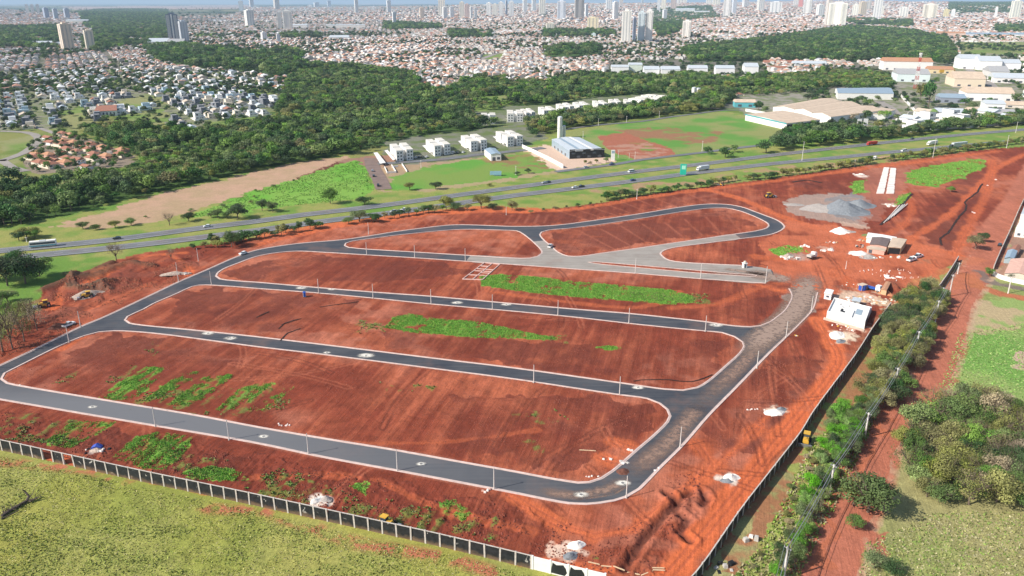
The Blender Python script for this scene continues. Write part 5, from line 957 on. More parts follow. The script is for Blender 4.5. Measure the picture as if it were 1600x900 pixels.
def put_house(key, x, y, rz, s, label, group):
    t = HOUSE[key]
    if t['used'] == 0: t['used'] = 1; t.location = (x, y, gz(x, y)); t.rotation_euler = (0, 0, rz); t.scale = (s, s, s); tag(t, label, group=group); return t
    return dup(t, (x, y, gz(x, y)), rz, s, label, group)
LOTS = []     # x, y, rot, scale, key-class
def lots(poly, ang, sx, sy, keep, excl_, cls, seed, street=3):
    P_ = np.array(pts(poly)); c, s = math.cos(ang), math.sin(ang); U = P_[:, 0]*c+P_[:, 1]*s; V = -P_[:, 0]*s+P_[:, 1]*c; r = np.random.RandomState(seed)
    us = []; u = U.min(); k = 0
    while u < U.max(): us.append(u); k += 1; u += sx if k % 9 else sx+11
    vs = []; v = V.min(); k = 0
    while v < V.max(): vs.append((v, k % 2)); k += 1; v += sy if k % 2 else sy+12
    g = np.array([(a, b, f) for a in us for b, f in vs]); g[:, 0] += r.uniform(-1, 1, len(g)); g[:, 1] += r.uniform(-1.5, 1.5, len(g))
    x = g[:, 0]*c-g[:, 1]*s; y = g[:, 0]*s+g[:, 1]*c; k = pip(x, y, P_) & (r.uniform(0, 1, len(x)) < keep); a, b = P(x, y); k &= ~in_any(a, b, excl_); k &= (a > -60) & (a < 1660)
    for X, Y, f in zip(x[k], y[k], g[k, 2]): LOTS.append((X, Y, ang+(math.pi if f else 0)+r.uniform(-.04, .04), max(sx/13.0, .8)*r.uniform(.78, 1.08), cls))
big_ex = WOOD+LAWNS+[[(950,95),(1200,92),(1200,122),(950,122)], [(1205,150),(1400,150),(1400,210),(1205,210)]]
def on_lawn(l): return l
lots([(x, y) for x, y in LEFTTOWN], .55, 14, 19, .70, WOOD+LAWNS, 'left', 301)
lots(REDTOWN, 1.0, 11.5, 16, .72, WOOD[:0], 'red', 302)
lots([(430,100),(1200,100),(1200,150),(430,150)], .25, 12, 16, .95, big_ex, 'town', 303)
lots([(1150,92),(1300,95),(1300,150),(1150,150)], .1, 12, 16, .9, big_ex+[INDU], 'town', 304)
lots([(-60,60),(700,60),(700,112),(-60,112)], .5, 14, 18, .9, [WOOD[0], WOOD[1]]+LAWNS+[LEFTTOWN], 'town', 305)
lots([(700,60),(1660,60),(1660,104),(700,104)], -.3, 13, 17, .92, big_ex+[INDU], 'town', 306)
lots([(-60,36),(1660,36),(1660,60),(-60,60)], .15, 20, 27, .92, [WOOD[0], WOOD[5]]+LAWNS, 'mid', 307)
lots([(-60,22),(1660,22),(1660,36),(-60,36)], .35, 30, 44, .9, [WOOD[4]]+[[(-60,5),(370,5),(370,26),(270,30),(60,24),(-60,22)]], 'far', 308)
lots([(380,12),(1660,12),(1660,22),(380,22)], .1, 50, 80, .85, big_ex+[[(1400,10),(1600,10),(1600,16),(1400,16)]], 'far', 309)
lots([(0,20),(130,24),(130,44),(0,44)], .2, 20, 28, .9, [], 'far', 310)
lots(INDU, .4, 22, 30, .7, [WOOD[5], [(1150,120),(1400,120),(1400,210),(1150,210)], [(1380,90),(1500,90),(1500,180),(1380,180)], [(1495,82),(1600,82),(1600,180),(1495,180)]], 'ind', 311)
LOTS.sort(key=lambda t: math.hypot(t[0], t[1]))
KC = dict(left=['m0', 'm4', 'm1', 'm2', 'm0', 't4', 'm3', 't1', 't3', 'm4'], red=['t0', 't1', 't2', 't0'], town=['t0', 't1', 't2', 't3', 't4', 't0', 't1', 'm1', 'm3'], mid=['t0', 't1', 't3'], far=['t0'], ind=['t4', 't3', 'm1'])
WH = dict(left='in the white suburb left of the woods', red='in the red roofed cluster at the left', town='in the town behind the woods', mid='in the distant town', far='in the far town', ind='among the industrial yards')
ni = 0; bulk_l = []
for l in LOTS:
    if l[4] in ('left', 'red', 'town', 'ind') and ni < 290: k = rnd.choice(KC[l[4]]); put_house(k, l[0], l[1], l[2], l[3], HL[k]+' '+WH[l[4]], 'houses '+WH[l[4]]); ni += 1
    else: bulk_l.append(l)
for k, t in HOUSE.items():
    if t['used'] == 0: x, y = W(300+rnd.uniform(-60, 60), 160); t.location = (x, y, 0); tag(t, HL[k]+' in the white suburb left of the woods', group='houses in the white suburb left of the woods')
    del t['used']
def bulk_houses(L_):
    n = len(L_); r = np.random.RandomState(5); A_ = np.array([(l[0], l[1], l[2], l[3]) for l in L_]); cls = np.array([l[4] for l in L_])
    hw = 4.6*A_[:, 3]*r.uniform(.85, 1.25, n); hd = 6.2*A_[:, 3]*r.uniform(.8, 1.3, n); h = 3.3*np.where(A_[:, 3] > 1.9, 1.9, 1)*np.where(r.uniform(0, 1, n) < .2, 1.9, 1)*r.uniform(.9, 1.2, n); rh = hw*.42*(r.uniform(0, 1, n) < .72)+.15; z = ground_z(A_[:, 0], A_[:, 1])-.5
    inset = np.where(r.uniform(0, 1, n) < .5, .45, 0); c, s = np.cos(A_[:, 2]), np.sin(A_[:, 2])
    def pt(u, v, zz): return np.stack([A_[:, 0]+u*c-v*s, A_[:, 1]+u*s+v*c, zz+0*u], -1)
    B0, B1, B2, B3 = pt(-hw, -hd, z), pt(hw, -hd, z), pt(hw, hd, z), pt(-hw, hd, z); zt = z+.5+h; T0, T1, T2, T3 = pt(-hw, -hd, zt), pt(hw, -hd, zt), pt(hw, hd, zt), pt(-hw, hd, zt); R0, R1 = pt(0*hw, -hd+hd*inset, zt+rh), pt(0*hw, hd-hd*inset, zt+rh)
    walls = np.array([(.66, .62, .56), (.78, .76, .72), (.54, .46, .38), (.60, .54, .48), (.46, .41, .36), (.72, .70, .66)])[r.randint(0, 6, n)]*r.uniform(.8, 1.05, (n, 1))
    roofs = np.array([(.42, .22, .15), (.36, .20, .15), (.48, .29, .21), (.36, .29, .25), (.52, .47, .43), (.74, .72, .70), (.40, .41, .43), (.46, .25, .17), (.60, .52, .46), (.44, .22, .14)])[r.randint(0, 10, n)]*r.uniform(.75, 1.15, (n, 1))
    wf = cls == 'left'; roofs[wf] = np.array([(.70, .70, .68), (.45, .48, .50), (.5, .46, .42), (.28, .32, .36), (.40, .22, .16)])[r.randint(0, 5, wf.sum())]
    Q = []; Cc = []
    for q, col in (((B0, B1, T1, T0), walls), ((B1, B2, T2, T1), walls), ((B2, B3, T3, T2), walls), ((B3, B0, T0, T3), walls), ((T1, T2, R1, R0), roofs), ((T3, T0, R0, R1), roofs), ((T0, T1, R0, R0), None), ((T2, T3, R1, R1), None)):
        if col is None: col = np.where((inset > 0)[:, None], roofs, walls); q = (q[0], q[1], (q[1]+q[2])/2, q[2])
        Q.append(np.stack(q, 1)); Cc.append(np.repeat(col[:, None, :], 4, 1))
    v = np.concatenate(Q).reshape(-1, 3); cc = np.concatenate(Cc).reshape(-1, 3); bulk('far_houses', v, 4, cc, attr_mat('house_paint', .85, .12, .15), 'stuff'); print('bulk houses', n)
bulk_houses(bulk_l)
# ------------------------------------------------------------------ tower blocks on the skyline: left, right, top, foot (pixels), paint, lit side share
TW = [(96,118,37,79,'beige tower, taller of two at the far left',(.66,.56,.45),1), (134,151,47,80,'beige tower, shorter of two at the far left',(.68,.60,.48),1), (264,282,22,64,'dark slate tower with white balconies',(.16,.19,.24),2), (281,297,33,65,'slim pale tower beside the dark slate one',(.50,.52,.55),1),
 (41.5,46,10,22,'white slab, leftmost of three small ones',(.75,.74,.7),0), (50,54.5,10,22,'white slab, middle of three small ones',(.75,.74,.7),0), (58.5,63,10,22.5,'white slab, right of three small ones',(.75,.74,.7),0), (69,78,14,30,'bluish tower, left of three in a far row',(.35,.40,.5),1), (84,92,15,31,'bluish tower, middle of three in a far row',(.4,.45,.52),1), (101,110,15,30,'bluish tower, right of three in a far row',(.38,.42,.5),1),
 (383,399,16,41,'white tower with vertical ribs below two pale slabs',(.74,.72,.68),1), (374,381,3,19,'pale slab behind the ribbed tower, left one',(.6,.63,.66),0), (390,398,0,16,'pale slab behind the ribbed tower, right one',(.6,.6,.62),1), (428,438,-6,18,'tall beige and blue tower above the twin grid towers',(.60,.56,.52),1), (434,442,18,46,'left half of the twin grid towers',(.74,.72,.68),2), (443,458,17,47,'right half of the twin grid towers',(.76,.74,.70),2),
 (408,418,50,64,'white mid-rise block in front of the trees',(.76,.74,.72),1), (432,439,53,66,'smaller white mid-rise block near the trees',(.72,.72,.72),1), (481,488,8,13,'low white block on the left skyline',(.72,.72,.7),0), (490,500,3,14,'grey white block on the left skyline',(.62,.65,.7),1), (511,518,2,13,'bluish block on the left skyline',(.5,.55,.62),1), (554,561,2,21,'narrow white tower alone on the skyline',(.76,.75,.72),1),
 (604,612,4,21,'white tower left of the narrow one with dark side',(.74,.74,.73),1), (613,620,19,39,'narrow grey-white tower nearer the camera',(.72,.72,.72),1), (655,664,13,31,'sand coloured tower with a stepped top',(.72,.58,.45),1), (685,696,-4,25,'cream tower cut by the top edge, left of the cluster',(.78,.72,.62),0), (691,700,12,31,'white tower at the foot of the cream one',(.78,.76,.73),1), (702,710,12,29,'white tower with grey side in the cluster',(.70,.70,.70),1), (718,726,5,30,'cream tower with a pink neighbour',(.76,.70,.60),0), (726,734,8,29,'pinkish tower joined to the cream one',(.66,.50,.44),0), (734,739,12,31,'white twin, left one, right of the pink tower',(.78,.77,.75),1), (740,746,13,31,'white twin, right one, right of the pink tower',(.76,.74,.72),1),
 (760,768,6,27,'white tower, first of a dense row',(.78,.77,.74),0), (769,778,8,26,'low cream tower, second of a dense row',(.74,.70,.62),0), (779,787,5,28,'white tower, third of a dense row',(.78,.76,.73),0), (789,793,3,26,'slim grey tower, fourth of a dense row',(.5,.53,.58),1), (795,803,4,27,'white tower, fifth of a dense row',(.8,.8,.78),0),
 (816,824,1,23,'white tower right of the town centre row',(.78,.78,.76),1), (830,838,0,22,'white tower with blue side',(.76,.77,.76),1), (842,852,2,25,'white tower with yellow strip',(.78,.74,.64),0), (870,884,3,32,'tower with a white and a blue-grey face',(.66,.68,.72),2), (897,912,-5,30,'tall grey brown tower cut by the top edge',(.42,.39,.36),2), (913,919,8,28,'slim white tower behind the grey brown one',(.72,.72,.72),1), (917,935,27,48,'wide yellow block with vertical bands',(.80,.70,.48),0), (853,866,36,49,'low cream block in the trees',(.70,.66,.55),0), (946,956,7,22,'white block on the skyline left of a taller one',(.78,.78,.76),0), (956,966,4,32,'white and grey tower',(.74,.72,.70),1), (967,973,6,20,'pinkish small tower',(.66,.58,.54),0), (924,931,52,59,'pale cube in the trees',(.62,.74,.72),0),
 (970,985,17,67,'tallest white tower in the middle distance, left of its twin',(.80,.77,.70),0), (987,993,28,66,'dark blue slab between the two tall white towers',(.24,.28,.36),1), (995,1007,19,66,'left half of the pale twin tower',(.60,.66,.68),2), (1007,1019,17,66,'right half of the pale twin tower',(.78,.76,.72),2), (1001,1005,-4,18,'slim bluish tower above the pale twin tower',(.5,.55,.6),1),
 (1026,1031,0,23,'slim white slab in the centre',(.76,.76,.75),0), (1032,1040,0,22,'cream slab right of the slim white one',(.78,.72,.60),0), (1034,1042,15,32,'small white tower at the foot of the cream slab',(.74,.74,.74),1), (1047,1056,6,22,'pink brown block',(.60,.46,.40),0), (1057,1072,4,17,'wide cream block beside the pink one',(.78,.74,.66),0), (1102,1111,4,18,'cream block, left of a pair',(.78,.75,.68),0), (1112,1124,4,19,'cream block, right of a pair',(.78,.74,.62),0), (1129,1141,0,27,'broad white tower with brown strips',(.76,.73,.70),2), (1142,1150,0,24,'white grey tower behind the broad one',(.68,.70,.74),1), (1158,1169,7,21,'white block with brown edge',(.74,.72,.70),1), (1181,1193,2,23,'cream white block with dark edge',(.78,.75,.68),1), (1065,1079,32,60,'white tower with beige strips alone among low roofs',(.80,.76,.70),2),
 (1202,1220,6,24,'wide white block with orange foot',(.80,.79,.76),0), (1238,1246,6,20,'pale block joined to a red one',(.72,.66,.62),0), (1246,1253,5,21,'red block',(.66,.22,.18),0), (1254,1267,2,24,'white block with grey centre strip',(.74,.72,.68),2), (1274,1287,8,27,'white stepped block',(.78,.78,.74),1), (1287,1296,-6,40,'tall beige tower cut by the top edge',(.68,.62,.56),1), (1292,1321,5,40,'very wide white tower with window rows',(.80,.78,.70),2), (1330,1340,8,27,'cream block with a shaded side',(.78,.75,.66),0), (1340,1352,5,25,'ochre tower with a dark strip',(.66,.55,.40),1), (1352,1359,8,23,'brown white tower beside the ochre one',(.58,.55,.50),2), (1363,1375,-6,31,'tall white tower cut by the top edge at the right',(.80,.78,.74),0), (1374,1380,12,25,'cream small tower beside the tall white one',(.76,.72,.62),0),
 (1404,1417,12,28,'white building with a stair tower',(.80,.78,.72),0), (1440,1461,7,30,'wide cream tower with vertical strips',(.80,.75,.64),2), (1473,1481,15,29,'yellow tower',(.74,.64,.36),0), (1485,1491,15,28,'small white tower right of the yellow one',(.78,.78,.76),0), (1553,1557,13,27,'slim white slab near the right edge',(.80,.80,.78),0), (1576,1592,2,30,'big pale yellow tower near the right edge',(.80,.78,.66),1)]
tglass = mat('tower_glass', (.22, .25, .29), .3, var=.1)
def tower(l, r, t_, b_, lb, c, style):
    x, y = W((l+r)/2, b_); z = gz(x, y); 
    if z > 1:                                   # far ground is not level: step back to the spot the foot is seen on
        for _ in range(6): x, y = W((l+r)/2, b_, gz(x, y))
        z = gz(x, y)
    D = y*CP-(z-CAMH)*SP; w_ = max(9, (r-l)*D/F*.92); h = hpx(b_, b_-t_)
    lb = lb+' on the skyline' if len(lb.split()) < 4 else lb
    T = thing('tower_block', lb, 'tower block', (x, y, z-1), .0+rnd.uniform(-.12, .12)-math.atan2(x, y)*.9+(.28 if style == 1 else 0))
    m = mat('render_%02d%02d%02d' % tuple(int(q*99) for q in c), c, .8, var=.05, scale=.05); d = w_*.8; wb = w_*(.78 if style == 1 else 1)
    b = MB(); b.box(-wb/2, wb/2, -d/2, d/2, 0, h); b.obj('wall', m, T)
    b = MB(); b.box(-wb*.22, wb*.22, -d*.25, d*.25, h, h+max(3, h*.06)); b.box(-wb/2-.2, wb/2+.2, -d/2-.2, -d/2+.3, h-1.2, h+.4); b.obj('roof_house', m, T)
    ns = 2 if wb < 22 else 3
    for i in range(ns):
        cx = -wb/2+wb*(i+.5)/ns; ww = wb/ns*.17; b = MB(); nf = max(4, int(h/3.1)); 
        for k in range(nf):
            z0 = 2+k*(h-4)/nf; b.box(cx-ww, cx+ww, -d/2-.12, -d/2+.1, z0, z0+(h-4)/nf*.45)
        b.obj('window_column', tglass, T)
    for sd in (-1, 1):
        b = MB(); nf = max(4, int(h/3.1))
        for k in range(nf): z0 = 2+k*(h-4)/nf; b.box(sd*wb/2-.1, sd*wb/2+.1, -d*.2, d*.2, z0, z0+(h-4)/nf*.5)
        b.obj('window_column', tglass, T)
    if style == 2:
        b = MB(); nf = max(4, int(h/3.1)); b.box(-wb*.06, wb*.06, -d/2-.5, -d/2, 0, h)
        for k in range(nf): z0 = 2+k*(h-4)/nf; b.box(-wb*.45, -wb*.18, -d/2-1.3, -d/2, z0-.2, z0+.9); b.box(wb*.18, wb*.45, -d/2-1.3, -d/2, z0-.2, z0+.9)
        b.obj('balconies', white if sum(c) < 1 else m, T)
for q in TW: tower(*q)
# low wide buildings of the far town
def box_b(l, r, t_, b_, lb, c, roofc=None, dep=16, cat='building'):
    x, y = W((l+r)/2, b_); D = y*CP+CAMH*SP; w_ = (r-l)*D/F; h = hpx(b_, b_-t_)*.8
    T = thing('low_building', lb, cat, (x, y, gz(x, y)), -math.atan2(x, y)*.5); m = mat('render_%02d%02d%02d' % tuple(int(q*99) for q in c), c, .8, var=.06, scale=.05)
    b = MB(); b.box(-w_/2, w_/2, 0, dep, 0, h); b.obj('wall', m, T); rm = roofc or metalw; b = MB(); b.add([(-w_/2-.5, -.5, h), (w_/2+.5, -.5, h), (w_/2+.5, dep+.5, h), (-w_/2-.5, dep+.5, h), (-w_/2, dep/2, h+dep*.16), (w_/2, dep/2, h+dep*.16)], [(0, 1, 5, 4), (1, 2, 5), (2, 3, 4, 5), (3, 0, 4), (3, 2, 1, 0)]); b.obj('roof', rm, T)
    n = max(2, int(w_/14))
    for i in range(n): b = MB(); cx = -w_/2+w_*(i+.5)/n; b.box(cx-2.2, cx+2.2, -.1, .1, 1, min(3.6, h*.7)); b.obj('window', dglass, T)
for a in [(105,137,31,38,'long low white factory behind the left towers',(.78,.76,.68),None,30), (232,262,64,70,'bright pale warehouse beside the dark slate tower',(.82,.80,.70),metalw,60), (262,287,64,70,'grey warehouse joined to the bright pale one',(.45,.46,.48),greyr,50), (48,92,67,71,'long pale shed left of the beige towers',(.70,.70,.70),None,40), (510,570,38,45,'long white apartment row in the middle of the town',(.76,.73,.68),None,20), (458,480,38,45,'white hall right of the grid towers',(.76,.76,.74),None,30), (515,545,57,63,'white hall among red roofs',(.76,.76,.74),None,40), (1056,1085,17,24,'long low white hall at the edge of the centre trees',(.70,.72,.70),None,60), (1085,1108,20,25,'cream hall right of the long low white one',(.76,.72,.62),None,40), (955,982,102,115,'white block with a green side in front of the woods',(.80,.79,.76),None,20), (982,1003,98,114,'pale green building beside the white block',(.66,.72,.60),None,20), (1006,1030,106,118,'white hall, left of four along the woods',(.80,.80,.78),None,30), (1033,1062,106,119,'white hall, second of four along the woods',(.80,.79,.76),None,30), (1075,1105,104,117,'white hall, third of four along the woods',(.82,.80,.78),None,28), (1118,1147,104,118,'white hall, rightmost of four along the woods',(.80,.78,.76),None,28), (1163,1184,101,117,'white gabled hall at the avenue',(.82,.80,.78),None,34), (1195,1240,97,101,'long red brown roof below the big wood',(.62,.50,.45),tile,26), (1240,1290,98,104,'long pale roof below the big wood',(.74,.70,.66),None,26), (1200,1230,105,110,'salmon roofed row under the big wood',(.70,.5,.42),tile,20), (1465,1600,52,57,'long grey blue shed at the far lawn',(.60,.63,.68),metalb,30), (1466,1506,50,58,'salmon roofed hall at the far lawn',(.70,.52,.42),orange,30),
          (1500,1530,88,108,'white depot building with dark doors, left part',(.82,.80,.78),None,45), (1530,1562,92,110,'white depot building, middle part',(.80,.79,.77),None,50), (1562,1592,96,110,'white depot building, right part',(.82,.80,.80),None,40), (1548,1575,110,120,'grey roofed workshop behind the street',(.60,.58,.55),greyr,50), (1555,1600,120,130,'pale hall right of the tree-lined street',(.78,.74,.72),None,40), (1492,1536,120,136,'beige gabled market hall',(.72,.60,.46),beige,55), (1512,1580,143,158,'long pinkish roofed factory with white wall',(.80,.78,.76),beige,40), (1470,1507,151,161,'grey blue open shed',(.28,.30,.36),metalb,26), (1540,1568,160,172,'white factory box at the right',(.82,.81,.80),None,22), (1568,1612,163,169,'pale long roof joined to the white factory box',(.70,.62,.54),beige,22), (1464,1505,174,182,'white low office by the highway trees',(.74,.72,.72),None,22), (1515,1545,172,180,'beige canopy building by the highway trees',(.66,.60,.52),beige,20), (1550,1585,176,184,'grey brown roof by the highway trees',(.45,.40,.36),greyr,24),
          (1382,1453,93,110,'long orange roofed hall with white front',(.80,.77,.74),orange,40), (1403,1450,113,128,'grey roofed hall with teal end',(.66,.74,.74),greyr,45), (1452,1488,107,115,'ochre roofed shop with a yellow sign band',(.72,.58,.36),orange,30), (1148,1180,158,168,'low teal and white building at the field corner',(.12,.42,.46),beige,18)]: box_b(*a)
b = MB(); x, y = W(1479, 115); b.box(-14, 14, -1.2, -.6, 2, 7); o = b.obj('sign_band', yellow, loc=(x, y, 0)); tag(o, 'bright yellow sign band on the ochre roofed shop', 'sign')
# ------------------------------------------------------------------ halls given by their plan corners
def hall(name, label, cat, corners, h, wallm, roofm, rise=1.5, ridge=0, eave=.4):
    # corners: front-left, front-right, back-right, back-left footprints (pixels); ridge 0: front to back, 1: left to right
    c = [Vector((*W(*q), 0)) for q in corners]; o = c[0].copy(); c = [q-o for q in c]; T = thing(name, label, cat, o)
    b = MB(); n = 4; b.add([tuple(q) for q in c]+[(q.x, q.y, h) for q in c], [(0, 1, 5, 4), (1, 2, 6, 5), (2, 3, 7, 6), (3, 0, 4, 7)])
    ctr = sum(c, Vector())/4; e = [q+(q-ctr).normalized()*eave for q in c]; up = Vector((0, 0, h)); pk = Vector((0, 0, h+rise))
    if ridge == 0: a1 = (c[0]+c[1])/2; a2 = (c[2]+c[3])/2; E1 = (e[0]+e[1])/2; E2 = (e[2]+e[3])/2; b.add([c[0]+up, c[1]+up, a1+pk, c[2]+up, c[3]+up, a2+pk], [(0, 1, 2), (3, 4, 5)]); R = [e[0]+up, e[1]+up, e[2]+up, e[3]+up, E1+pk, E2+pk]; Fc = [(1, 2, 5, 4), (3, 0, 4, 5)]
    else: a1 = (c[0]+c[3])/2; a2 = (c[1]+c[2])/2; E1 = (e[0]+e[3])/2; E2 = (e[1]+e[2])/2; b.add([c[3]+up, c[0]+up, a1+pk, c[1]+up, c[2]+up, a2+pk], [(0, 1, 2), (3, 4, 5)]); R = [e[0]+up, e[1]+up, e[2]+up, e[3]+up, E1+pk, E2+pk]; Fc = [(0, 1, 5, 4), (2, 3, 4, 5)]
    b.obj('wall', wallm, T); r = MB(); lift = Vector((0, 0, .12)); r.add([q+lift for q in R]+[q+lift-Vector((0, 0, .25)) for q in R], Fc+[tuple(6+i for i in f[::-1]) for f in Fc]+[(4, 1, 7, 10), (0, 4, 10, 6), (2, 3, 9, 8)] if ridge == 0 else Fc+[tuple(6+i for i in f[::-1]) for f in Fc]+[(0, 1, 7, 6)])
    r.obj('roof', roofm, T); return T, c
def face_box(T, c, i, u0, u1, z0, z1, m, name, proud=.08):       # thin box on wall i of a hall, u along the wall 0..1
    a, b_ = c[i], c[(i+1) % 4]; d = b_-a; n = Vector((d.y, -d.x, 0)).normalized(); ctr = sum(c, Vector())/4
    if n.dot(a-ctr) < 0: n = -n
    p, q = a+d*u0, a+d*u1; k = MB(); k.add([p-n*.05+Vector((0, 0, z0)), q-n*.05+Vector((0, 0, z0)), q+n*proud+Vector((0, 0, z0)), p+n*proud+Vector((0, 0, z0)), p-n*.05+Vector((0, 0, z1)), q-n*.05+Vector((0, 0, z1)), q+n*proud+Vector((0, 0, z1)), p+n*proud+Vector((0, 0, z1))],
          [(0, 1, 2, 3), (4, 7, 6, 5), (2, 1, 5, 6), (3, 2, 6, 7), (0, 3, 7, 4), (1, 0, 4, 5)]); return k.obj(name, m, T)
# the black-fronted warehouse with its silos
T, c = hall('warehouse', 'warehouse with pale metal roof and black front beside tall silos', 'warehouse', [(889.7,248.3),(944,246),(905,226),(862,229)], 6.4, metalb, metalw, 1.3)
f = face_box(T, c, 0, 0, 1, 0, 7.6, black, 'black_front', .3)
for k in range(6): face_box(T, c, 0, .06+k*.15, .16+k*.15, .6 if k % 2 else 3.6, 2.4 if k % 2 else 5.0, glass, 'window', .36)
face_box(T, c, 0, .16, .38, 6.0, 7.9, metalw, 'sign_panel', .42); face_box(T, c, 0, .17, .37, 6.5, 7.2, mat('sign_grey', (.30, .36, .42), .5), 'sign_lettering_band', .5); face_box(T, c, 0, .60, .68, 6.4, 7.1, white, 'small_sign', .42)
for k in (.28, .62): 
    a = c[0].lerp(c[1], k); d = c[3].lerp(c[2], k); n_ = (c[1]-c[0]).normalized()*1.6; up = Vector((0, 0, 7.15+(.0))); zz = lambda q: Vector((0, 0, 6.62+1.3*(1-abs(q-.5)*2)))
    b = MB(); b.add([a-n_+zz(k), a+n_+zz(k), d+n_+zz(k), d-n_+zz(k)], [(0, 1, 2, 3)]); b.obj('roof_light', metalb if k < .5 else white, T)
for k in range(4): face_box(T, c, 3, .15+k*.2, .22+k*.2, .4, 2.4, glass, 'window')
for (px_, t_, b_, r, lb) in ((874.5, 183, 216, 2.3, 'tall slender white silo behind the black-fronted warehouse'), (881, 197, 215, 1.6, 'short white silo next to the tall slender one'), (1083.5, 137, 153, 3.0, 'left of two white storage tanks in the trees'), (1090, 138, 153, 3.0, 'right of two white storage tanks in the trees')):
    x, y = W(px_, b_); h = hpx(b_, b_-t_); T = thing('silo', lb, 'silo', (x, y, 0)); b = MB(); b.cyl((0, 0, 0), (0, 0, h), r, r, 18); b.obj('tank', white, T, smooth=False); b = MB(); b.cyl((0, 0, h), (0, 0, h+.8), r*1.02, r*.4, 18); b.cyl((0, 0, h*.48), (0, 0, h*.50), r*1.03, r*1.03, 18); b.obj('cap_and_band', metalw, T)
    b = MB(); b.box(-.3, .3, -r-.35, -r-.25, 0, h); b.obj('ladder', steel, T)
def lowwall(label, line, h, th, m, cat='wall', name='garden_wall'):
    l = pts(line); x0, y0 = l[0]; T = thing(name, label, cat, (x0, y0, gh(x0, y0)))
    for i, (a, b_) in enumerate(zip(l[:-1], l[1:])):
        L_ = math.dist(a, b_); k = MB(); k.box(0, L_, -th/2, th/2, -.3, h+i*.004); o = k.obj('wall_section', m, T, loc=(a[0]-x0, a[1]-y0, 0), rz=math.atan2(b_[1]-a[1], b_[0]-a[0]))
        k = MB(); k.box(-th*.7, th*.7, -th*.7, th*.7, -.3, h+.2); k.obj('pillar', m, T, loc=(a[0]-x0, a[1]-y0, 0))
    return T
lowwall('long white wall left of the warehouse paving', [(816,231),(838,241),(860,252),(880,263)], 3, .3, white)
x, y = W(957.5, 251); b = MB(); b.box(-1.5, 1.5, -.4, .4, 0, 8.6); o = b.obj('sign_totem', white, loc=(x, y, 0)); b = MB(); b.box(-1.2, 1.2, -.46, -.40, 6, 8); b.obj('sign_face', metalb, o); tag(o, 'white upright sign pillar right of the black-fronted warehouse', 'sign')
# white apartment blocks by the lane
def apartments(label, fl, fr, bl, h=8.6, wings=2):
    A_, B_, C_ = Vector((*W(*fl), 0)), Vector((*W(*fr), 0)), Vector((*W(*bl), 0)); T = thing('apartment_building', label, 'apartment block', A_); u = (B_-A_); v = (C_-A_); W_ = u.length; D_ = v.length; u.normalize(); v = Vector((-u.y, u.x, 0)) if abs(u.dot(v.normalized())) > .75 else v.normalized()
    T.rotation_euler = (0, 0, math.atan2(u.y, u.x)); D_ = min(D_, 34); vx = (v.dot(u))*D_; vy = v.dot(Vector((-u.y, u.x, 0)))*D_
    def S(a, b_): return (a*W_+b_*vx, b_*vy)
    b = MB()
    for a0, a1 in ((0, .40), (.60, 1)): b.prism([S(a0, 0), S(a1, 0), S(a1, .46), S(a0, .46)], 0, h); b.prism([S(a0, .54), S(a1, .54), S(a1, 1), S(a0, 1)], 0, h)
    b.prism([S(.40, .12), S(.60, .12), S(.60, .88), S(.40, .88)], 0, h-.6); b.obj('wall', white, T)
    pale = mat('roof_pale', (.70, .66, .58), .9, var=.12, scale=.6)
    for a0, a1 in ((0, .40), (.60, 1)):
        for b0, b1 in ((0, .46), (.54, 1)):
            r = MB(); p = [S(a0-.01, b0), S(a1+.01, b0), S(a1+.01, b1), S(a0-.01, b1)]; r.add([(*p[0], h+.35), (*p[1], h+.05), (*p[2], h+.05), (*p[3], h+.35), (*p[0], h), (*p[1], h), (*p[2], h), (*p[3], h)], [(0, 1, 2, 3), (0, 4, 5, 1), (1, 5, 6, 2), (2, 6, 7, 3), (3, 7, 4, 0)]); r.obj('roof', pale, T)
    nf = 3
    for k in range(nf):
        z0 = 1+k*(h-.8)/nf
        for a in (.10, .28, .72, .90): w_ = MB(); p = S(a, 0); w_.box(p[0]-.7, p[0]+.7, p[1]-.07, p[1]+.05, z0, z0+1.2); w_.obj('window', glass, T)
        for bb in (.14, .34, .66, .86): p = S(0, bb); w_ = MB(); w_.box(-.06, .05, -.45, .45, z0, z0+1.0); w_.obj('window', glass, T, loc=(p[0], p[1], 0), rz=math.atan2(vy, vx)-math.pi/2)
    return T
AL = ['leftmost', 'second', 'third', 'rightmost']
for i, (fl, fr, bl) in enumerate([((620,253),(646,249.6),(609.3,241)), ((679.4,244.8),(704,240.8),(664.3,233)), ((736,237.3),(761,233.6),(718.5,226)), ((793,229.6),(817,227),(771,218.3))]): apartments('white four-storey apartment block, %s of four along the grey lane' % AL[i], fl, fr, bl)
for i, (fl, fr, bl, h) in enumerate([((752,195),(774,194),(752,191),9.5), ((793,191),(817,190.5),(792,185),9), ((822,190),(836,188),(810,181),9), ((850,184),(869,182),(838,176),7.5), ((880,178),(897,175),(862,169),7), ((905,175),(922,173),(888,166),7), ((934,172),(950,171),(921,164),7), ((955,171),(970,170),(945,160),8), ((978,168),(991,166),(973,162),6), ((1001,167),(1020,166),(983,157),8), ((1022,167),(1037,163),(1008,154),8), ((1036,158),(1048,156),(1028,151),5)]):
    apartments('white townhouse block in the row behind the woods belt, %s from the left' % ORD[i], fl, fr, bl, h)
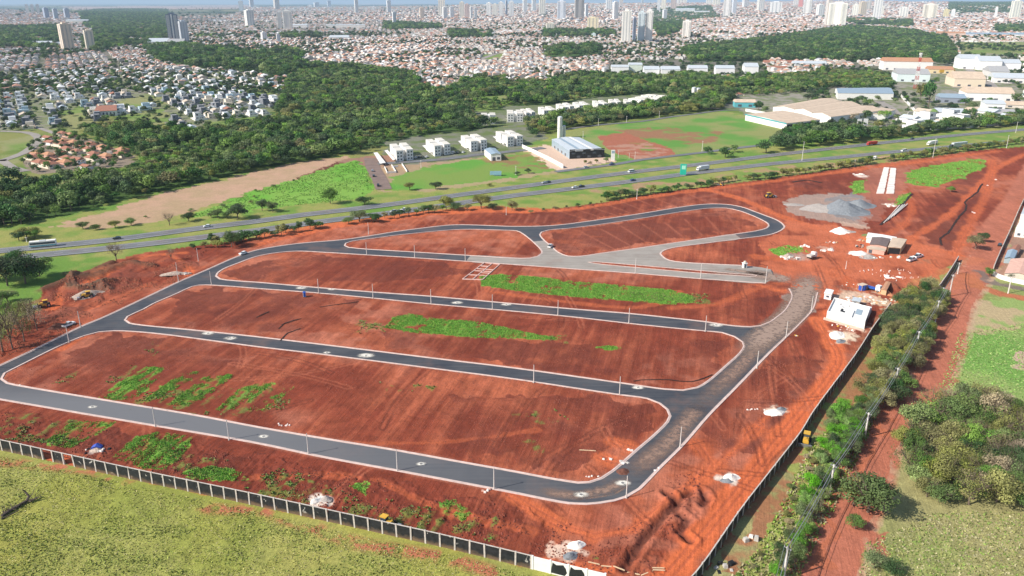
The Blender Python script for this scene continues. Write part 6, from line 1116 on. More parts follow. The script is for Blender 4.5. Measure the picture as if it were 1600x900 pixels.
for i, q in enumerate([[(603,259),(590,243),(584,243.5),(594,260.5)], [(614,255),(601,240),(606,239),(618,254)], [(672,243),(660,232),(668,231),(684,240)], [(728,236),(716,225),(722,224),(738,233)], [(786,229),(770,218),(776,217),(794,226)]]):
    c = [Vector((*W(*p_), 0)) for p_ in q]; o = c[0].copy(); T = thing('carport', 'white carport roof on slim posts, %s from the left by the apartment blocks' % ORD[i], 'carport', o); b = MB(); b.add([(p_.x-o.x, p_.y-o.y, 2.5+.2*(j in (1, 2))) for j, p_ in enumerate(c)]+[(p_.x-o.x, p_.y-o.y, 2.4+.2*(j in (1, 2))) for j, p_ in enumerate(c)], [(0, 1, 2, 3), (7, 6, 5, 4), (0, 4, 5, 1), (1, 5, 6, 2), (2, 6, 7, 3), (3, 7, 4, 0)]); b.obj('roof', white, T)
    for p_ in c: b = MB(); b.box(-.1, .1, -.1, .1, 0, 2.45); b.obj('post', steel, T, loc=(p_.x-o.x, p_.y-o.y, 0))
T, c = hall('gatehouse', 'white building with blue metal roof on the reddish ground', 'building', [(767,251.5),(783,251),(774,241.5),(757,243)], 5.2, white, metalb, 1.0); face_box(T, c, 0, .15, .45, 0, 3, dglass, 'door'); face_box(T, c, 0, .6, .9, 1, 3, dglass, 'window')
x, y = W(774.5, 275); T = thing('site_sign', 'light blue signboard on posts in the green field', 'sign', (x, y, 0)); b = MB(); b.box(-4.2, 4.2, -.15, .15, .8, 3.6); b.obj('board', mat('sign_blue', (.25, .42, .52), .6), T); b = MB(); b.box(-1.2, 4.1, .2, 2.6, 0, 3.2); b.obj('shed', bluegrey, T)
for sx in (-4, 4): b = MB(); b.cyl((sx, 0, 0), (sx, 0, 3.8), .12, .12, 6); b.obj('post', steel, T)
T = thing('foundation', 'white foundation walls on red soil beside the brown lane', 'foundation', (*W(603, 270), 0)); o = Vector((*W(603, 270), 0))
for a, b_ in (((601,262),(605,271)), ((612,259),(619,270)), ((628,257),(636,269)), ((605,271),(619,270)), ((612,262),(622,261))):
    p, q = Vector((*W(*a), 0))-o, Vector((*W(*b_), 0))-o; L_ = (q-p).length; k = MB(); k.box(0, L_, -.15, .15, 0, 1.3+.01*rnd.random()); k.obj('wall_section', white, T, loc=p, rz=math.atan2((q-p).y, (q-p).x))
# big halls at the right
T, c = hall('factory_hall', 'front white factory hall with beige roof, nearest of the saw-tooth group', 'factory', [(1268,188),(1297,195),(1378,184),(1345,176)], 8, white, beige, 2.5, 0)
T, c = hall('factory_hall', 'middle bay of the white saw-tooth factory with beige roof', 'factory', [(1240,182),(1267.5,187.8),(1344.5,175.8),(1313,169)], 8, white, beige, 2.5, 0)
T, c = hall('factory_hall', 'rear bay of the white saw-tooth factory with paler roof', 'factory', [(1207,178),(1239.5,181.8),(1312.5,168.8),(1282,164)], 8, white, beige, 2, 0)
T, c = hall('factory_hall', 'low beige roof extension at the right end of the saw-tooth factory', 'factory', [(1352,186),(1383,187),(1398,180),(1376,176)], 6, white, beige, 1, 1)
T, c = hall('factory_hall', 'long low hall with a teal edge and dark open front at the field', 'factory', [(1164,188),(1228,203),(1280,197),(1222,182)], 6.5, white, beige, 1.2, 0); face_box(T, c, 1, .02, .98, .3, 5.2, black, 'open_bay', .1); face_box(T, c, 1, .42, .64, .5, 4.2, metalb, 'blue_shutter', .25); face_box(T, c, 0, 0, 1, 5.8, 6.8, teal, 'eave_band', .5)
T, c = hall('factory_hall', 'long hall with pale blue roof behind the saw-tooth factory', 'factory', [(1308,155),(1395,156),(1386,146),(1304,147)], 8, white, metalb, 3, 1)
lowwall('white wall climbing beside the fuel yard', [(1408,152),(1420,165),(1436,183)], 3.5, .5, white); lowwall('white wall along the field corner by the teal building', [(1165,174),(1200,180),(1215,184)], 3, .5, white)
for q, lb in (((1342,197), 'white wall panel, left of two standing in the factory trees'), ((1352,196), 'white wall panel, right of two standing in the factory trees')):
    x, y = W(*q); b = MB(); b.box(-2.2, 2.2, -.3, .3, 0, 7); b.box(-2.4, 2.4, -.6, .6, 0, .5); o = b.obj('white_pylon', white, loc=(x, y, 0)); tag(o, lb, 'pylon')
# masts
def mast(px_, t_, b_, lb, w_=1.6):
    x, y = W(px_, b_); h = hpx(b_, b_-t_); T = thing('radio_mast', lb, 'mast', (x, y, gz(x, y))); n = 8
    for k in range(n):
        b = MB(); z0, z1 = h*k/n, h*(k+1)/n; s0, s1 = w_*(1-.6*k/n), w_*(1-.6*(k+1)/n)
        for sx, sy in ((-1, -1), (1, -1), (1, 1), (-1, 1)): b.cyl((sx*s0, sy*s0, z0), (sx*s1, sy*s1, z1), .28, .28, 4)
        for (ax, ay), (bx, by) in zip(((-1, -1), (1, -1), (1, 1), (-1, 1)), ((1, -1), (1, 1), (-1, 1), (-1, -1))): b.cyl((ax*s0, ay*s0, z0), (bx*s1, by*s1, z1), .16, .16, 4)
        b.obj('lattice_section', white if k % 2 else red, T)
    b = MB(); b.cyl((1.5, 0, h-3), (1.5, 0, h), .8, .8, 8); b.cyl((-1.5, 0, h-3), (-1.5, 0, h), .8, .8, 8); b.obj('antennas', white, T)
mast(1430, 83, 139, 'tall red and white lattice mast above the industrial yards', 2.2); mast(675, 45, 88, 'tall slim lattice mast among the red roofs of the town', 2.5); mast(1534, 35, 52, 'short lattice mast by the far lawn', 2)
T, c = hall('villa', 'large white villa with a brown red roof on the green knoll', 'villa', [(148,183),(184,181),(184,172),(160,173)], 6, white, tile, 3, 1)
for k in range(6): face_box(T, c, 0, .06+k*.155, .12+k*.155, 1, 4.5, dglass, 'window')
# houses at the right edge of the site
def flat_house(label, q, h, wallm, roofm, wins=3):
    c = [Vector((*W(*p_), 0)) for p_ in q]; o = c[0].copy(); c = [p_-o for p_ in c]; T = thing('house', label, 'house', o); b = MB(); b.prism([(p_.x, p_.y) for p_ in c], 0, h); b.obj('wall', wallm, T); b = MB(); b.prism([(p_.x, p_.y) for p_ in c], h, h+.15, top=.97); b.obj('roof', roofm, T)
    for k in range(wins): face_box(T, c, 0, .12+k*.8/wins, .12+k*.8/wins+.12, 1, 2.3, dglass, 'window'); face_box(T, c, 3, .12+k*.8/wins, .12+k*.8/wins+.10, 1, 2.3, dglass, 'window')
    return T, c
flat_house('white house behind the dotted wall, upper one at the right edge', [(1592,349),(1625,353),(1640,325),(1603,322)], 5.5, white, metalw)
flat_house('white two-storey house with dark windows at the right edge', [(1584,370),(1622,374),(1632,352),(1596,349)], 5, white, white)
T, c = hall('shed', 'shed with two pale blue roof halves behind the dotted wall', 'shed', [(1568,411),(1582,412),(1588,400),(1573,399)], 2.6, bwall, metalb, .8); T, c = hall('shed', 'small tiled outhouse behind the pale blue shed', 'shed', [(1578,398),(1590,399),(1594,392),(1583,391)], 2.4, pink, tile, .8)
T, c = hall('house', 'low house with pinkish roof at the right frame edge', 'house', [(1568,436),(1610,441),(1620,418),(1578,414)], 3, cream, pink, 1.0)
wdl = pts([(1606,302),(1592,330),(1577,365),(1562,398),(1551,424)]); t_, ps = wall('garden_wall', 'wall with pale pillars climbing beside the wide dirt road', smooth(wdl, False, 5), 2.2, 3.2, cat='wall')
lowwall('white garden wall at the corner of the side lane', [(1551,430),(1562,436),(1580,441),(1605,446)], 2.0, .25, white)
# ------------------------------------------------------------------ vehicles (front towards +x)
def wheel(T, x, y, r=.34, w_=.22):
    b = MB(); b.cyl((x, y-w_/2, r), (x, y+w_/2, r), r, r, 12, 0); b.cyl((x, y-w_/2-.02, r), (x, y+w_/2+.02, r), r*.55, r*.55, 8, 1); b.obj('wheel', [rubber, steel], T)
def body(prof, wid, m, T, name='body', taper=.12):
    n = len(prof); top = max(z for x, z in prof); lo = min(z for x, z in prof); b = MB(); v = []
    for s in (-1, 1): v += [(x, s*wid/2*(1-taper*max(0, (z-lo)/(top-lo))**2), z) for x, z in prof]
    b.add(v, [tuple(range(n)), tuple(range(n, 2*n))[::-1]]+[(i, n+i, n+(i+1) % n, (i+1) % n) for i in range(n)]); return b.obj(name, m, T)
VP = {}
def place(x, y, z, rz, T, label, group): T.location = (x, y, z); T.rotation_euler = (0, 0, rz); tag(T, label, group=group); return T
def mk_car(m, kind='hatch'):
    T = thing('car', 'x', 'car')
    if kind == 'hatch': P1 = [(-2.0, .35), (2.05, .35), (2.1, .75), (1.9, .92), (1.0, 1.0), (-1.9, 1.05), (-2.1, .8)]; G = [(1.05, .98), (.35, 1.42), (-1.3, 1.45), (-1.95, 1.02)]; R = [(.33, 1.43), (.33, 1.49), (-1.3, 1.52), (-1.32, 1.45)]
    elif kind == 'pickup': P1 = [(-2.5, .45), (2.5, .45), (2.55, .95), (2.3, 1.1), (1.2, 1.15), (-.6, 1.15), (-.6, 1.12), (-2.5, 1.12)]; G = [(1.25, 1.13), (.6, 1.7), (-.5, 1.72), (-.7, 1.13)]; R = [(.58, 1.71), (.58, 1.78), (-.5, 1.8), (-.52, 1.71)]
    else: P1 = [(-2.6, .4), (2.5, .4), (2.55, .9), (2.2, 1.25), (-2.6, 1.3)]; G = [(2.2, 1.2), (1.6, 2.0), (-2.5, 2.05), (-2.6, 1.2)]; R = [(1.6, 2.0), (1.55, 2.14), (-2.5, 2.16), (-2.52, 2.0)]
    wd = 1.75 if kind != 'van' else 1.95; body(P1, wd, m, T); body(G, wd*.93, glass, T, 'windows', .14); body(R, wd*.8, m, T, 'roof', .02)
    xs = 1.3 if kind == 'hatch' else 1.6
    for x in (-xs, xs):
        for y in (-wd/2+.1, wd/2-.1): wheel(T, x, y)
    for y in (-.6, .6): b = MB(); b.box((2.08 if kind == 'hatch' else 2.53), (2.13 if kind == 'hatch' else 2.57), y-.2, y+.2, .68, .84); b.obj('headlight', white, T)
    if kind == 'pickup': b = MB(); b.box(-2.4, -.75, -.75, .75, 1.125, 1.14); b.obj('load_bed', black, T)
    bpy.context.view_layer.update(); KIDS[T.name] = [c for c in COL.objects if c.parent == T]; return T
cpaint = {'white': mat('car_white', (.80, .80, .79), .3, spec=.6, var=.02), 'silver': mat('car_silver', (.50, .52, .54), .3, .4, var=.02), 'dark': mat('car_dark', (.03, .035, .04), .25, spec=.6, var=.02), 'red': mat('car_red', (.45, .03, .02), .3, spec=.6, var=.02), 'blue': mat('car_blue', (.03, .06, .22), .3, spec=.6, var=.02)}
def car(px_, py_, q2, color, kind, label, z=.16, group=None, s=1.0):
    x, y = W(px_, py_); x2, y2 = W(*q2); rz = math.atan2(y2-y, x2-x); z = z if z is not None else gh(x, y)+.02; key = (color, kind)
    if key not in VP: VP[key] = T = mk_car(cpaint[color], kind); place(x, y, z, rz, T, label, group); T.scale = (s,)*3; return T
    t = dup(VP[key], (x, y, z), rz, s, label, group)
    if not group and 'group' in t: del t['group']
    return t
car(183,374,(100,382),'dark','hatch','dark car on the highway right of the bus'); car(324,355.2,(250,365),'white','hatch','white car on the highway above the orange bank'); car(615,331.8,(560,340),'silver','hatch','silver car on the lower carriageway, left of a white one'); car(632,329.5,(560,340),'white','pickup','white pickup on the lower carriageway, right of a silver car')
car(856,286,(820,291),'dark','hatch','dark car on the upper carriageway, above the red embankment'); car(851,286.8,(820,291),'silver','hatch','silver car on the upper carriageway close behind a dark one'); car(898,294.3,(860,299),'white','hatch','white car on the lower carriageway, second of two close together'); car(908,292.8,(860,299),'dark','pickup','dark pickup on the lower carriageway close to a white car')
car(986,269.5,(940,276),'white','van','white van on the upper carriageway below the warehouse'); car(989,282.8,(1040,276),'blue','hatch','blue car on the lower carriageway left of the green sign'); car(916,262.6,(957,257.5),'silver','hatch','silver car on the service road left of the warehouse totem'); car(956,257.8,(1000,250),'blue','pickup','blue pickup on the service road below the warehouse totem')
car(1412,237,(1360,242),'white','van','white van partly hidden behind the hedge at the upper right'); car(1425,217.8,(1360,226),'dark','hatch','dark car on the far carriageway above the white trailer'); car(591,291,(588,280),'dark','pickup','dark pickup parked on the brown lane by the bright green field'); car(584,276,(582,266),'dark','hatch','dark car parked higher up on the brown lane'); car(582,268,(580,260),'silver','hatch','silver car parked near the top of the brown lane')
for i, (a, b_, c_, k) in enumerate([(650,247,'white','hatch'), (656,246.3,'dark','hatch'), (667,246,'silver','hatch'), (708,240,'white','van'), (715,239.6,'dark','hatch'), (724,238.8,'white','hatch'), (765,234.8,'dark','hatch'), (772,234,'silver','hatch'), (838,238,'dark','pickup'), (628,250,'red','hatch')]):
    car(a, b_, (a+10, b_-4), c_, k, '%s %s parked by the white apartment blocks, %s from the left' % (c_, 'car' if k == 'hatch' else k, ORD[i]), None, 'cars parked by the apartment blocks')
car(380,397.6,(355,405),'white','hatch','white car driving up the long left street', .1); car(860,386.5,(866,381),'white','pickup','white pickup stopped on the pale road junction', .1)
car(1424,408,(1440,403),'white','pickup','white pickup, nearer of two parked at the end of the yard', None, None, 1.25); car(1434,402.5,(1450,398),'white','pickup','white pickup, farther of two parked at the end of the yard', None, None, 1.25); car(108,509,(118,505),'white','pickup','white pickup standing beside a dark mound at the left street', None); car(1405,382,(1413,370),'blue','pickup','dark blue pickup parked against the yard shed', None)
car(1562,384,(1568,375),'dark','hatch','dark car behind the dotted wall of the right-hand houses', None)
def truck(px_, py_, q2, cabm, boxm, L_, label, h=3.6, flat=False, bus=False, z=.16):
    x, y = W(px_, py_); x2, y2 = W(*q2); T = thing('bus' if bus else 'truck', label, 'bus' if bus else 'truck', (x, y, z if z is not None else gh(x, y)), math.atan2(y2-y, x2-x))
    if bus:
        body([(-L_/2, .5), (L_/2, .5), (L_/2+.05, 1.6), (L_/2-.25, 3.3), (-L_/2+.1, 3.35), (-L_/2, 1.4)], 2.6, boxm, T, 'body', .05)
        for s in (-1, 1): b = MB(); b.box(-L_/2+.4, L_/2-.5, s*1.30-.03, s*1.30+.03, 1.7, 2.7); b.obj('window_band', glass, T); b = MB(); b.box(-L_/2+.1, L_/2-.1, s*1.32-.02, s*1.32+.02, .7, 1.2); b.obj('stripe', teal, T)
        b = MB(); b.box(-1.4, 1.4, -.8, .8, 3.33, 3.55); b.obj('roof_unit', metalw, T)
    else:
        body([(L_/2-2.1, .7), (L_/2, .7), (L_/2+.05, 1.7), (L_/2-.35, 2.9), (L_/2-2.1, 3.0)], 2.4, cabm, T, 'cab', .06); b = MB(); b.box(L_/2-.35, L_/2+.06, -1.0, 1.0, 1.75, 2.5); b.obj('windscreen', glass, T)
        b = MB(); b.box(-L_/2, L_/2-2.3, -1.25, 1.25, 1.0, 1.35 if flat else h); b.obj('flatbed' if flat else 'cargo_box', boxm, T); b = MB(); b.box(-L_/2+.2, L_/2-.3, -.5, .5, .65, 1.0); b.obj('chassis', black, T)
    for x in ([-L_/2+1.2, -L_/2+2.4, L_/2-1.3] if L_ > 8 else [-L_/2+1.1, L_/2-1.1]):
        for s in (-1.05, 1.05): wheel(T, x, s, .5, .35)
    return T
truck(68,385.8,(0,392),white,white,12.5,'white and teal bus on the highway at the left',bus=True); truck(1098,266.5,(1040,274),white,metalw,11,'white truck with a light load right of the green sign'); truck(1362,226.8,(1300,233),red,red,11,'red truck on the far carriageway by the dark trees',3.2); truck(1456,226.5,(1400,236),white,white,14,'long white trailer truck on the verge side at the upper right'); truck(1497,230,(1440,236),cpaint['dark'],metalw,20,'long truck with silver trailer and dark cab at the upper right',4.2); truck(1375,249,(1340,253),white,wood,14,'flatbed truck with light boards above the limestone strip',flat=True)
truck(1365,454,(1380,458),white,blue,6.5,'small white and blue flatbed truck beside the blue tank',flat=True,z=None)
x, y = W(1067, 274); T = thing('sign_tower', 'tall teal green sign box beside the highway', 'sign', (x, y, .1), -.15); b = MB(); b.box(-2.2, 2.2, -1, 1, .6, 8.2); b.obj('sign_box', grn, T); b = MB(); b.box(-1.2, 1.6, -1.06, -.98, 4.6, 7.4); b.obj('sign_face', mat('sign_pale', (.35, .70, .55), .5), T); b = MB(); b.box(-1.9, 1.9, -.7, .7, 0, .6); b.obj('plinth', conc, T)
# earth movers
def dozer(px_, py_, q2, label, s=1.0, kind='bulldozer', canopy=yellow):
    x, y = W(px_, py_); x2, y2 = W(*q2); T = thing(kind, label, kind.replace('_', ' '), (x, y, gh(x, y)), math.atan2(y2-y, x2-x)); T.scale = (s,)*3
    if kind == 'bulldozer':
        for sd in (-1, 1):
            b = MB(); pr = [(-1.9, .45), (-1.5, .05), (1.4, .05), (1.9, .45), (1.5, .95), (-1.5, .95)]; n = len(pr); b.add([(a, sd*1.0-.25, c) for a, c in pr]+[(a, sd*1.0+.25, c) for a, c in pr], [tuple(range(n)), tuple(range(n, 2*n))[::-1]]+[(i, n+i, n+(i+1) % n, (i+1) % n) for i in range(n)]); b.obj('track', rubber, T)
        b = MB(); b.add([(2.6, -1.6, .05), (2.9, -1.6, 1.1), (2.9, 1.6, 1.1), (2.6, 1.6, .05), (2.45, -1.6, .1), (2.75, -1.6, 1.15), (2.75, 1.6, 1.15), (2.45, 1.6, .1)], [(0, 3, 2, 1), (4, 5, 6, 7), (0, 1, 5, 4), (1, 2, 6, 5), (2, 3, 7, 6), (3, 0, 4, 7)]); b.box(.8, 2.5, -1.3, -1.1, .4, .6); b.box(.8, 2.5, 1.1, 1.3, .4, .6); b.obj('blade', steel, T)
    else:
        for a in (-1.5, 1.5):
            for sd in (-1, 1): wheel(T, a, sd*1.0, .75, .5)
        b = MB(); b.box(2.6, 3.6, -1.3, 1.3, .15, .9); b.box(1.2, 2.7, -.7, -.5, .6, 1.0); b.box(1.2, 2.7, .5, .7, .6, 1.0); b.obj('bucket', steel, T)
    b = MB(); b.box(-1.8, 1.7, -.7, .7, .7, 1.5); b.box(.3, 1.6, -.55, .55, 1.5, 1.85); b.obj('body', yellow, T); b = MB(); b.box(-1.3, .2, -.65, .65, 1.5, 2.6); b.obj('cab_glass', glass, T)
    b = MB(); b.box(-1.45, .35, -.8, .8, 2.6, 2.75); b.obj('cab_roof', canopy, T); b = MB(); b.cyl((1.2, .2, 1.85), (1.2, .2, 2.5), .07, .07, 6); b.obj('exhaust', black, T)
dozer(1259,692,(1256,705),'yellow bulldozer working outside the right-hand wall',1.15); dozer(69,478,(58,480),'small yellow loader on the orange soil at the left',1.1,'wheel_loader'); dozer(136,464,(124,466),'yellow loader beside the rubble heap at the left',1.1,'wheel_loader'); dozer(1202,309,(1215,308),'yellow loader on the track above the upper street',1.3,'wheel_loader'); dozer(604,822,(616,826),'compact machine with a yellow canopy behind the black wall',1.0,'wheel_loader')
dozer(1127,290,(1116,288.6),'small dark roller at the end of the orange track',.001+.75,'wheel_loader',black)
# ------------------------------------------------------------------ heaps
def heap(px_, py_, rx, ry, h, m, label, name='heap', cat='heap', seed=1, rot=0, peaks=1):
    x, y = W(px_, py_); r = random.Random(seed); v = [(0, 0, h)]; f = []; na, nr = 30, 9
    off = [(r.uniform(-.35, .35), r.uniform(-.35, .35), r.uniform(.6, 1)) for _ in range(peaks)]
    A_ = []
    for j in range(1, nr+1):
        for k in range(na): t = 2*math.pi*k/na; q = j/nr; A_.append((math.cos(t)*q, math.sin(t)*q, q, t))
    A_ = np.array([(0, 0, 0, 0)]+A_); ed = 1+.25*(fbm(np.cos(A_[:, 3])*1.5+seed, np.sin(A_[:, 3])*1.5, seed)-.5)*2
    X, Y = A_[:, 0]*ed, A_[:, 1]*ed; H = np.zeros(len(X))
    for ox, oy, hh in off: H = np.maximum(H, hh*np.clip(1-np.hypot(X-ox, Y-oy)*1.25, 0, 1)**1.1)
    H = (H+.25*np.clip(1-A_[:, 2], 0, 1))*h+(fbm(X*5+seed, Y*5, seed+3)-.5)*h*.28*np.clip(1.2-A_[:, 2], 0, 1); H[A_[:, 2] > .99] = -.15
    v = np.stack([X*rx, Y*ry, H], -1); f = [(0, 1+k, 1+(k+1) % na) for k in range(na)]+[(1+(j-1)*na+k, 1+j*na+k, 1+j*na+(k+1) % na, 1+(j-1)*na+(k+1) % na) for j in range(1, nr) for k in range(na)]
    b = MB(); b.add(v, f); o = b.obj(name, m, loc=(x, y, max(gh(x, y), -.05)), rz=rot); return tag(o, label, cat)
sandw = mat('white_sand', (.86, .80, .72), .95, var=.08, scale=1.5, bump=.1); grav = mat('dark_gravel', (.20, .215, .23), .95, var=.28, scale=1.6, bump=.15); gravl = mat('dusty_gravel', (.36, .32, .29), .95, var=.22, scale=1.2, bump=.15); rub = mat('rubble', (.42, .33, .27), .95, var=.45, scale=1.6, bump=.2); dsoil = mat('dark_soil_heap', (.15, .06, .04), .95, var=.3, scale=1, bump=.2); osoil = mat('orange_soil_heap', (.48, .20, .10), .95, var=.2, scale=1, bump=.1)
heap(1322,330,15,12,6.5,grav,'big dark grey gravel heap in the upper yard','gravel_heap','gravel heap',1,0,3); heap(1290,327,15,11,3.0,gravl,'low dusty grey gravel heap left of the big dark one','gravel_heap','gravel heap',2,0,3); heap(1240,320,7,4,1.0,gravl,'small grey tongue of gravel at the left of the heaps','gravel_heap','gravel heap',3); heap(1343,320,10,10,5.0,grav,'dark shaded gravel heap at the right of the group','gravel_heap','gravel heap',4,0,2)
for i, (a, b_, rx, ry, h, m, lb) in enumerate([(1312,362,7,5.5,2.2,sandw,'bright white sand heap above the site shed'), (1329,362,3.6,2.4,.7,gravl,'grey gravel patch right of the bright sand heap'), (1340,396,5.2,4.4,1.8,sandw,'white sand heap in front of the site shed'), (1356,402,4.8,3.4,1.2,gravl,'grey heap in front of the site shed'), (1308,524,5,3,1.3,sandw,'pale sand heap below the white building'), (1314,533,2.2,1.5,.8,grav,'grey gravel heap touching the pale one below the white building'), (1209,645,3.6,2.4,1.5,sandw,'white sand heap inside the bend of the orange track'), (1220,640,2.2,1.5,.8,grav,'dark gravel beside the white heap in the track bend'), (1143,746,2.6,1.9,1.6,sandw,'white heap beside the track near the lower bend'), (1136,751,2,1.4,.8,grav,'dark gravel beside the white heap near the lower bend'), (900,852,2.3,1.8,1.6,sandw,'white sand heap behind the gate bays'), (893,868,2.2,1.5,1.2,grav,'dark gravel heap behind the gate bays'), (494,781,2.6,1.5,1.0,sandw,'pale sand heap behind the black wall'), (509,780,1.8,1.3,1.0,gravl,'grey gravel heap behind the black wall'), (1382,458,2.6,6,2.2,osoil,'orange brown heap beside the blue truck'), (1232,400,4,2.6,1.2,rub,'rubble heap left of the wrecked van in the green mound'), (140,461,9,3.5,2.2,rub,'long rubble heap at the left excavation'), (270,428,9,2.2,1.5,rub,'rubble and blocks beside the long left street'), (150,704,3,1.6,.9,rub,'rubbish heap beside the blue tarpaulin'), (92,510,5,3,2.2,dsoil,'dark soil mound at the left street'), (975,738,2.4,2.2,1.0,dsoil,'dug-out soil at the street corner'), (1355,370,3.6,3,1.4,mat('mossy', (.16, .20, .07), .95, var=.3),'green overgrown mound at the left of the site shed')]):
    heap(a, b_, rx, ry, h, m, lb, seed=20+i, rot=rnd.random())
b = MB(); x, y = W(152, 700); b.add([(-1.4, -.8, .5), (0, -1, 1.1), (1.5, -.6, .6), (1.2, .9, .5), (0, .8, 1.3), (-1.3, .7, .7), (0, 0, 1.5), (-1.5, -.9, .1), (1.6, -.7, .1), (1.3, 1, .1), (-1.4, .8, .1)], [(0, 1, 6), (1, 2, 6), (2, 3, 6), (3, 4, 6), (4, 5, 6), (5, 0, 6), (7, 8, 2, 1, 0), (8, 9, 3, 2), (9, 10, 5, 4, 3), (10, 7, 0, 5)]); tag(b.obj('tarpaulin', mat('tarp_blue', (.05, .09, .40), .5, var=.2), loc=(x, y, gh(x, y)+.1)), 'blue tarpaulin over the rubbish heap behind the black wall', 'tarpaulin')
# ------------------------------------------------------------------ the yard: shed, white building, tanks, stacks
T, c = hall('site_shed', 'long white roofed rear shed of the yard', 'shed', [(1353,379),(1398,385.5),(1399,378),(1356,371)], 2.6, white, white, .2)
T, c = hall('site_shed', 'yard shed with a dark brown roof, left of the beige one', 'shed', [(1358,390),(1384,394),(1389,382),(1362,379.5)], 3.0, pink, mat('brown_roof', (.17, .13, .12), .9, var=.2), .5)
T, c = hall('site_shed', 'yard shelter with a beige sheet roof and open front', 'shed', [(1386,396),(1406,397.5),(1415,384),(1393,381.5)], 3.4, wood, beige, .2); face_box(T, c, 0, .03, .97, 0, 3.0, black, 'open_front')
T, c = hall('site_shed', 'low pinkish annex in front of the brown roofed shed', 'shed', [(1354,395),(1381,399),(1382,395),(1356,391)], 2.2, pink, beige, .2); face_box(T, c, 0, .1, .3, .2, 1.9, dglass, 'door')
def flat_building():
    q = [(1291,497), (1350,514), (1361,488), (1302,475)]; c = [Vector((*W(*p_), 0)) for p_ in q]; o = c[0].copy(); c = [p_-o for p_ in c]; T = thing('white_building', 'white flat-roofed building under construction with roof openings in the yard', 'building', o); h = 2.7
    b = MB(); b.prism([(p_.x, p_.y) for p_ in c], 0, h-.3); b.obj('wall', white, T)
    u = c[1]; v = c[3]
    def S(a, b_, z): return u*a+v*b_+Vector((0, 0, z))
    t_ = .022
    for nm, (a0, a1, b0, b1) in dict(p1=(0, 1, 0, t_*1.6), p2=(0, 1, 1-t_*1.6, 1), p3=(0, t_, t_*1.6, 1-t_*1.6), p4=(1-t_, 1, t_*1.6, 1-t_*1.6), p5=(.62, .64, t_*1.6, .55), p6=(.28, .62, .5, .53)).items():
        b = MB(); k = .0 if nm in ('p1', 'p2', 'p3', 'p4') else -.15; b.add([S(a0, b0, h-.3), S(a1, b0, h-.3), S(a1, b1, h-.3), S(a0, b1, h-.3), S(a0, b0, h+.35+k), S(a1, b0, h+.35+k), S(a1, b1, h+.35+k), S(a0, b1, h+.35+k)], [(0, 3, 2, 1), (4, 5, 6, 7), (0, 1, 5, 4), (1, 2, 6, 5), (2, 3, 7, 6), (3, 0, 4, 7)]); b.obj('parapet', white, T)
    for (a0, a1, b0, b1, m) in ((.30, .36, .30, .62, black), (.36, .42, .30, .38, black), (.68, .84, .40, .74, bluegrey), (.22, .25, .68, .8, conc), (.46, .48, .72, .86, conc)):  # thin flat slabs painting the openings' shade, blue-grey one the courtyard's shadow
        b = MB(); b.add([S(a0, b0, h-.28), S(a1, b0, h-.28), S(a1, b1, h-.28), S(a0, b1, h-.28), S(a0, b0, h-.2), S(a1, b0, h-.2), S(a1, b1, h-.2), S(a0, b1, h-.2)], [(4, 5, 6, 7), (0, 1, 5, 4), (1, 2, 6, 5), (2, 3, 7, 6), (3, 0, 4, 7)]); b.obj('roof_opening_shade', m, T)
    for k in range(3): face_box(T, c, 0, .62+k*.05, .635+k*.05, .5, .9, dglass, 'window')
    face_box(T, c, 1, .1, .5, 0, 2.4, dglass, 'doorway')
    b = MB(); b.add([S(-.06, -.14, .0), S(1.02, -.16, .0), S(1.02, 0, .0), S(-.06, 0, 0), S(-.06, -.14, .16), S(1.02, -.16, .16), S(1.02, 0, .16), S(-.06, 0, .16)], [(4, 5, 6, 7), (0, 1, 5, 4), (1, 2, 6, 5), (2, 3, 7, 6), (3, 0, 4, 7)]); b.obj('apron', mat('apron', (.62, .46, .36), .9, var=.15), T)
flat_building()
T, c = hall('guard_hut', 'white guard hut with a flat roof beside the white building', 'hut', [(1287,467),(1298,469),(1301,463),(1290,461)], 2.7, white, white, .1); face_box(T, c, 1, .2, .6, 0, 2, dglass, 'door'); face_box(T, c, 0, .3, .7, 1, 1.8, dglass, 'window')
x, y = W(1163, 418.5); T = thing('sentry_hut', 'small white hut standing on the end of the pale road', 'hut', (x, y, .1), .2); b = MB(); b.box(-.9, .9, -.8, .8, 0, 2.3); b.obj('wall', white, T); b = MB(); b.box(-1.15, 1.15, -1.05, 1.05, 2.3, 2.45); b.obj('roof', white, T); b = MB(); b.box(-.4, .4, -.86, -.78, .2, 1.9); b.obj('door', dglass, T); b = MB(); b.cyl((0, 0, 2.45), (0, 0, 3.3), .6, .6, 10); b.obj('water_tank', cream, T)
x, y = W(476, 464); T = thing('portable_toilet', 'blue and white portable toilet beside the second street', 'toilet', (x, y, gh(x, y)), .3); b = MB(); b.box(-.6, .6, -.6, .6, .1, 2.1); b.obj('cabin', mat('toilet_white', (.60, .68, .72), .5), T); b = MB(); b.box(-.45, .45, -.65, -.58, .2, 2.0); b.obj('door', blue, T); b = MB(); b.prism([(-.65, -.65), (.65, -.65), (.65, .65), (-.65, .65)], 2.1, 2.4, top=.6); b.obj('roof', blue, T); b = MB(); b.box(-.68, .68, -.68, .68, 0, .12); b.obj('skid', black, T)
x, y = W(1347, 453); T = thing('water_tank', 'blue tank under a beige platform in the yard', 'tank', (x, y, gh(x, y)), .5); b = MB(); b.cyl((0, 0, 0), (0, 0, 2.4), 1.6, 1.6, 16); b.obj('tank', blue, T); b = MB(); b.box(-1.8, 1.8, -1.2, 1.6, 2.4, 2.6); b.obj('platform', beige, T)
